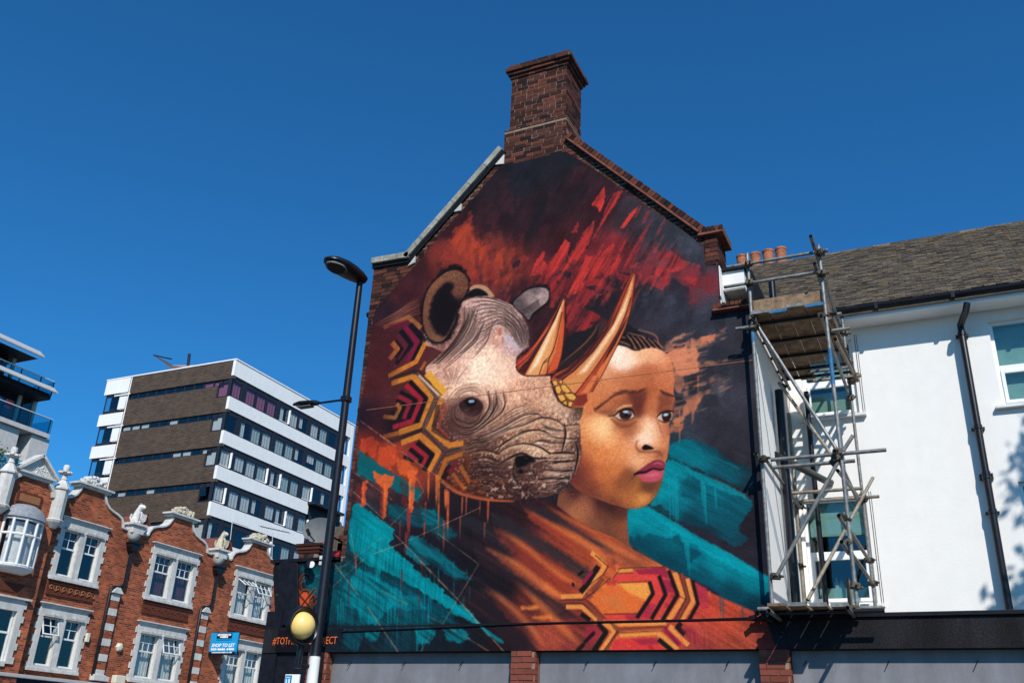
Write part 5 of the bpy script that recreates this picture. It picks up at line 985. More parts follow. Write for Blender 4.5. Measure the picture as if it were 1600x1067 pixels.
# chimney
cb0, cb1 = W(789, 240)[1], W(789, 208)[1]; ct = W(801, 126)[1]; cc = W(794, 110)[1]
cx0, cx1 = W(789.5, 208)[0], W(886, 182)[0]; sx0, sx1 = W(801, 126)[0], W(886, 104)[0]
CD = onX(911, 122, cx1)[1]
ch = MB().box(cx0 + .002, cx1 - .002, 11.981, CD, cb0 - .3, cb1 - .01).box(sx0 + .002, sx1 - .002, 11.985, CD - .05, cb1 - .02, ct + .02)
chim = ch.build('chimney', 'mortar', house)
lay((0, 11.986, 0), (1, 0, 0), (0, -1, 0), (cx0, cx1), (cb0 - .28, cb1), any_ok)
lay((cx1 - .006, 0, 0), (0, 1, 0), (1, 0, 0), (11.99, CD), (cb0 - .28, cb1), any_ok)
lay((0, 11.99, 0), (1, 0, 0), (0, -1, 0), (sx0, sx1), (cb1 + .005, ct), any_ok)
lay((sx1 - .006, 0, 0), (0, 1, 0), (1, 0, 0), (11.994, CD - .05), (cb1 + .005, ct), any_ok)
hc_ = (cc - ct) / 4
for k, o in enumerate((.03, .065, .10, .07)):
    z0 = ct + k * hc_
    MB().box(sx0 - o, sx1 + o, 11.994 - o, CD - .05 + o, z0 + .002, z0 + hc_ - .001).build('chimney_cap', 'dark_mortar', house)
    lay((0, 11.998 - o, 0), (1, 0, 0), (0, -1, 0), (sx0 - o, sx1 + o), (z0 + .002, z0 + .07), any_ok, True, random.uniform(0, .1))
    lay((sx1 + o - .004, 0, 0), (0, 1, 0), (1, 0, 0), (11.994 - o, CD - .05 + o), (z0 + .002, z0 + .07), any_ok, True, random.uniform(0, .1))
MB().box(cx0 - .002, cx1 + .006, 11.972, CD + .004, cb1 - .004, cb1 + .02).build('weathering', 'gable_brick', house)
# right pier
p0 = W(1062, 380)[0]
def ok_pier(x, z, h): return x > W(1075, 390)[0]
zp0 = W(1110, 416)[1]; zp1 = gR[1]
lay((0, 11.984, 0), (1, 0, 0), (0, -1, 0), (W(1103, 400)[0], XS), (zp0, zp1), any_ok)
lay((XS - .001, 0, 0), (0, 1, 0), (1, 0, 0), (11.99, 12.5), (zp0, zp1), any_ok)
MB().box(W(1103, 400)[0], XS - .003, 11.99, 12.5, zp0 - .01, zp1).build('pier', 'mortar', house)
# shop-front piers under the fascia
FAS, FZ0, FZ1 = 11.88, 2.94, 3.285
SP = [(W(487, 1040)[0], W(517, 1040)[0]), (W(804, 1040)[0], W(841, 1040)[0]), (W(1190, 1040)[0], W(1236, 1040)[0])]
PB = []
for a, bx in SP:
    MB().box(a + .004, bx - .004, FAS + .016, 12.2, .11, FZ0 - .002).build('pier', 'mortar', house)
    keep = BRK; BRK = []
    lay((0, FAS + .012, 0), (1, 0, 0), (0, -1, 0), (a, bx), (FZ0 - .075 * 36 + .008, FZ0 - .002), any_ok, False)
    lay((bx - .002, 0, 0), (0, 1, 0), (1, 0, 0), (FAS + .016, 12.0), (FZ0 - .075 * 36 + .008, FZ0 - .002), any_ok, False)
    PB += BRK; BRK = keep
meshes = {}
def brick_mesh(L, mname):
    L = round(L / .0125) * .0125
    k = (L, mname)
    if k not in meshes: meshes[k] = MB().box(-L / 2, L / 2, -.01, .012, -.0325, .0325).mesh('brick', mname)
    return meshes[k]
def brick_basis(pc, u, nn):
    y = -np.array(nn); z = np.cross(u, y)
    R = Matrix([[u[i], y[i], z[i], pc[i]] for i in range(3)] + [[0, 0, 0, 1]])
    return R @ Matrix.Rotation(random.uniform(-.006, .006), 4, 'Z') @ Matrix.Translation((random.uniform(-.002, .002), random.uniform(-.004, .003), random.uniform(-.002, .002)))
def put_bricks(lst, mname, parent, limit):
    lst = sorted(lst, key=lambda q: np.linalg.norm(q[0] - EYE))
    for pc, u, nn, L in lst[:limit]: inst('brick', brick_mesh(L, mname), parent, brick_basis(pc, u, nn))
    if len(lst) > limit:
        mb = MB()
        for pc, u, nn, L in lst[limit:]:
            B = brick_basis(pc, u, nn)
            P = [B @ Vector((x, y, z)) for z in (-.0325, .0325) for y in (-.01, .012) for x in (-L / 2, L / 2)]
            mb.add(P, [(0, 2, 3, 1), (4, 5, 7, 6), (0, 1, 5, 4), (2, 6, 7, 3), (0, 4, 6, 2), (1, 3, 7, 5)])
        tag(mb.build('brickwork', mname, parent), kind='stuff')
PB = [q for q in PB if q[0][2] > 2.2]
put_bricks(PB, 'pier_brick', house, 70)
put_bricks(BRK, 'brick', house, 225)
# ---- coping, left verge: concrete slabs, black barge strip, white fillets
def along(a, b, n): return [((a[0] + (b[0] - a[0]) * i / n, a[1] + (b[1] - a[1]) * i / n), (a[0] + (b[0] - a[0]) * (i + 1) / n, a[1] + (b[1] - a[1]) * (i + 1) / n)) for i in range(n)]
c0, c1, c2 = W(578, 416, 11.9), W(637, 406, 11.9), W(788, 234, 11.9)
for (a, bb) in along(c0, c1, 3) + along(c1, c2, 6):
    dx, dz = bb[0] - a[0], bb[1] - a[1]; L = math.hypot(dx, dz); u = (dx / L, 0, dz / L); w = (-dz / L, 0, dx / L)
    c = ((a[0] + bb[0]) / 2 + w[0] * .115, 12.15, (a[1] + bb[1]) / 2 + w[2] * .115)
    MB().obox(c, u, (0, 1, 0), w, L - .006, .5, .11).build('coping_slab', 'concrete', house, bevel=.008)
for a, bb in ((c0, c1), (c1, c2)):
    dx, dz = bb[0] - a[0], bb[1] - a[1]; L = math.hypot(dx, dz); u = (dx / L, 0, dz / L); w = (-dz / L, 0, dx / L)
    MB().obox(((a[0] + bb[0]) / 2 + w[0] * .02, 12.06, (a[1] + bb[1]) / 2 + w[2] * .02), u, (0, 1, 0), w, L - .02, .22, .07).build('barge_strip', 'black_paint', house)
for q in ([(770, 258), (788, 240), (787, 256)], [(709, 331), (721, 318), (720, 329)], [(637, 416), (649, 400), (648, 410)]):
    MB().prism([W(*z, 11.96) for z in q], 'y', 11.955, 12.0).build('plaster_fillet', 'white_stucco', house)
# ---- coping, right slope: bricks on edge over a tile crease
r0, r1, r2 = W(884, 214, 11.94), W(1093, 362, 11.94), W(1126, 356, 11.94)
def edge_bricks(a, bb, n, y0=11.93, y1=12.25, h=.105):
    dx, dz = bb[0] - a[0], bb[1] - a[1]; L = math.hypot(dx, dz); u = np.array((dx / L, 0, dz / L)); w = np.array((-dz / L, 0, dx / L)); p = L / n
    me = MB().box(-p / 2 + .006, p / 2 - .006, y0, y1, .012, h).mesh('coping_brick', 'brick')
    for i in range(n):
        c = np.array((a[0], 0, a[1])) + u * p * (i + .5)
        M = Matrix([[u[k], (0, 1, 0)[k], w[k], c[k]] for k in range(3)] + [[0, 0, 0, 1]])
        inst('coping_brick', me, house, M @ Matrix.Translation((0, random.uniform(-.006, .006), random.uniform(-.004, .004))))
    MB().obox(np.array((a[0] + dx / 2, (y0 + y1) / 2, a[1] + dz / 2)) - w * .012, u, (0, 1, 0), w, L, y1 - y0 + .05, .03).build('tile_crease', 'clay_ridge', house)
    MB().obox(np.array((a[0] + dx / 2, (y0 + y1) / 2 + .03, a[1] + dz / 2)) + w * .05, u, (0, 1, 0), w, L, y1 - y0 - .04, .085).build('mortar_bed', 'dark_mortar', house)
edge_bricks(r0, r1, 40); edge_bricks((r1[0] - .02, r2[1] - .05), (r2[0] + .03, r2[1] - .05), 6, 11.93, 12.5)
# shoulder on the right
s0, s1 = W(1115, 492, 11.93), (XR + .02, zs)
edge_bricks((s0[0], zs - .02), (s1[0], zs - .02), 9, 11.9, 12.3, .09)
# white side wall and right returns
MB().box(XR - .02, XR + .012, 11.985, 14.9, 3.2, zs - .04).build('side_wall', 'white_render', house)
MB().box(XS - .02, XS + .012, 11.99, 14.9, zs + .02, zp0 - .02).build('side_wall', 'white_render', house)
# roof slopes behind the gable
for a, bb in ((BODY[1], BODY[2]), (BODY[2], BODY[3])):
    dx, dz = bb[0] - a[0], bb[1] - a[1]; L = math.hypot(dx, dz); u = (dx / L, 0, dz / L); w = (-dz / L, 0, dx / L)
    MB().obox(((a[0] + bb[0]) / 2 + .03 * w[0], 16.05, (a[1] + bb[1]) / 2 + .03 * w[2]), u, (0, 1, 0), w, L, 7, .03).build('roof_slope', 'slate', house)
MB().box(XS + .014, -2.2, 12.15, 12.75, 7.965, 8.25).build('eaves_box', 'white_render', house)
for k in range(3): MB().box(XS + .016 + .102 * k, XS + .114 + .102 * k, 12.16, 12.74, 7.945, 7.962).build('soffit_board', 'soffit_grey', house)
MB().box(XS + .014, -2.15, 12.1, 12.8, 8.255, 8.31).build('eaves_felt', 'black_paint', house); MB().box(-2.198, -2.11, 12.3, 13.6, zs - .02, 8.3).build('lead_flashing', 'black_paint', house)
b_ = W(574, 489, 12.02)
MB().tube([(XL + .02, 12.1, b_[1]), (XL - .1, 12.1, b_[1])], .05).build('overflow_pipe', 'black_metal', house, True)
# ------------------------------------------------------------------ shop front: fascia, boarded panels, flat roof, black wing
shop = empty('boarded_shop_front', (-3, 12, 0))
tag(shop, 'single storey shop front with painted fascia and grey boarded panels below the mural', 'shop front')
WX = W(412, 1000, FAS)[0]
MB().box(WX, 7.5, FAS + .004, 12.3, FZ0, FZ1 - .002).build('fascia', 'felt', shop)
fp = painted('painted_fascia', [(WX + .25, FZ0 + .004), (WX + .25, FZ1), (W(1262, 985, FAS)[0], FZ1), (W(1245, 1018, FAS)[0], FZ0 + .004)], FAS - .001, shop)
MB().box(XR - .02, 7.5, FAS - .03, 12.4, FZ1 + .002, FZ1 + .05).build('coping_felt', 'black_paint', shop, bevel=.006)
MB().box(XR + .02, 7.5, 12.0, 14.7, FZ1 - .15, FZ1 - .004).build('flat_roof', 'felt', shop)
MB().box(WX + .1, XR - .02, FAS + .01, 11.975, FZ1, FZ1 + .02).build('ledge', 'black_paint', shop)
edges = [SP[0][1], SP[1][0], SP[1][1], SP[2][0], SP[2][1], 2.2, 2.24, 7.5]
for i in range(0, len(edges), 2):
    MB().box(edges[i] + .012, edges[i + 1] - .012, 12.03, 12.066, .12, FZ0 - .004).build('board_panel', 'grey_panel', shop)
MB().box(WX, 7.5, 12.07, 12.4, .1, FZ0 - .01).build('back_wall', 'black_paint', shop)
MB().box(WX, SP[0][0] - .01, 11.93, 12.06, .12, FZ0 - .004).build('black_door_panel', 'black_paint', shop)
# black wing left of the gable wall
MB().prism([(MO[0][0] + .01, 3.29)] + MO[1:6] + [(XL + .02, MO[5][1]), (XL + .02, 3.29)], 'y', 12.0, 12.6).build('wing_wall', 'black_paint', shop)
MB().box(WX - .02, W(436, 980)[0] + .1, 11.9, 12.5, .1, 3.55).build('wing_post', 'black_paint', shop)
bpts = []
for (x, y, a0) in ((440, 886, 90), (459, 886, 0), (459, 968, -90), (443, 968, -180)):
    c = W(x, y, 11.94)
    for k in range(5): 
        t = math.radians(a0 + 90 - 22.5 * k); bpts.append((c[0] + .08 * math.cos(t), c[1] + .08 * math.sin(t)))
MB().prism(bpts, 'y', 11.935, 11.972).build('rounded_board', 'black_paint', shop, bevel=.01)
MB().box(W(428, 878)[0] - .02, XL - .02, 11.94, 12.65, W(470, 878)[1], W(470, 878)[1] + .05).build('wing_coping', 'black_paint', shop)
# spot lamp on the wing
q = W(487, 882, 11.9); MB().tube([(q[0] - .12, 11.95, q[1] + .0), (q[0] + .08, 11.78, q[1] - .02)], [.05, .07], 12).build('flood_lamp', 'black_metal', shop, True)
MB().lathe([(0.001, 0), (.05, .002), (.05, .01), (.001, .012)], (q[0] + .1, 11.765, q[1] - .025), 14, 'y').build('lamp_lens', 'lettering_white', shop)
MB().tube([(W(515, 1005, FAS)[0] + .3, FAS - .012, FZ0 + .3), (XL + .25, FAS - .012, FZ1 - .06), (-5, FAS - .014, FZ1 + .01), (-3, FAS - .014, FZ1 + .012), (-2.4, FAS - .016, FZ1 + .02), (-2.1, FAS - .02, FZ1 - .02), (-1.95, FAS - .02, FZ1 - .2)], .009, 6).build('cable', 'black_metal', shop)
for x in np.arange(-8.2, 6, .92):
    MB().tube([(x, 12.03, FZ0 - .12), (x - .03, 11.97, FZ0 - .18)], .006, 5).build('hook', 'black_metal', shop)
# the hashtag
ta, tb = W(427, 1001, FAS), W(527, 1000, FAS)
t_ = text('lettering', '#TOTHEBONEPROJECT', .15, 'lettering_orange', ((ta[0] + tb[0]) / 2, FAS - .008, (ta[1] + tb[1]) / 2 - .005), (1, 0, 0), (0, 0, 1), shop, width=tb[0] - ta[0])
# small sign at the foot of the wing
a, bb = W(447, 1053, 11.9), W(466, 1075, 11.9)
sg = MB().box(a[0], bb[0], 11.89, 11.915, bb[1] - .3, a[1]).build('door_sign', 'lettering_white', shop)
MB().box(a[0] + .01, a[0] + .12, 11.884, 11.889, a[1] - .16, a[1] - .015).build('sign_emblem', 'sign_dark', sg)
MB().box(a[0] + .018, a[0] + .112, 11.88, 11.883, a[1] - .152, a[1] - .022).build('sign_emblem', 'sign_blue', sg)
MB().box(a[0] + .028, a[0] + .1, 11.876, 11.879, a[1] - .05, a[1] - .042).box(a[0] + .03, a[0] + .045, 11.876, 11.879, a[1] - .15, a[1] - .07).box(a[0] + .075, a[0] + .098, 11.876, 11.879, a[1] - .15, a[1] - .065).build('sign_emblem', 'lettering_white', sg)
# ------------------------------------------------------------------ white rendered house
YF = 14.7
wh = empty('white_house', (2, YF, 0))
tag(wh, 'white rendered house with tiled roof and black gutter behind the scaffold', 'house')
zsf = onY(1473, 495, YF)[2]                       # soffit height
YO = onZ(1473, 479, zsf)[1]                       # its outer edge
HX0, HX1 = XR + .02, 7.0
def hole_wall(name, plane, a0, a1, z0, z1, holes, t, m, parent, axis='y', out=-1):
    """wall with rectangular openings, built of strips between them"""
    xs = sorted({a0, a1, *[h[0] for h in holes], *[h[1] for h in holes]}); mb = MB()
    for i in range(len(xs) - 1):
        cuts = sorted((h[2], h[3]) for h in holes if h[0] <= xs[i] + 1e-6 and h[1] >= xs[i + 1] - 1e-6)
        z = z0
        for c0_, c1_ in cuts + [(z1, z1)]:
            if c0_ > z + 1e-4:
                lo, hi = plane, plane - out * t
                if axis == 'y': mb.box(xs[i], xs[i + 1], lo, hi, z, c0_)
                else: mb.box(lo, hi, xs[i], xs[i + 1], z, c0_)
            z = c1_
    bm = bmesh.new(); me = mb.mesh(name, m); bm.from_mesh(me); bmesh.ops.remove_doubles(bm, verts=bm.verts, dist=1e-4)
    seen = {}
    for f in list(bm.faces):                      # drop the inner faces two strips share
        k = tuple(round(v, 3) for v in f.calc_center_median()) + (round(f.calc_area(), 3),)
        if k in seen:
            for g in (f, seen[k]):
                if g.is_valid: bm.faces.remove(g)
        else: seen[k] = f
    bm.to_mesh(me); bm.free()
    o = bpy.data.objects.new(name, me); col.objects.link(o); adopt(o, parent); return o
def PX(x, y): p = onY(x, y, YF); return p[0], p[2]
w1 = (PX(1250, 560)[0], PX(1338, 600)[0], PX(1290, 652)[1], zsf - .16)
w2 = (PX(1262, 860)[0] - .02, PX(1362, 860)[0], PX(1310, 945)[1], PX(1310, 776)[1])
w3 = (PX(1546, 520)[0], PX(1546, 520)[0] + .95, PX(1570, 634)[1], PX(1560, 500)[1])
w4 = (PX(1592, 760)[0], PX(1592, 760)[0] + .95, PX(1592, 752)[1] - 1.6, PX(1592, 752)[1])
WIN = [w1, w2, w3, w4]
hole_wall('facade_wall', YF, HX0, HX1, 3.0, zsf + .25, WIN, .3, 'white_render', wh)
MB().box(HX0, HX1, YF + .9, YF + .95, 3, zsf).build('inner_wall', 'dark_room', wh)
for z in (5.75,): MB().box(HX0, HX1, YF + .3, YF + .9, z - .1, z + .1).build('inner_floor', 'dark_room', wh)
for i, (a, b_, z0, z1) in enumerate(WIN):
    fr = MB(); t = .055; y0, y1 = YF + .07, YF + .14; zm = z0 + (z1 - z0) * (.47 if i != 2 else .45)
    fr.box(a, a + t, y0, y1, z0, z1).box(b_ - t, b_, y0, y1, z0, z1).box(a + t, b_ - t, y0, y1, z0, z0 + t).box(a + t, b_ - t, y0, y1, z1 - t, z1).box(a + t, b_ - t, y0 - .004, y1, zm - .04, zm + .04)
    f = fr.build('window', 'upvc', wh, bevel=.006)
    s_ = .05                                       # opening lower casement
    MB().box(a + t, a + t + s_, y0 - .02, y0 + .05, z0 + t, zm - .041).box(b_ - t - s_, b_ - t, y0 - .02, y0 + .05, z0 + t, zm - .041).box(a + t + s_, b_ - t - s_, y0 - .02, y0 + .05, z0 + t, z0 + t + s_).box(a + t + s_, b_ - t - s_, y0 - .02, y0 + .05, zm - .041 - s_, zm - .041).build('casement', 'upvc', f, bevel=.005)
    MB().box(a + t + .002, b_ - t - .002, y0 + .03, y0 + .036, zm + .04, z1 - t).build('pane', 'glass_tint', f)
    MB().box(a + t + s_, b_ - t - s_, y0 + .01, y0 + .016, z0 + t + s_, zm - .04 - s_).build('pane', 'glass_tint', f)
    MB().box(a - .1, b_ + .1, YF - .09, YF + .068, z0 - .05, z0 - .003).build('sill', 'white_paint', f, bevel=.006)
    if i in (0, 1): MB().box(a + .06, b_ - .06, y1 + .05, y1 + .06, zm + (z1 - zm) * (.35 if i else .0), z1 - .02).build('blind', 'blind', f)
    if i == 0: MB().box(a + .06, b_ - .06, y1 + .08, y1 + .09, z0 + .05, zm - .12).build('blind', 'blind', f)
    if i == 2: MB().box(a + .06, b_ - .06, y1 + .05, y1 + .06, z0 + .06, z1 - .02).build('blind', 'blind', f)
    if i == 1:
        MB().box(a + .1, b_ - .1, y1 + .2, y1 + .35, z0 + .02, z0 + .3).build('cabinet', 'blind', f)
        for k, (dx, h) in enumerate(((.35, .16), (.42, .12), (.62, .22))):
            MB().lathe([(.001, 0), (.035, 0), (.035, h * .6), (.014, h * .75), (.014, h), (.001, h)], (a + dx, y1 + .26, z0 + .3), 10).build('bottle', 'blind', f, True)
    # thin dark trunking line down the reveal
for a, z0, z1 in ((w1[1] + .05, w1[2] - .03, zsf - .1), (w2[1] + .05, w2[2] - .03, w2[3] + .05)):
    MB().box(a, a + .008, YF - .006, YF - .001, z0, z1).build('cable', 'black_metal', wh); MB().box(a + .03, a + .036, YF - .006, YF - .001, z0, z1).build('cable', 'black_metal', wh)
# soffit, fascia board, gutter, roof
RX0 = onY(1196, 497, YO)[0]
MB().box(RX0, HX1, YO, YF + .02, zsf, zsf + .025).build('soffit', 'upvc', wh)
MB().box(RX0, HX1, YO - .022, YO - .002, zsf - .005, zsf + .17).build('fascia_board', 'upvc', wh)
gp = [(YO - .13 + .055 + .06 * math.cos(t), zsf + .15 + .065 * math.sin(t)) for t in np.linspace(math.pi, 2 * math.pi, 9)] + [(YO - .024, zsf + .16), (YO - .125, zsf + .165)]
MB().prism(gp, 'x', RX0 - .03, HX1).build('gutter', 'black_metal', wh, True)
for x in np.arange(RX0 + .6, HX1, 1.1): MB().box(x, x + .05, YO - .145, YO - .02, zsf + .07, zsf + .175).build('gutter_bracket', 'black_metal', wh)
ze = zsf + .17; YE = YO - .08
Yr = YE
for _ in range(40):
    zr = onY(1450, 374, Yr)[2]; Yr = YE + (zr - ze) / math.tan(math.radians(40))
sl_ = math.radians(40); Ls = (Yr - YE) / math.cos(sl_)
us, ns = np.array((0, math.cos(sl_), math.sin(sl_))), np.array((0, -math.sin(sl_), math.cos(sl_)))
VX0 = -3.7
roof = MB().add([(VX0, YE, ze - .03), (HX1, YE, ze - .03), (HX1, Yr, zr - .03), (VX0, Yr, zr - .03), (VX0, YE, ze - .12), (HX1, YE, ze - .12), (HX1, Yr + .1, zr - .3), (VX0, Yr + .1, zr - .3)],
                [(0, 1, 2, 3), (7, 6, 5, 4), (0, 4, 5, 1), (1, 5, 6, 2), (2, 6, 7, 3), (3, 7, 4, 0)]).build('roof', 'slate', wh)
TL = []; k = 0; v = 0
while v < Ls - .05:
    x = VX0 - (.083 if k % 2 else 0)
    while x < 4.2:
        if x > VX0 - .02: TL.append((x + .08 + random.uniform(-.004, .004), v, random.uniform(-.004, .01), random.uniform(-.02, .02), random.uniform(-.012, .012)))
        x += .167
    v += .078; k += 1
tm = MB().box(-.08, .08, 0, .14, .0, .016).mesh('roof_tile', 'roof_tile')
def tile_basis(t):
    x, v, dz, tw, dv = t
    c = np.array((x, YE, ze)) + us * (v + dv - .02) + ns * (.024 + dz)
    return Matrix([[(1, 0, 0)[i], us[i], ns[i], c[i]] for i in range(3)] + [[0, 0, 0, 1]]) @ Matrix.Rotation(-.1, 4, 'X') @ Matrix.Rotation(tw * .5, 4, 'Z') @ Matrix.Rotation(tw, 4, 'Y')
vis = [t for t in TL if t[0] < 2.6]
vis.sort(key=lambda t: np.linalg.norm(np.array((t[0], YE, ze)) + us * t[1] - EYE))
ind = set(map(id, vis[:290]))
mb = MB()
for t in TL:
    B = tile_basis(t)
    if id(t) in ind: inst('roof_tile', tm, roof, B)
    else: mb.add([B @ Vector((x, y, z)) for z in (0, .016) for y in (0, .14) for x in (-.08, .08)], [(0, 2, 3, 1), (4, 5, 7, 6), (0, 1, 5, 4), (2, 6, 7, 3), (0, 4, 6, 2), (1, 3, 7, 5)])
tag(mb.build('roof_tiling', 'roof_tile', roof), kind='stuff')
x = VX0
while x < 4.2:
    MB().tube([(x, Yr, zr - .02), (x + .3, Yr, zr - .02)], .075, 8).build('ridge_tile', 'roof_tile', roof, True); x += .31
# black valley strip and barge on the left verge
MB().obox(np.array((RX0 - .07, YE, ze)) + us * Ls / 2 + ns * .0, (1, 0, 0), us, ns, .16, Ls, .05).build('valley_strip', 'black_paint', wh)
# vent pipe and chimney pots
v_ = onY(1209, 480, 13.95); MB().tube([(v_[0], 13.95, 7.3), (v_[0], 13.95, onY(1207, 440, 13.95)[2])], .055, 12).build('vent_pipe', 'black_metal', wh, True)
YP = Yr + .5
pa, pb = onY(1152, 415, YP), onY(1226, 405, YP)
MB().box(pa[0] - .1, pb[0] + .1, YP - .25, YP + .25, 8, zr - .15).build('chimney_stack', 'brick', wh)
for (px, py, w_) in ((1158.5, 400, 15), (1180, 396, 14), (1199.5, 392, 16), (1219.5, 388.5, 16)):
    q = onY(px, py, YP); r = w_ * np.linalg.norm(q - EYE) / FPX / 2; z0 = zr - .15
    MB().lathe([(.001, z0), (r * 1.0, z0), (r * .98, q[2] - .13), (r * 1.0, q[2] - .06), (r * 1.1, q[2] - .05), (r * 1.1, q[2] - .01), (r * .92, q[2]), (r * .8, q[2] - .01), (r * .7, q[2] - .2), (.001, q[2] - .2)], (q[0], YP, 0), 18).build('chimney_pot', 'terracotta', wh, True)
# downpipe with swan neck
pt = lambda x, y, Y: tuple(onY(x, y, Y))
d0 = pt(1511, 474, YO - .07); d1 = pt(1509, 486, YO - .07); d2 = pt(1502, 508, YF - .14); d3 = pt(1503, 522, YF - .14)
dx = d3[0]
MB().tube([d0, d1, (dx, YF - .14, d2[2]), (dx, YF - .14, d3[2]), (dx, YF - .14, 3.2)], .05, 12).build('downpipe', 'black_metal', wh, True)
for z in (d3[2], d3[2] - 1.5, d3[2] - 2.2, d3[2] - 2.25, d3[2] - 2.75):
    MB().lathe([(.001, z - .03), (.06, z - .03), (.06, z + .03), (.001, z + .03)], (dx, YF - .14, 0), 12).build('pipe_collar', 'black_metal', wh)
    MB().box(dx - .09, dx + .09, YF - .1, YF - .002, z - .012, z + .012).build('pipe_bracket', 'black_metal', wh)
# soil pipes in the corner
cx_ = XR + .11
MB().tube([(cx_, 13.1, 3.2), (cx_, 13.1, onX(1217, 610, cx_)[2])], .062, 12).build('soil_pipe', 'black_metal', wh, True)
MB().tube([(cx_ + .2, 14.55, 3.2), (cx_ + .2, 14.55, onX(1232, 600, cx_)[2])], .04, 12).build('waste_pipe', 'black_metal', wh, True)
zj = onX(1222, 712, cx_)[2]
MB().tube([(cx_ - .1, 12.9, zj + .02), (cx_, 13.1, zj), (cx_ + .38, 14.55, zj + .05), (cx_ + .42, YF - .02, zj + .06)], .055, 10).build('branch_pipe', 'black_metal', wh, True)
# ------------------------------------------------------------------ scaffold
sf = empty('scaffold', (-1.6, 13, 3.3))
tag(sf, 'steel tube scaffold with plank platforms between the mural wall and the white house', 'scaffold')
SFY, SBY = 11.74, 14.3; RT = .0242
A1, A2 = (-2.062, SFY), (-1.096, SFY); A3, A4 = (-1.096, SBY), (-2.05, SBY)
def pole(name, a, b_, m='steel_tube', r=RT):
    """hollow tube"""
    mb = MB().tube([a, b_], r, 12, False); mb.tube([b_, a], r * .8, 12, False)
    for e in (0, 1):
        o = 24 * 0
    n = 12
    # ring ends
    mb.f += [[k, (k + 1) % n, 24 + n + (k + 1) % n, 24 + n + k][::-1] for k in range(n)] if False else []
    return mb.build(name, m, sf, True)
def zf(x, y, Y=SFY): return onY(x, y, Y)[2]
pole('standard', (*A1, 3.36), (*A1, zf(1169, 396)))
pole('standard', (*A2, 3.34), (*A2, zf(1280, 383)))
pole('standard', (*A3, 3.3), (*A3, onX(1309, 468, A3[0])[2]))
pole('standard', (*A4, 3.3), (*A4, onX(1229, 640, A4[0])[2]), 'rusty_tube')
for (x, y0, c) in ((A1, (1177, 520), (1178, 535)), (A2, (1297, 545), (1303, 600))):
    MB().tube([(*x, zf(*y0)), (*x, zf(*c))], RT + .002, 12, False).build('tube_band', 'blue_band', sf, True)
def P3(x, y, Y): return tuple(onY(x, y, Y))
def hpole(name, a, b_, Y, m='steel_tube'): 
    p, q = P3(*a, Y), P3(*b_, Y); z = (p[2] + q[2]) / 2; return pole(name, (p[0], Y, z), (q[0], Y, z), m)
g = SFY - .055
hpole('guard_rail', (1136, 418), (1294, 391), g); hpole('guard_rail', (1131, 448), (1291, 424), g)
hpole('ledger', (1204, 717), (1385, 704), g); hpole('ledger', (1208, 730), (1336, 720), SFY + .12, 'steel_tube')
hpole('ledger', (1150, 514), (1178, 510), SFY - .05); hpole('ledger', (1294, 493), (1315, 490), SFY + .8); hpole('ledger', (1298, 517), (1328, 513), SFY + .3)
hpole('ledger', (1262, 597), (1346, 586), SBY - .06, 'rusty_tube'); hpole('ledger', (1262, 582), (1330, 573), SBY - .4)
hpole('ledger', (1207, 772), (1347, 763), SBY - .9, 'rusty_tube'); hpole('ledger', (1207, 786), (1374, 776), SBY - .06, 'rusty_tube')
hpole('ledger', (1184, 949), (1262, 951), g - .02); hpole('ledger', (1320, 949), (1379, 949), SBY - .4)
# tubes running away from the street
def ypole(name, front, x, y0, y1, m='steel_tube'):
    z = onY(*front, y0)[2]; return pole(name, (x, y0, z), (x, y1, z), m)
ypole('transom', (1266, 369), A2[0] - .05, 11.35, 14.4); ypole('transom', (1272, 412), A2[0] - .05, 11.5, 14.4)
ypole('transom', (1286, 494), A2[0] - .05, 11.6, 14.5); ypole('transom', (1176, 498), A1[0] + .05, 11.62, 14.4)
ypole('transom', (1312, 805), A2[0] - .055, 11.3, 11.95); ypole('transom', (1317, 846), A2[0] - .055, 11.3, 11.95)
ypole('transom', (1190, 708), A1[0] - .05, 11.6, 14.3, 'rusty_tube'); ypole('transom', (1306, 704), A2[0] - .05, 11.55, 14.35)
ypole('transom', (1212, 953), A1[0] + .06, 11.15, 13.4); ypole('transom', (1327, 949), A2[0] - .06, 11.25, 13.6)
# braces
def brace(a, ya, b_, yb, m='steel_tube'): return pole('brace', P3(*a, ya), P3(*b_, yb), m)
brace((1174, 494), SFY + .05, (1309, 705), SFY + .05); brace((1217, 598), SFY + .9, (1303, 716), SFY + .6, 'rusty_tube')
brace((1309, 722), SFY - .05, (1214, 899), SFY - .05); brace((1333, 680), SFY + .1, (1302, 728), SFY + .1)
brace((1364, 746), SBY - .06, (1262, 937), 13.0, 'rusty_tube')
brace((1309, 735), SFY + .06, (1346, 782), SBY); brace((1326, 826), SFY + .06, (1358, 875), SBY - .03, 'rusty_tube'); brace((1328, 861), SFY + .06, (1364, 911), SBY - .03, 'rusty_tube')
brace((1299, 497), SFY + .1, (1340, 595), SBY - .05, 'board_wood'); brace((1305, 530), SFY + .2, (1337, 590), SBY - .1, 'rusty_tube')
brace((1194, 714), SFY + .1, (1250, 793), SBY)
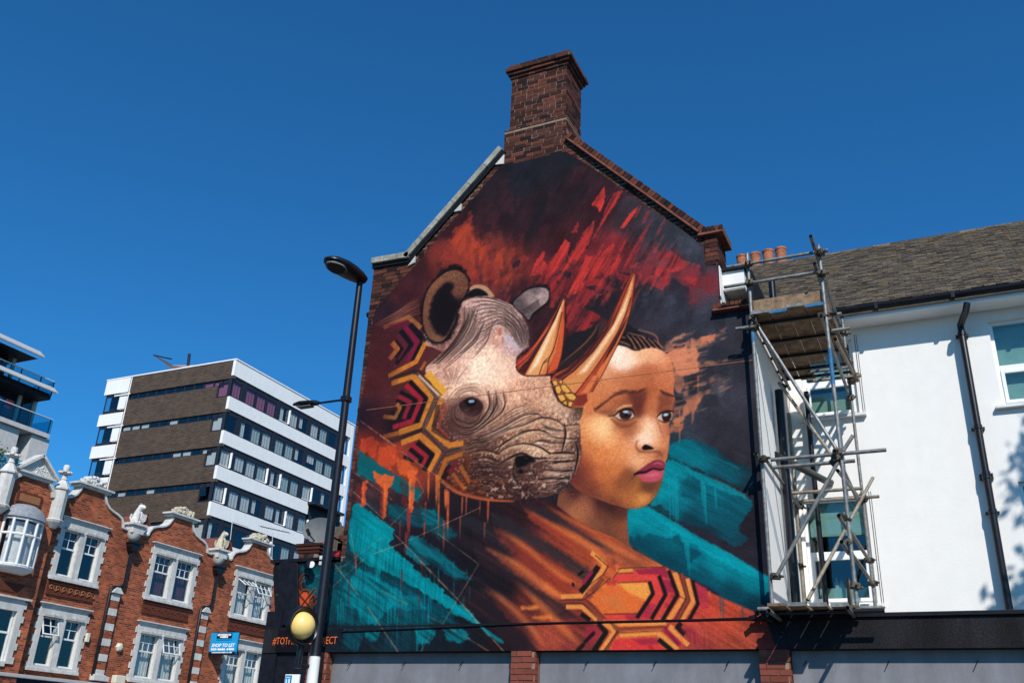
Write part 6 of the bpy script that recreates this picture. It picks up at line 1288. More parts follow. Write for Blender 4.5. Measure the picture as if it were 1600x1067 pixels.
# couplers
def coupler(p):
    mb = MB().box(-.05, .05, -.055, .055, -.036, .036).box(-.02, .095, -.024, .024, -.014, .014).tube([(0, -.095, 0), (0, .095, 0)], .014, 6)
    o = mb.build('coupler', 'coupler_steel', sf, bevel=.01)
    M = Matrix.Translation(p) @ Matrix.Rotation(random.uniform(-.6, .6), 4, 'Z') @ Matrix.Rotation(random.uniform(-.5, .5), 4, 'Y')
    for v in o.data.vertices: v.co = M @ v.co
for (x, y, Y) in ((1170, 412, g), (1171, 442, g), (1281, 395, g), (1284, 427, g), (1176, 498, SFY), (1285, 494, SFY), (1290, 500, SFY + .1), (1192, 717, g), (1308, 706, g), (1306, 716, g), (1304, 722, SFY), (1250, 790, SBY), (1345, 782, SBY), (1347, 776, SBY), (1336, 588, SBY), (1330, 596, SBY), (1318, 808, SFY), (1322, 848, SFY), (1358, 875, SBY), (1364, 911, SBY), (1212, 900, SFY), (1206, 950, SFY), (1335, 950, SFY), (1330, 955, SFY), (1212, 952, SFY), (1336, 915, SFY), (1222, 604, SBY - .1), (1249, 884, SBY), (1329, 622, SBY), (1320, 520, SBY), (1178, 512, SFY)):
    coupler(P3(x, y, Y))
# plank platforms
zt = zf(1176, 500) + .05
bw = (A2[0] - A1[0] - .02) / 4
for k, (y0, y1) in enumerate(((11.66, 14.2), (11.72, 14.3), (11.62, 13.7), (11.7, 13.45))):
    x = A1[0] + .01 + k * bw
    bd = MB().box(x + .006, x + bw - .006, y0, y1, zt + .002 * k, zt + .038 + .002 * k).build('scaffold_board', 'board_wood', sf, bevel=.004)
    MB().box(x + .005, x + bw - .005, y0 - .004, y0 + .03, zt + .002 * k - .002, zt + .040 + .002 * k).build('end_band', 'steel_tube' if k % 2 == 0 else 'blue_band', bd)
for y in (11.95, 12.6, 13.2, 13.75, 14.1):
    pole('board_bearer', (A1[0] - .08, y, zt - .03), (A2[0] + .12, y, zt - .03), 'black_metal')
MB().box(A1[0] + .03, A2[0] - .03, 11.775, 11.81, zt + .045, zt + .26).build('toe_board', 'board_wood', sf, bevel=.004)
MB().obox((A2[0] - .02, 12.9, zt + .16), (0, 1, 0), (1, 0, 0), (0, 0, 1), 2.3, .035, .22).build('toe_board', 'board_wood', sf, bevel=.004)
zl = zf(1245, 946, 11.3)
for k, (a, b_) in enumerate(((1231, 1259), (1264, 1291), (1296, 1324))):
    x0, x1 = P3(a, 940, 11.35)[0], P3(b_, 940, 11.35)[0]
    bd = MB().box(x0, x1, 11.3 + .06 * k, 13.7, zl, zl + .038).build('scaffold_board', 'board_wood', sf, bevel=.004)
    MB().box(x0 - .001, x1 + .001, 11.297 + .06 * k, 11.33 + .06 * k, zl - .002, zl + .040).build('end_band', 'steel_tube', bd)
MB().obox((A1[0] + .12, 12.3, zl + .02), (1, 0, 0), (0, 1, 0), (0, 0, 1), .2, 2.0, .036).build('scaffold_board', 'board_wood', sf, bevel=.004)
for y in (11.6, 12.5, 13.4): pole('board_bearer', (A1[0] - .05, y, zl - .03), (A2[0] + .3, y, zl - .03), 'black_metal')
MB().obox((A2[0] - .1, 12.0, zl + .2), (0, 0, 1), (0, 1, 0), (1, 0, 0), .4, .2, .035).build('toe_board', 'board_wood', sf, bevel=.004)
# black tie-off bundle at the foot
mb = MB()
for k in range(16):
    c = Vector((-2.15 + random.uniform(-.12, .12), 11.8 + random.uniform(-.1, .04), 3.33 + random.uniform(-.05, .08)))
    mb.tube([c, c + Vector((random.uniform(-.12, .12), random.uniform(-.05, .05), random.uniform(-.06, .06)))], random.uniform(.015, .04), 6)
mb.build('rope_bundle', 'black_metal', sf, True)
# ------------------------------------------------------------------ red brick terrace across the side street
RX = -30.0
row = empty('red_brick_terrace', (RX, 29, 0))
tag(row, 'red brick terrace with white scrolled gables, carved finials and sash windows', 'building')
def CB(mb, name, m, parent, **k): return mb.build(name, m, parent, **k)
def sash(yc, z0, z1, hw, X, bars, state, drape=None, cornice=True, extra=.0):
    """white stone window with two sashes; outer half width hw, teeth at the sides"""
    hole = []; jw = .2; mw = .28; ow = (2 * hw - 2 * jw - mw) / 2
    y0 = yc - hw; zb, zt_ = z0 + .14, z1 - .42
    O = [(y0 + jw, y0 + jw + ow), (y0 + jw + ow + mw, y0 + 2 * jw + 2 * ow + mw - jw)]
    mb = MB(); f = X + .05
    mb.box(X - .2, f, y0, y0 + jw, z0, z1).box(X - .2, f, yc + hw - jw, yc + hw, z0, z1).box(X - .2, f, O[0][1], O[1][0], zb, zt_).box(X - .2, f, y0 + jw, yc + hw - jw, zt_, z1).box(X - .2, f, y0 + jw, yc + hw - jw, z0, zb)
    k = 0; z = z0
    while z < z1 - .2:
        if k % 2 == 0: mb.box(X - .02, f - .004, y0 - .1, y0 + .001, z, z + .225).box(X - .02, f - .004, yc + hw - .001, yc + hw + .1, z, z + .225)
        z += .225; k += 1
    w = mb.build('window', 'white_stucco', row)
    MB().box(X, X + .16, y0 - .12, yc + hw + .12, z1 + .002, z1 + .05).box(X, X + .1, y0 - .06, yc + hw + .06, z1 - .06, z1 + .002).build('cornice', 'white_stucco', w, bevel=.01)
    MB().box(X + .052, X + .13, y0 - .08, yc + hw + .08, z0 - .06, z0 + .05).build('sill', 'white_stucco', w, bevel=.01)
    for i, (a, b_) in enumerate(O):
        MB().box(X + .052, X + .12, a - .06, b_ + .06, zt_ - .005, zt_ + .075).box(X + .05, X + .14, (a + b_) / 2 - .05, (a + b_) / 2 + .05, zt_ - .002, zt_ + .1).build('hood_mould', 'soffit_grey', w)
        zm = zb + (zt_ - zb) * .6; t = .045
        fr = MB(); gx = X - .1
        fr.box(gx - .03, gx + .03, a, a + t, zb, zt_).box(gx - .03, gx + .03, b_ - t, b_, zb, zt_).box(gx - .03, gx + .03, a + t, b_ - t, zb, zb + t + .02).box(gx - .03, gx + .03, a + t, b_ - t, zt_ - t, zt_).box(gx - .032, gx + .034, a + t, b_ - t, zm - .03, zm + .03)
        fr.build('sash', 'white_paint', w)
        ba = MB()
        for k in range(1, bars): ba.box(-.014, .014, a + t + (b_ - a - 2 * t) * k / bars - .012, a + t + (b_ - a - 2 * t) * k / bars + .012, zm + .03, zt_ - t)
        ba.box(-.0135, .0135, a + t, b_ - t, (zm + zt_) / 2 - .012, (zm + zt_) / 2 + .012)
        op = state[i]
        if op:                                            # top light swung outward
            ba.box(-.02, .02, a + .01, a + t, zm, zt_ - .02).box(-.02, .02, b_ - t, b_ - .01, zm, zt_ - .02).box(-.02, .02, a + t, b_ - t, zm - .0, zm + .04).box(-.02, .02, a + t, b_ - t, zt_ - .06, zt_ - .02)
            M = Matrix.Translation((gx + .06, 0, zt_ - .03)) @ Matrix.Rotation(-op, 4, 'Y') @ Matrix.Translation((0, 0, -(zt_ - .03)))
        else: M = Matrix.Translation((gx, 0, 0))
        ba.v = [tuple(M @ Vector(p)) for p in ba.v]
        ba.build('glazing_bars', 'white_paint', w)
        pn = MB().box(-.003, .003, a + t, b_ - t, zm + .03, zt_ - t); pn.v = [tuple(M @ Vector(p)) for p in pn.v]
        pn.build('pane', 'glass', w); MB().box(gx - .003, gx + .003, a + t, b_ - t, zb + t + .02, zm - .03).build('pane', 'glass', w)
        if drape: MB().add(*wavy(X - .28, a + (.0 if i else 0), b_, zb if drape != 'half' else zm - .5, zt_ - .05, .5)).build('curtain', 'curtain' if drape != 'purple' else 'purple_curtain', w)
    return (y0, yc + hw, z0, z1)
def wavy(X, y0, y1, z0, z1, amp=.5, n=24):
    v = []; 
    for i in range(n + 1):
        y = y0 + (y1 - y0) * i / n; x = X + .04 * amp * math.sin(i * 1.9) + .02 * math.sin(i * 3.1)
        v += [(x, y, z0), (x, y, z1)]
    return v, [(2 * i, 2 * i + 2, 2 * i + 3, 2 * i + 1) for i in range(n)]
U0, U1, L0, L1 = 7.0, 9.22, 3.86, 6.08
bays = [25.2, 30.1, 35.25]
wins = [(25.2, U0, U1, 1.06, 2, (0, 0), None), (30.1, U0, U1, 1.32, 3, (0, 0), 'purple'), (35.25, U0, U1, 1.3, 3, (1.0, .55), 'full'),
        (25.15, L0, L1, 1.06, 2, (.35, 0), None), (30.1, L0, L1, 1.32, 3, (0, .3), 'full'), (35.3, L0, L1, 1.32, 3, (0, 0), 'full')]
holes = []
for yc, z0, z1, hw, bars, st, dr in wins:
    sash(yc, z0, z1, hw, RX, bars, st, dr); holes.append((yc - hw + .01, yc + hw - .01, z0 + .01, z1 - .01))
ZP = 9.42
hole_wall('wall', RX, 23.5, 37.2, 0, ZP, holes, .35, 'row_brick', row, 'x', 1)
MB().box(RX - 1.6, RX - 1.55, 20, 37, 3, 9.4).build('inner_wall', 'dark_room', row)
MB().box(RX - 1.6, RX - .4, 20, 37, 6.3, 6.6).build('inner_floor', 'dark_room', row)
MB().box(RX - 6, RX - 1.62, 20, 37.2, 0, 9.3).build('rear_block', 'row_brick', row)
# scrolled gables
def scroll(c):
    L = [(-2.05, ZP), (-1.78, 9.44), (-1.72, 9.62), (-1.6, 9.78), (-1.38, 9.88), (-1.14, 9.94), (-.92, 10.02), (-.74, 10.16), (-.62, 10.36), (-.58, 10.5)]
    return [(c + y, z) for y, z in L] + [(c - y, z) for y, z in L[::-1]]
for i, c in enumerate(bays):
    pts = scroll(c)
    MB().prism([(y, z) for y, z in pts], 'x', RX - .3, RX).build('gable', 'row_brick', row)
    for side in (pts[:10], pts[10:]):
        mb = MB(); n = len(side)
        for j in range(n - 1):
            a, b_ = side[j], side[j + 1]; d = np.array((0, b_[0] - a[0], b_[1] - a[1])); L = np.linalg.norm(d); d /= L
            w_ = np.cross((1, 0, 0), d); w_ = w_ if w_[2] > 0 or abs(w_[2]) < .2 else -w_
            mb.obox((RX - .13, (a[0] + b_[0]) / 2, (a[1] + b_[1]) / 2), d, (1, 0, 0), np.cross((1, 0, 0), d), L + .03, .42, .085)
        mb.build('scroll_coping', 'white_stucco', row, bevel=.015)
    MB().box(RX - .35, RX + .14, c - .78, c + .78, 10.5, 10.58).box(RX - .35, RX + .2, c - .88, c + .88, 10.585, 10.66).build('gable_cap', 'white_stucco', row, bevel=.01)
    # carved shell ornament
    mb = MB(); rr = random.Random(i)
    pr = [(c + .62 * math.cos(t) * (1 - .1 * (k % 2)), 10.66 + .38 * math.sin(t) ** .8 * (1 - .12 * (k % 2))) for k, t in enumerate(np.linspace(0.02, math.pi - .02, 15))]
    mb.prism(pr, 'x', RX - .2, RX + .03)
    for k in range(26):
        t = rr.uniform(.1, 3.04); r_ = rr.uniform(.15, .95)
        mb.lathe([(.001, -.07), (.06, -.05), (.08, 0), (.06, .05), (.001, .07)], (RX + .05 + rr.uniform(0, .05), c + .6 * r_ * math.cos(t), 10.68 + .34 * r_ * math.sin(t)), 7)
    mb.build('carved_crest', 'lichen_stone' if i else 'carved_stone', row, True)
    if i: MB().prism([(c - .5, 10.66), (c - .1, 10.66), (c - .02, 11.02), (c - .12, 11.03)], 'x', RX - .35, RX - .1).build('crest_back', 'lichen_stone', row)
# low parapet between the gables
for a, b_ in ((23.5, 23.2), (27.2, 28.1), (32.1, 33.25)):
    MB().box(RX - .3, RX + .1, a, b_, ZP, ZP + .07).build('parapet_coping', 'white_stucco', row, bevel=.01)
# tiled roof with little clay dormer ridges behind the parapet
MB().prism([(RX - .35, 9.3), (RX - .35, 9.5), (RX - 3.4, 10.7), (RX - 6, 9.5), (RX - 6, 9.3)], 'y', 20.2, 37.0).build('roof', 'slate', row)
for c in (24.0, 28.95, 33.6, 34.2):
    MB().prism([(c - .5, 9.5), (c, 10.42), (c + .5, 9.5)], 'x', RX - 2.2, RX - .95).build('dormer', 'clay_ridge', row)
    for s_ in (-1, 1):
        MB().obox((RX - 1.55, c + s_ * .26, 10.02), (1, 0, 0), (0, .48 * s_, -.88), (0, .88 * s_, .48), 1.4, 1.15, .06).build('dormer_slope', 'clay_ridge', row)
# terracotta relief panels under the upper windows
for k, (yc, hw) in enumerate(((25.2, 1.06), (30.1, 1.32), (35.25, 1.3))):
    pn = MB().box(RX - .01, RX + .06, yc - hw, yc + hw, 6.42, 6.5).box(RX - .01, RX + .06, yc - hw, yc + hw, 6.82, 6.92).box(RX - .01, RX + .03, yc - hw, yc + hw, 6.5, 6.82).build('relief_panel', 'terracotta_panel', row)
    mb = MB()
    for j in range(7):
        y = yc - hw + .16 + j * (2 * hw - .3) / 6.3
        if k == 0:
            mb.tube([(RX + .045, y + .11 * (1 - t / 11) * math.cos(t * .75), 6.66 + .11 * (1 - t / 11) * math.sin(t * .75)) for t in range(10)] , .02, 6)
            mb.tube([(RX + .045, y + .11, 6.66), (RX + .045, y + .2, 6.57), (RX + .045, y + .3, 6.62)], .02, 6)
        else:
            mb.lathe([(.001, -.03), (.045, -.02), (.05, .01), (.001, .03)], (RX + .04, y, 6.66 + .05 * (j % 2)), 8, 'x'); mb.lathe([(.001, -.03), (.03, -.02), (.03, .01), (.001, .03)], (RX + .04, y + .15, 6.62), 8, 'x')
    tag(mb.build('relief', 'terracotta_relief' if k == 0 else 'terracotta_panel', pn, True), kind='stuff')
# lions on corbelled piers, with hopper heads and downpipes
for i, y in enumerate((27.55, 32.6)):
    MB().box(RX - .2, RX + .28, y - .3, y + .3, 9.32, 9.62).box(RX - .25, RX + .36, y - .4, y + .4, 9.625, 9.72).build('finial_pier', 'white_stucco', row, bevel=.015)
    MB().lathe([(.001, 9.0), (.1, 9.02), (.2, 9.12), (.27, 9.24), (.3, 9.318), (.001, 9.319)], (RX + .06, y, 0), 14).build('corbel', 'white_stucco', row, True)
    # seated lion holding a shield
    X0 = RX + .05; S = MB()
    S.tube([(X0 - .05, y - .05, 9.73), (X0 - .04, y - .04, 9.95), (X0 - .02, y, 10.16), (X0 + .03, y + .02, 10.34)], [.17, .16, .13, .1], 10)
    S.tube([(X0 + .02, y + .02, 10.3), (X0 + .07, y + .05, 10.42), (X0 + .15, y + .1, 10.43), (X0 + .22, y + .14, 10.39)], [.11, .13, .1, .055], 10)
    S.tube([(X0 - .05, y - .14, 9.73), (X0 + .05, y - .14, 9.84), (X0 + .14, y - .06, 9.76)], [.09, .1, .06], 8)
    S.tube([(X0 + .02, y + .1, 9.73), (X0 + .1, y + .14, 9.9), (X0 + .12, y + .14, 10.12), (X0 + .06, y + .06, 10.24)], [.05, .05, .05, .06], 8)
    S.tube([(X0 - .1, y - .15, 9.8), (X0 - .16, y - .2, 9.95), (X0 - .12, y - .18, 10.1)], [.03, .03, .045], 6)
    for e in (-1, 1): S.lathe([(.001, 0), (.03, .01), (.001, .06)], (X0 + .05 - e * .03, y + .05 + e * .06, 10.52), 6)
    S.prism([(y + .05, 9.92), (y + .2, 9.8), (y + .33, 9.92), (y + .35, 10.16), (y + .06, 10.16)], 'x', X0 + .12, X0 + .17)
    S.build('lion_statue', 'carved_stone' if i == 0 else 'lichen_stone', row, True)
    hop = MB().prism([(y - .22, 8.98), (y + .22, 8.98), (y + .22, 8.78), (y + .12, 8.6), (y - .12, 8.6), (y - .22, 8.78)], 'x', RX + .02, RX + .32).box(RX + .02, RX + .36, y - .26, y + .26, 8.9, 8.97).build('hopper_head', 'black_metal', row, bevel=.01)
    yd = y - .45 if i == 0 else y + .2
    MB().tube([(RX + .12, y, 8.65), (RX + .12, y, 7.35), (RX + .12, y - .12, 7.2), (RX + .12, y - .52, 7.14), (RX + .12, y - .62, 6.98), (RX + .12, y - .62, 3.9), (RX + .12, y - .5, 3.7), (RX + .12, y - .5, 3.5)], .06, 8).build('downpipe', 'black_metal', row, True)
    yq = y - .3
    MB().box(RX, RX + .12, yq - .2, yq + .2, 3.9, 6.9).build('banded_pilaster', 'row_brick', row)
    for k in range(6): MB().box(RX + .001, RX + .135, yq - .205, yq + .205, 6.64 - k * .56, 6.9 - k * .56).build('stone_band', 'white_stucco', row, bevel=.008)
    MB().prism([(yq - .3, 6.92), (yq + .3, 6.92), (yq + .22, 7.0), (yq + .08, 7.14), (yq - .08, 7.14), (yq - .22, 7.0)], 'x', RX, RX + .22).build('pilaster_cap', 'white_stucco', row, bevel=.01)
    MB().prism([(yq - .35, 3.7), (yq + .4, 3.7), (yq + .4, 3.86), (yq + .15, 3.92), (yq - .35, 3.92)], 'x', RX, RX + .25).build('console', 'white_stucco', row, bevel=.02)
# shop cornice and dark blue shop fascia below
MB().box(RX, RX + .4, 19, 37.2, 3.5, 3.62).build('shop_cornice', 'soffit_grey', row, bevel=.02); MB().box(RX, RX + .25, 19, 37.2, 2.6, 3.496).build('shop_fascia', 'sign_dark', row)
MB().box(RX, RX + .12, 26.3, 26.45, 5.0, 5.32).build('wall_lamp', 'alarm_cream', row, bevel=.02)
MB().lathe([(.001, 0), (.17, .01), (.17, .08), (.1, .13), (.001, .14)], (RX, 28.0, 5.0), 6, 'x').build('alarm_box', 'alarm_cream', row)
MB().box(RX + .01, RX + .25, 27.95, 28.45, 3.68, 3.98).build('flood_light', 'alarm_cream', row, bevel=.03)
# projecting first bay with pediment and oriel
FX = RX + .35
hb = [(21.55, 23.0, 7.0, 8.62), (20.4, 23.1, 3.95, 5.9)]
hole_wall('bay_wall', FX, 19.5, 23.55, 0, 9.7, hb, .4, 'row_brick', row, 'x', 1)
pd = [(21.35, 9.69), (21.42, 9.9), (21.56, 10.04), (21.66, 10.12), (22.93, 10.12), (23.0, 10.04), (23.13, 9.9), (23.2, 9.69)]
MB().prism(pd, 'x', FX - .3, FX - .002).build('bay_gable', 'row_brick', row)
for side in (pd[:4], pd[4:]):
    mb = MB()
    for j in range(3):
        a, b_ = side[j], side[j + 1]; d = np.array((0, b_[0] - a[0], b_[1] - a[1])); L = np.linalg.norm(d); d /= L
        mb.obox((FX - .12, (a[0] + b_[0]) / 2, (a[1] + b_[1]) / 2), d, (1, 0, 0), np.cross((1, 0, 0), d), L + .03, .46, .13)
    mb.build('scroll_coping', 'white_stucco', row, bevel=.015)
MB().box(FX - .3, FX + .1, 21.6, 23.0, 10.12, 10.22).box(FX - .3, FX + .18, 21.52, 23.08, 10.222, 10.3).build('pediment_base', 'white_stucco', row, bevel=.01)
pz = MB().prism([(21.5, 10.3), (23.1, 10.3), (22.3, 10.96)], 'x', FX - .3, FX + .06).build('pediment', 'white_stucco', row)
for s_ in (-1, 1): MB().obox((FX - .05, 22.3 + s_ * .42, 10.66), (0, .77 * s_, -.64), (1, 0, 0), (0, .64 * s_, .77), 1.12, .5, .09).build('raking_cornice', 'white_stucco', pz)
mb = MB()
for k in range(22):
    t = k * .9; r_ = .02 + .011 * k
    mb.lathe([(.001, -.03), (.035, -.01), (.001, .03)], (FX + .07, 22.3 + r_ * 1.5 * math.cos(t), 10.5 + r_ * .65 * math.sin(t)), 6, 'x')
mb.build('pediment_carving', 'carved_stone', pz, True)
MB().box(FX, FX + .05, 21.75, 22.8, 9.18, 9.6).build('terracotta_plaque', 'terracotta_panel', row, bevel=.02); MB().box(FX + .051, FX + .06, 21.85, 22.7, 9.26, 9.52).build('plaque_face', 'terracotta_relief', row)
for y in (21.2, 23.48):                          # octagonal finial pillars
    c = (FX + .02, y, 0)
    MB().lathe([(.001, 8.6), (.12, 8.62), (.3, 8.82), (.34, 8.9), (.3, 8.93), (.27, 8.95), (.27, 10.0), (.33, 10.04), (.33, 10.1), (.26, 10.16), (.16, 10.34), (.11, 10.4), (.13, 10.44), (.1, 10.48), (.1, 10.58), (.001, 10.58)], c, 8).build('finial_pillar', 'white_stucco', row)
    mb = MB().lathe([(.001, 10.6), (.13, 10.62), (.16, 10.7), (.1, 10.76), (.1, 10.8), (.13, 10.86), (.1, 10.98), (.001, 11.0)], c, 10)
    for k in range(8): mb.lathe([(.001, -.05), (.08, -.02), (.08, .03), (.001, .06)], (FX + .02 + .18 * math.cos(k * .785), y + .18 * math.sin(k * .785), 10.68 + .03 * (k % 2)), 6)
    mb.build('carved_finial', 'carved_stone', row, True)
oc = (FX, 22.25); orl = MB()
def ring(r, z, n=14): return [(FX + .01 + r * .75 * math.sin(t), oc[1] - r * math.cos(t), z) for t in np.linspace(0, math.pi, n)]
def loft(rs, name, m, parent, smooth=True):
    v = [p for r in rs for p in r]; n = len(rs[0])
    f = [[i * n + k, i * n + k + 1, (i + 1) * n + k + 1, (i + 1) * n + k] for i in range(len(rs) - 1) for k in range(n - 1)] + [list(range(n))[::-1], [(len(rs) - 1) * n + k for k in range(n)]]
    return MB().add(v, f).build(name, m, parent, smooth)
loft([ring(.8, 8.6), ring(.84, 8.64), ring(.8, 8.68), ring(.74, 8.86), ring(.6, 9.02), ring(.4, 9.13), ring(.12, 9.18)], 'oriel_dome', 'lead', row)
of = loft([ring(.5, 6.78), ring(.72, 6.9), ring(.78, 6.97), ring(.74, 7.0)], 'oriel_base', 'white_paint', row)
mb = MB()
for t in np.linspace(0, math.pi, 6): mb.tube([(FX + .01 + .54 * math.sin(t), oc[1] - .72 * math.cos(t), z) for z in (7.0, 8.62)], .05, 6)
for z in (7.02, 8.05, 8.58):
    mb.tube([(FX + .01 + .54 * math.sin(t), oc[1] - .72 * math.cos(t), z) for t in np.linspace(0, math.pi, 14)], .045, 6)
mb.build('oriel_frame', 'white_paint', of)
loft([ring(.69, 7.02), ring(.69, 8.58)], 'pane', 'glass', of)
loft([ring(.5, 7.0), ring(.5, 8.5)], 'curtain', 'curtain', of)
MB().prism([(21.5, 6.5), (23.0, 6.5), (22.7, 6.2), (21.8, 6.2)], 'x', FX, FX + .05).build('oriel_apron', 'terracotta_panel', row)
# lower window of the first bay (its edge is in view)
mb = MB().box(FX - .2, FX + .06, 22.9, 23.12, 3.9, 5.98).box(FX - .2, FX + .06, 20.4, 22.9, 5.6, 5.98).box(FX - .2, FX + .06, 20.4, 22.9, 3.8, 3.96)
for k in range(5): mb.box(FX - .02, FX + .056, 23.1, 23.22, 3.9 + .45 * k, 4.12 + .45 * k)
w = mb.build('window', 'white_stucco', row)
MB().box(FX, FX + .16, 20.3, 23.3, 5.985, 6.05).build('cornice', 'white_stucco', w); MB().box(FX - .12, FX - .06, 22.82, 22.88, 3.96, 5.6).box(FX - .12, FX - .06, 20.4, 22.82, 4.85, 4.92).build('sash', 'white_paint', w); MB().box(FX - .1, FX - .094, 20.4, 22.82, 3.96, 5.6).build('pane', 'glass', w)
# estate agent's board
sgn = empty('agent_board', (RX + .7, 33.0, 5.0))
tag(sgn, 'blue SHOP TO LET board fixed to the brick terrace', 'sign')
c4 = [onY(*q, 33.05) for q in ((331, 988), (374, 988), (368, 1022), (326, 1021))]
x0 = (c4[0][0] + c4[3][0]) / 2; x1 = (c4[1][0] + c4[2][0]) / 2; z1 = (c4[0][2] + c4[1][2]) / 2; z0 = (c4[2][2] + c4[3][2]) / 2
MB().box(x0, x1, 33.03, 33.08, z0, z1).build('board', 'sign_blue', sgn)
MB().box(x0 - .03, x1 + .03, 33.081, 33.1, z0 - .03, z1 + .03).build('board_edge', 'sign_dark', sgn)
MB().box(x0, x1, 33.018, 33.029, z0, z0 + .1).build('footer', 'sign_dark', sgn)
xm = (x0 + x1) / 2; ww = x1 - x0; hh = z1 - z0
MB().box(xm - ww * .28, xm + ww * .28, 33.02, 33.029, z1 - hh * .27, z1 - hh * .03).build('logo_patch', 'sign_dark', sgn)
mb = MB(); rr = random.Random(2)                     # the agent's name is too small to read: a row of white marks
for (zc, wd, nn) in ((z1 - hh * .1, ww * .5, 10), (z1 - hh * .2, ww * .3, 6)):
    for k in range(nn):
        xa = xm - wd / 2 + wd * k / nn; mb.box(xa, xa + wd / nn * rr.uniform(.6, .85), 33.012, 33.018, zc - .045 * rr.uniform(.6, 1), zc + .045 * rr.uniform(.6, 1))
mb.build('name_marks', 'lettering_white', sgn)
MB().box(xm - ww * .27, xm + ww * .27, 33.02, 33.029, z1 - hh * .345, z1 - hh * .325).build('rule', 'sign_dark', sgn)
text('lettering', 'SHOP TO LET', .2, 'lettering_white', (xm, 33.02, z1 - hh * .6), (1, 0, 0), (0, 0, 1), sgn, bold=.006, shear=.15, width=ww * .85)
text('lettering', '020 8686 4400', .12, 'lettering_white', (xm, 33.02, z1 - hh * .78), (1, 0, 0), (0, 0, 1), sgn, bold=.006, width=ww * .85)
text('lettering', 'commercial.co.uk', .08, 'lettering_white', (xm, 33.012, z0 + .07), (1, 0, 0), (0, 0, 1), sgn, bold=.003, width=ww * .75)
MB().box(RX, x0 + .1, 33.04, 33.09, z0 - .08, z0 - .03).build('bracket', 'black_metal', sgn)
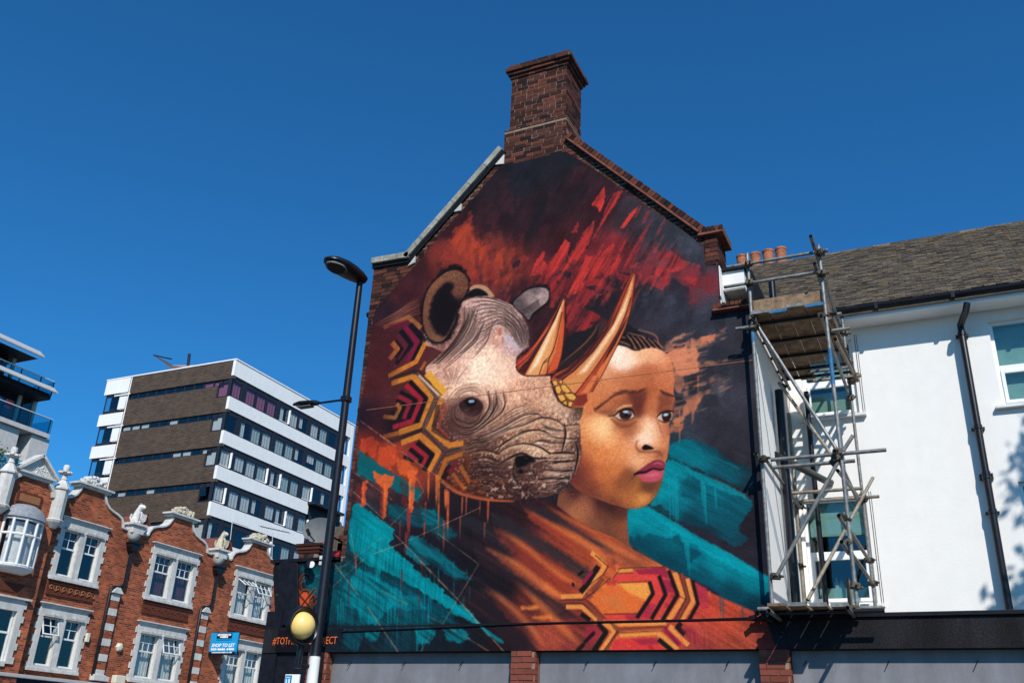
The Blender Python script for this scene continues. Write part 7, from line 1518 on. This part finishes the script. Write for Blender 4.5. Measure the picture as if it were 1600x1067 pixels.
# ------------------------------------------------------------------ tower block
TX, TY = -56.9, 60.0; TZ = 33.92
tw = empty('tower_block', (TX - 8, TY + 10, 0))
tag(tw, 'brown brick office tower with white concrete bands and rows of windows', 'building')
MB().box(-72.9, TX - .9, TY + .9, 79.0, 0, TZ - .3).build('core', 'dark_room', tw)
MB().box(-73.0, TX + .06, TY - .05, 79.4, TZ - .02, TZ + .1).build('roof_edge', 'white_panel', tw)
P = 3.2
for s in range(9):
    zt_ = TZ - s * P
    # east face: white band, then windows
    zb = zt_ - (1.46 if s == 0 else 1.14)
    top = TZ - .03 if s == 0 else zt_ - .37
    zb = top - (1.5 if s == 0 else 1.18)
    band0, band1 = zb, top
    yend = 79.3
    MB().box(TX - .3, TX, TY - .02, yend if s < 3 else 73.2, band0, band1).build('white_band', 'white_panel', tw)
    # south face: brown brick
    wz1 = zb - .3 if s == 0 else zb + 0; 
    st1 = TZ - 1.8 - s * P; st0 = st1 - .62          # strip window
    if s == 0: MB().box(-69.8, TX - .02, TY, TY + .3, st1, TZ - .03).build('brick_band', 'tower_brick', tw)
    MB().box(-69.8, TX - .02, TY, TY + .3, st0 - P + .62, st0).build('brick_band', 'tower_brick', tw) if False else None
    nb1, nb0 = st0, st1 - P                             # brick between this strip and the next
    MB().box(-69.8, -58.62, TY, TY + .3, nb0, nb1).build('brick_band', 'tower_brick', tw)
    MB().box(-58.6, TX - .02, TY + .002, TY + .3, nb0, zb - 2.04).build('brick_band', 'tower_brick', tw)
    # white box at the far left corner
    MB().box(-72.95, -69.82, TY - .02, TY + .3, band0 + (0 if s == 0 else .0), band1).build('white_band', 'white_panel', tw)
    MB().box(-70.75, -69.82, TY - .018, TY + .3, zb - 1.7, zb - .3).build('white_pier', 'white_panel', tw)
    # windows
    w0, w1_ = zb - 2.02, zb
    def window(axis, a, b_, z0, z1, pane_z0, pane_z1, drape=None, opened=0, top_=.0):
        t = .07; fr = MB()
        if axis == 'x':
            fx = TX - .1
            fr.box(fx - .08, fx, a, a + t, z0, z1).box(fx - .08, fx, b_ - t, b_, z0, z1).box(fx - .08, fx, a + t, b_ - t, z0, pane_z0).box(fx - .08, fx, a + t, b_ - t, pane_z1, z1)
            f = fr.build('window', 'tower_frame', tw); MB().box(fx - .05, fx - .04, a + t, b_ - t, pane_z0, pane_z1).build('pane', 'glass', f)
            if drape:
                dz = pane_z0 + (random.uniform(.0, .6) if drape == 'curtain' and random.random() < .4 else 0)
                MB().add(*wavy(fx - .14, a + t, a + t + (b_ - a - 2 * t) * (1 if drape != 'curtain' or random.random() < .6 else .5), dz, pane_z1, .6, 12)).build('curtain', drape, f)
            if opened: MB().box(fx + .0, fx + .03, a + t, b_ - t, pane_z0, pane_z0 + .06).box(fx, fx + .22, b_ - t - .06, b_ - t, pane_z0, pane_z1).build('opened_light', 'upvc', f)
        else:
            fy = TY + .1
            fr.box(a, a + t, fy, fy + .08, z0, z1).box(b_ - t, b_, fy, fy + .08, z0, z1).box(a + t, b_ - t, fy, fy + .08, z0, pane_z0).box(a + t, b_ - t, fy, fy + .08, pane_z1, z1)
            f = fr.build('window', 'tower_frame', tw); MB().box(a + t, b_ - t, fy + .04, fy + .05, pane_z0, pane_z1).build('pane', 'glass', f)
            if drape: MB().box(a + t, b_ - t, fy + .1, fy + .11, pane_z0, pane_z1).build('curtain', drape, f)
    if s < 6:
        ys = [(60.08, 61.5)] + [(62 + 5 * g_ + 1.53 * k, 62 + 5 * g_ + 1.53 * (k + 1) - .05) for g_ in range(4) for k in range(3)]
        for k, (a, b_) in enumerate(ys):
            if b_ > 78.9: continue
            if s >= 3 and a > 72.5: continue
            d = 'pink_blind' if (s == 0 and k < 4) else random.choice(['curtain', 'curtain', None, 'blind', 'curtain', 'blind'])
            window('x', a, b_, w0, w1_, w0 + .12, w1_ - .5, d, random.random() < .25)
        for y in (61.5, 66.55, 71.55, 76.55): MB().box(TX - .28, TX - .06, y + .01, y + (.48 if y < 62 else .44), w0, w1_).build('pier', 'tower_frame', tw)
        # strip windows on the south face
        x = -69.6
        while x < -58.9:
            window('y', x, x + 1.12, st0, st1, st0 + .1, st1 - .1, random.choice([None, None, 'curtain', None]) if x < -61 or s else 'pink_blind')
            x += 1.16
        window('y', -58.58, -57.0, w0, st1 + .02, w0 + .14, st1 - .4, 'pink_blind' if s == 0 else random.choice(['curtain', 'curtain', None, 'curtain']))
        window('y', -72.7, -70.8, zb - 1.98, zb, zb - 1.7, zb - .3, random.choice(['curtain', None]))
        MB().box(TX - .5, TX - .02, TY + .02, TY + .06, w0, w1_).build('corner_post', 'tower_frame', tw); MB().box(TX - .1, TX - .03, TY + .02, TY + .08, w0, w1_).build('corner_post', 'tower_frame', tw)
MB().box(TX - .25, TX + .01, 78.85, 79.3, 0, TZ - .05).build('white_end_wall', 'white_panel', tw)
MB().box(TX - .2, TX - .1, 73.2, 78.8, 14, TZ - 3 * P - .3).build('recess_wall', 'tower_frame', tw)
MB().box(TX - .3, TX + .8, 73.0, 78.2, TZ - 3 * P - .6, TZ - 3 * P - .35).build('canopy', 'tower_frame', tw)
MB().tube([(-69.6, TY - .06, TZ - .1), (-69.6, TY - .06, 15)], .05, 6).build('downpipe', 'white_panel', tw)
for s in range(4): MB().box(-71.4, -69.4, TY - .12, TY - .04, TZ - 1.75 - s * P - .12, TZ - 1.75 - s * P).build('pipe_run', 'white_panel', tw)
# roof-top shade sail on a mast
ss = empty('shade_sail', (-62.5, 62, TZ)); tag(ss, 'small folded shade sail on a dark mast on the tower roof', 'shade sail')
q0, q1, q2, q3 = onY(240, 555, 61), onY(300, 576, 61), onY(270, 578, 61.5), onY(316, 570, 62)
a0, a1 = onY(296, 553, 61.5), onY(294, 576, 61.5)
MB().tube([tuple(a0), (a1[0], a1[1], TZ + .1)], .14, 8).build('mast', 'tower_frame', ss)
mid = (q0 + q1) / 2 - np.array((0, 0, .35))
MB().add([q0, mid, q2, q1, q3, q0 + (0, .1, .05), mid + (0, .1, .05), q2 + (0, .1, .05), q1 + (0, .1, .05), q3 + (0, .1, .05)], [(0, 1, 2), (1, 3, 2), (1, 4, 3), (5, 7, 6), (6, 7, 8), (6, 8, 9)]).build('sail', 'sail', ss)
MB().tube([tuple(q0), tuple(onY(268, 561, 61))], .07, 6).build('boom', 'tower_frame', ss)
# ------------------------------------------------------------------ balcony block, far left
BX = -62.0
bb_ = empty('balcony_block', (BX - 3, 43, 0)); tag(bb_, 'modern flats with glass balconies and grey louvred canopies at the left edge', 'building')
MB().box(BX - 12, BX - 1.6, 30, 47.2, 0, 22.2).build('wall', 'balcony_concrete', bb_)
MB().box(BX - 12, BX - 1.6, 30, 46.0, 22.2, 26.0).build('upper_wall', 'tower_frame', bb_); MB().box(BX - 12, BX - 2.2, 30, 43.4, 26.2, 28.3).build('upper_wall', 'tower_frame', bb_)
for z, ye, d in ((28.55, 44.4, .9), (26.3, 46.3, .9)):
    for k in range(6): MB().box(BX + .75 - k * .2, BX + .95 - k * .2, 30, ye - .06 * (5 - k), z - .3 + .13 * k, z - .2 + .13 * k).build('louvre', 'louvre', bb_)
    MB().box(BX - 3.2, BX + .2, 30, ye - .3, z - .32, z - .3).build('canopy_soffit', 'tower_frame', bb_)
for z, ye in ((26.0, 46.2), (23.1, 46.95)):
    MB().box(BX - 2.4, BX, 30, ye, z - .35, z - .02).build('balcony_slab', 'balcony_concrete' if z < 25 else 'tower_frame', bb_)
    y = 38.0
    while y < ye - .2:
        y2 = min(y + 1.75, ye)
        MB().box(BX - .05, BX - .02, y + .03, y2 - .03, z, z + 1.1).build('glass_panel', 'balcony_glass', bb_); MB().box(BX - .08, BX, y2 - .03, y2 + .03, z, z + 1.15).build('baluster', 'tower_frame', bb_); y = y2
    MB().box(BX - .09, BX + .02, 38, ye, z + 1.12, z + 1.18).build('handrail', 'louvre', bb_)
    MB().box(BX - 2.3, BX, ye - .03, ye, z, z + 1.1).build('glass_panel', 'balcony_glass', bb_)
for y, z in ((42.0, 23.1), (44.6, 23.1), (46.0, 23.1), (43.3, 26.1)): MB().box(BX - 1.58, BX - 1.4, y, y + .25, z, z + 2.6).build('column', 'balcony_concrete', bb_)
for y in (41.0, 42.6, 43.6, 45.2): MB().box(BX - 1.59, BX - 1.56, y, y + .9, 23.2, 25.6).build('door_pane', 'glass_tint', bb_)
MB().box(BX - 1.6, BX - .2, 45.6, 47.2, 18, 22.7).build('end_wall', 'balcony_concrete', bb_); MB().box(BX - 1.6, BX - .3, 42.8, 44.6, 18, 22.7).build('pier_wall', 'balcony_concrete', bb_)
for y in (41, 42.75, 44.5): MB().box(BX + .2, BX + .23, y, y + 1.7, 19.2, 20.4).build('glass_panel', 'balcony_glass', bb_)
MB().box(BX - 1.6, BX + .25, 38, 46.3, 18.9, 19.19).build('balcony_slab', 'balcony_concrete', bb_)
for k, (y, c, lb, ct_) in enumerate(((41.3, 'cloth_white', 'white garment drying on the upper glass balcony, farthest left', 'laundry'), (41.9, 'cloth_blue', 'dark blue garment drying on the glass balcony', 'laundry'), (42.9, 'cloth_red', 'red and white cloth drying on the balcony rail', 'laundry'))):
    v, f = wavy(BX - .3, y, y + .55, 23.4 + .5 * (k == 2), 24.6, 1.2, 10)
    o = MB().add(v, f).build('drying_cloth', c); sol = o.modifiers.new('t', 'SOLIDIFY'); sol.thickness = .02
    tag(o, lb, ct_, 'laundry on the balcony')
# potted plant on the lower balcony
pl = empty('potted_plant', (BX - .4, 43.0, 19.2)); tag(pl, 'leafy pot plant on the lowest balcony at the left edge', 'plant')
MB().lathe([(.001, 19.2), (.22, 19.2), (.3, 19.7), (.001, 19.7)], (BX - .3, 43.2, 0), 12).build('pot', 'terracotta', pl)
mb = MB(); rr = random.Random(3)
for k in range(160):
    c = Vector((BX - .3 + rr.gauss(0, .28), 43.2 + rr.gauss(0, .4), 20.4 + rr.gauss(0, .4))); d = Vector((rr.uniform(-1, 1), rr.uniform(-1, 1), rr.uniform(-.3, 1))).normalized() * .16; s_ = d.orthogonal().normalized() * .05
    mb.add([c - d, c + s_, c + d, c - s_], [(0, 1, 2, 3)])
mb.build('foliage', 'leaf', pl); MB().tube([(BX - .3, 43.2, 19.7), (BX - .28, 43.25, 20.5)], [.04, .02], 6).build('stem', 'bark', pl)
# ------------------------------------------------------------------ things beside and behind the black wing
YB = 16.0
st = empty('small_chimney', (W(478, 860, YB)[0], YB, 0)); tag(st, 'short weathered brick chimney with orange pot behind the black wing', 'chimney')
a, b_ = onY(464, 865, YB), onY(500, 865, YB); zt_ = onY(480, 851, YB)[2]
MB().box(a[0] + .05, b_[0] - .05, YB, YB + .6, 0, zt_ - .18).build('stack', 'mortar', st)
for k in range(3): MB().box(a[0] - .02 * k + .02, b_[0] + .02 * k - .02, YB - .03 - .02 * k, YB + .65, zt_ - .18 + .07 * k, zt_ - .118 + .07 * k).build('oversail_course', 'brick', st, bevel=.008)
for k in range(4):
    for j in range(3): MB().box(a[0] + .06 + j * .13, a[0] + .06 + j * .13 + .12, YB - .012, YB, zt_ - .48 + k * .075, zt_ - .42 + k * .075).build('brick', 'brick', st)
q = onY(488, 842, YB); MB().lathe([(.001, zt_), (.13, zt_), (.12, zt_ + .28), (.14, zt_ + .3), (.1, zt_ + .32), (.001, zt_ + .3)], (q[0], YB + .3, 0), 16).build('chimney_pot', 'terracotta', st, True)
lb = empty('low_rear_building', (-12, 15, 0)); tag(lb, 'weathered brick wall and roof edge behind the black wing', 'building')
e0, e1 = onY(452, 882, 15.0), onY(548, 872, 15.0)
MB().box(e0[0], XL - .3, 14.95, 18, 0, onY(480, 872, 15.0)[2]).build('wall', 'brick', lb)
MB().box(onY(512, 870, 15.3)[0], XL - .25, 15.3, 18, 0, onY(530, 822, 15.3)[2]).build('wall', 'dark_mortar', lb)
for k in range(40):
    x = random.uniform(onY(514, 870, 15.3)[0], XL - .5); z = random.uniform(onY(530, 872, 15.3)[2], onY(530, 826, 15.3)[2])
    z = math.floor(z / .075) * .075; x = math.floor(x / .235) * .235
    MB().box(x, x + .215, 15.285, 15.3, z, z + .065).build('brick', 'brick', lb)
r0_, r1_ = onY(513, 862, 14.4), onY(532, 874, 14.4)
MB().box(r0_[0], r1_[0] + .05, 14.35, 14.5, r1_[2], r0_[2]).build('red_vent', 'red_plastic', lb, bevel=.01)
for k in range(2): MB().box(r0_[0], r1_[0] + .05, 14.335, 14.349, r1_[2] + .03 + .05 * k, r1_[2] + .05 + .05 * k).build('vent_slat', 'red_plastic', lb)
# satellite dish
dc = np.array(onY(500, 829, 13.4)); dish = empty('satellite_dish', tuple(dc)); tag(dish, 'grey satellite dish behind the street lamp column', 'satellite dish')
rd = 26 * np.linalg.norm(dc - EYE) / FPX
pr = [(rd * t, .16 * rd * t * t) for t in np.linspace(.02, 1, 9)]; pr = pr + [(rd, .16 * rd - .01)] + [(r_, h - .012) for r_, h in pr[::-1]]
mb = MB().lathe(pr, (0, 0, 0), 32)
Mx = Matrix.Translation(Vector(dc)) @ Vector((.3, -1, .05)).to_track_quat('Z', 'Y').to_matrix().to_4x4() @ Matrix.Diagonal((1, .74, 1, 1))
mb.v = [tuple(Mx @ Vector(p)) for p in mb.v]; mb.build('reflector', 'dish_grey', dish, True)
f_ = Mx @ Vector((-.1, -.6 * rd, .7 * rd)); g_ = Mx @ Vector((-.05, -rd * .9, 0))
MB().tube([tuple(g_), tuple(f_)], .012, 6).tube([tuple(f_), tuple(f_ + Vector((-.05, -.02, .1)))], .03, 8).build('feed_arm', 'black_metal', dish)
MB().tube([tuple(dc + np.array((.0, .05, 0))), tuple(dc + np.array((.35, .6, -.2))), tuple(dc + np.array((.6, 1.2, -.25)))], .02, 8).build('mount', 'black_metal', dish)
# television aerials on the roofs
for k, (px, py, top, lab, ctg) in enumerate((((424, 882), None, 832, 'thin television aerial with long comb above the last brick gable', 'aerial'), ((361, 832), None, 815, 'thin mast with bent arm above the brick roofs', 'aerial'))):
    b0 = onX(px[0], px[1] + 14, RX - 2.5); t0 = onX(px[0] + (2 if k == 0 else 2), top, RX - 2.5)
    ae = empty('tv_aerial', tuple(b0)); tag(ae, lab, ctg)
    MB().tube([(b0[0], b0[1], 10), (t0[0], t0[1], t0[2])], .02, 6).build('mast', 'louvre', ae)
    if k == 0:
        c0_, c1_ = onX(407, 822, RX - 2.5), onX(452, 832, RX - 2.5)
        bm_ = MB().tube([tuple(c0_), tuple(c1_)], .018, 5)
        for j in range(14):
            c = c0_ + (c1_ - c0_) * j / 13; bm_.tube([(c[0] - .12, c[1], c[2] + .06), (c[0] + .12, c[1], c[2] - .06)], .01, 4)
        bm_.build('boom', 'tower_frame', ae)
    else: MB().tube([tuple(t0), tuple(onX(388, 823, RX - 2.5))], .018, 5).build('boom', 'louvre', ae)
# ------------------------------------------------------------------ street lamp column
LY = 11.0; LX = onY(493, 1019, LY)[0]
lp = empty('street_lamp', (LX, LY, .11)); tag(lp, 'tall black street lamp column with white sleeve and two lanterns', 'street lamp')
zt_ = onY(561, 443, LY)[2]; zs_ = onY(493, 1021, LY)[2]
xt = onY(562, 443, LY)[0]
MB().tube([(LX, LY, .11), (LX, LY, zs_ - .02)], [.085, .075], 20).build('white_sleeve', 'white_paint', lp, True)
MB().tube([(LX, LY, zs_ - .03), (LX, LY, zs_ + .02), (LX, LY, 5), (xt, LY, zt_ + .02)], [.082, .074, .064, .05], 20).build('column', 'black_metal', lp, True)
# main lantern: flat tear-drop head reaching over the road
hd = np.array((xt, LY, zt_ + .07)); tip = onZ(509, 404, zt_ + .16); ax = tip - hd; L = np.linalg.norm(ax); ax /= L; sd = np.cross(ax, (0, 0, 1)); sd /= np.linalg.norm(sd); up = np.cross(sd, ax)
prof = [(-.14, .04, .05), (-.10, .11, .09), (.06, .16, .12), (.3, .20, .14), (.55, .215, .135), (.8, .18, .105), (.95, .11, .06), (1.02, .03, .02)]
v = []; n = 18
for t, w_, h in prof:
    for k in range(n):
        a = 2 * math.pi * k / n; hz = h * math.sin(a) * (1.0 if math.sin(a) > 0 else .45)
        v.append(hd + ax * t * L + sd * w_ * math.cos(a) + up * hz)
f = [[i * n + k, i * n + (k + 1) % n, (i + 1) * n + (k + 1) % n, (i + 1) * n + k] for i in range(len(prof) - 1) for k in range(n)] + [list(range(n))[::-1], [(len(prof) - 1) * n + k for k in range(n)]]
ln = MB().add(v, f).build('lantern', 'black_metal', lp, True)
for (t0_, t1_, w_, m_, dz, nm) in ((.42, .95, .16, 'dish_grey', -.06, 'lens_rim'), (.47, .9, .13, 'black_paint', -.068, 'lens')):
    pts = [hd + ax * ((t0_ + t1_) / 2 + (t1_ - t0_) / 2 * math.cos(a)) * L + sd * w_ * math.sin(a) * (1 - .15 * math.cos(a)) + up * dz for a in np.linspace(0, 2 * math.pi, 20)[:-1]]
    p2 = [p + up * .03 for p in pts]; k = len(pts)
    MB().add(pts + p2, [list(range(k)), list(range(k, 2 * k))[::-1]] + [[i, i + k, (i + 1) % k + k, (i + 1) % k] for i in range(k)]).build(nm, m_, ln)
# lower lantern on a side arm
za = onY(533, 625, LY)[2]; e_ = onY(496, 630, LY); e2 = onY(458, 633, LY); xc = LX + (xt - LX) * (za - zs_) / (zt_ - zs_)
MB().tube([(xc, LY, za), (e_[0], LY, e_[2])], .018, 8).build('side_arm', 'black_metal', lp, True)
MB().box(xc - .065, xc + .075, LY - .065, LY + .065, za - .05, za + .05).build('arm_clamp', 'black_metal', lp, bevel=.02)
v = []; n = 16
for t, w_, h in ((-.06, .035, .03), (.05, .06, .05), (.3, .09, .055), (.65, .1, .05), (.9, .06, .03), (1, .02, .012)):
    c = np.array((e_[0] + (e2[0] - e_[0]) * t, LY, e_[2] + (e2[2] - e_[2]) * t))
    for k in range(n):
        a = 2 * math.pi * k / n; v.append(c + np.array((0, w_ * math.cos(a), h * math.sin(a) * (1 if math.sin(a) > 0 else .5))))
l2 = MB().add(v, [[i * n + k, i * n + (k + 1) % n, (i + 1) * n + (k + 1) % n, (i + 1) * n + k][::-1] for i in range(5) for k in range(n)] + [list(range(n)), [5 * n + k for k in range(n)][::-1]]).build('side_lantern', 'black_metal', lp, True)
MB().box(e_[0] + (e2[0] - e_[0]) * .75, e_[0] + (e2[0] - e_[0]) * .2, LY - .06, LY + .06, e_[2] - .045, e_[2] - .025).build('side_lens', 'dish_grey', l2, bevel=.01)
for z in (zs_ + 1.2, zs_ + 1.28):
    MB().box(LX - .1, LX - .05, LY - .04, LY + .02, z, z + .05).build('cable_clip', 'louvre', lp)
# ------------------------------------------------------------------ beacon globe on a bracket beside the column
by = 10.72; gc = np.array(onY(471, 977, by)); bk = empty('crossing_beacon', (gc[0], by, gc[2])); tag(bk, 'amber crossing beacon globe in a black ring shield beside the lamp column', 'beacon')
R_ = 20.0 * np.linalg.norm(gc - EYE) / FPX
fw = np.array((.97, -.22, -.03)); fw /= np.linalg.norm(fw); q = Vector(fw).to_track_quat('Z', 'Y').to_matrix().to_4x4()
def put(mb, off): M = Matrix.Translation(Vector(gc) + Vector(fw) * off) @ q; mb.v = [tuple(M @ Vector(p)) for p in mb.v]; return mb
gl = put(MB().lathe([(max(R_ * math.sin(t), .001), -R_ * math.cos(t)) for t in np.linspace(0, math.pi, 18)], (0, 0, 0), 28), 0).build('globe', 'amber_globe', bk, True)
put(MB().lathe([(R_ * .93, -.03), (R_ * 1.3, -.03), (R_ * 1.38, -.02), (R_ * 1.38, .05), (R_ * 1.32, .07), (R_ * 1.05, .02), (R_ * .93, .01)], (0, 0, 0), 36), 0).build('ring_shield', 'black_metal', bk, True)
lo = gc - np.array((0, 0, 1)) * R_ * 1.3
MB().tube([tuple(lo + np.array((0, .05, .1))), tuple(lo + np.array((-.02, .06, -.3)))], .045, 12).build('socket', 'black_metal', bk, True)
MB().tube([tuple(lo + np.array((-.02, .06, -.26))), (LX - .02, LY, lo[2] - .26)], .03, 8).build('bracket', 'black_metal', bk, True)
# ------------------------------------------------------------------ street tree right of the view, its crown shading the white wall
tr = empty('street_tree', (5.2, 9.9, .11)); tag(tr, 'leafy street tree whose crown throws dappled shade on the white house', 'tree')
rr = random.Random(11); tk = [(5.2, 9.9, .11), (5.15, 9.9, 2.5), (5.25, 9.95, 5), (5.1, 9.9, 7.5)]
mb = MB().tube(tk, [.2, .16, .12, .06], 10); tips = []
for k in range(11):
    a = rr.uniform(0, 6.28); z = rr.uniform(4, 7.2); L = rr.uniform(1.0, 1.7)
    p = Vector((5.2, 9.9, z)); q_ = p + Vector((math.cos(a) * L, math.sin(a) * L, rr.uniform(.3, 1.1))); mb.tube([p, (p + q_) / 2 + Vector((0, 0, .1)), q_], [.06, .04, .015], 6); tips += [q_, (p + q_) / 2]
mb.build('trunk', 'bark', tr, True)
for sp in ((1.02, 3.85, 5.1, .35), (1.35, 5.6, 5.2, .45), (1.75, 4.6, 5.3, .4), (1.6, 6.1, 5.0, .3)):      # sprays that fall between the sun and the wall
    t = sp[2]; tips.append(Vector((sp[0] + .64 * t, YF - t, sp[1] + t))); 
mb = MB()
for i_, tp in enumerate(tips):
    spray = i_ >= len(tips) - 4
    if spray:
        c0_ = Vector((5.1, 9.9, 6.5)); MB_ = None
    for k in range(330 if spray else 150):
        s_ = .22 if spray else .42
        c = tp + Vector((rr.gauss(0, s_), rr.gauss(0, s_), rr.gauss(0, s_ * .9))); d = Vector((rr.uniform(-1, 1), rr.uniform(-1, 1), rr.uniform(-1, .4))).normalized() * (rr.uniform(.07, .12) if spray else rr.uniform(.05, .085)); e_ = d.cross(Vector((rr.uniform(-1, 1), rr.uniform(-1, 1), 1))).normalized() * d.length * .55
        mb.add([c - d, c + e_, c + d, c - e_], [(0, 1, 2, 3)])
mb.build('crown', 'leaf', tr)
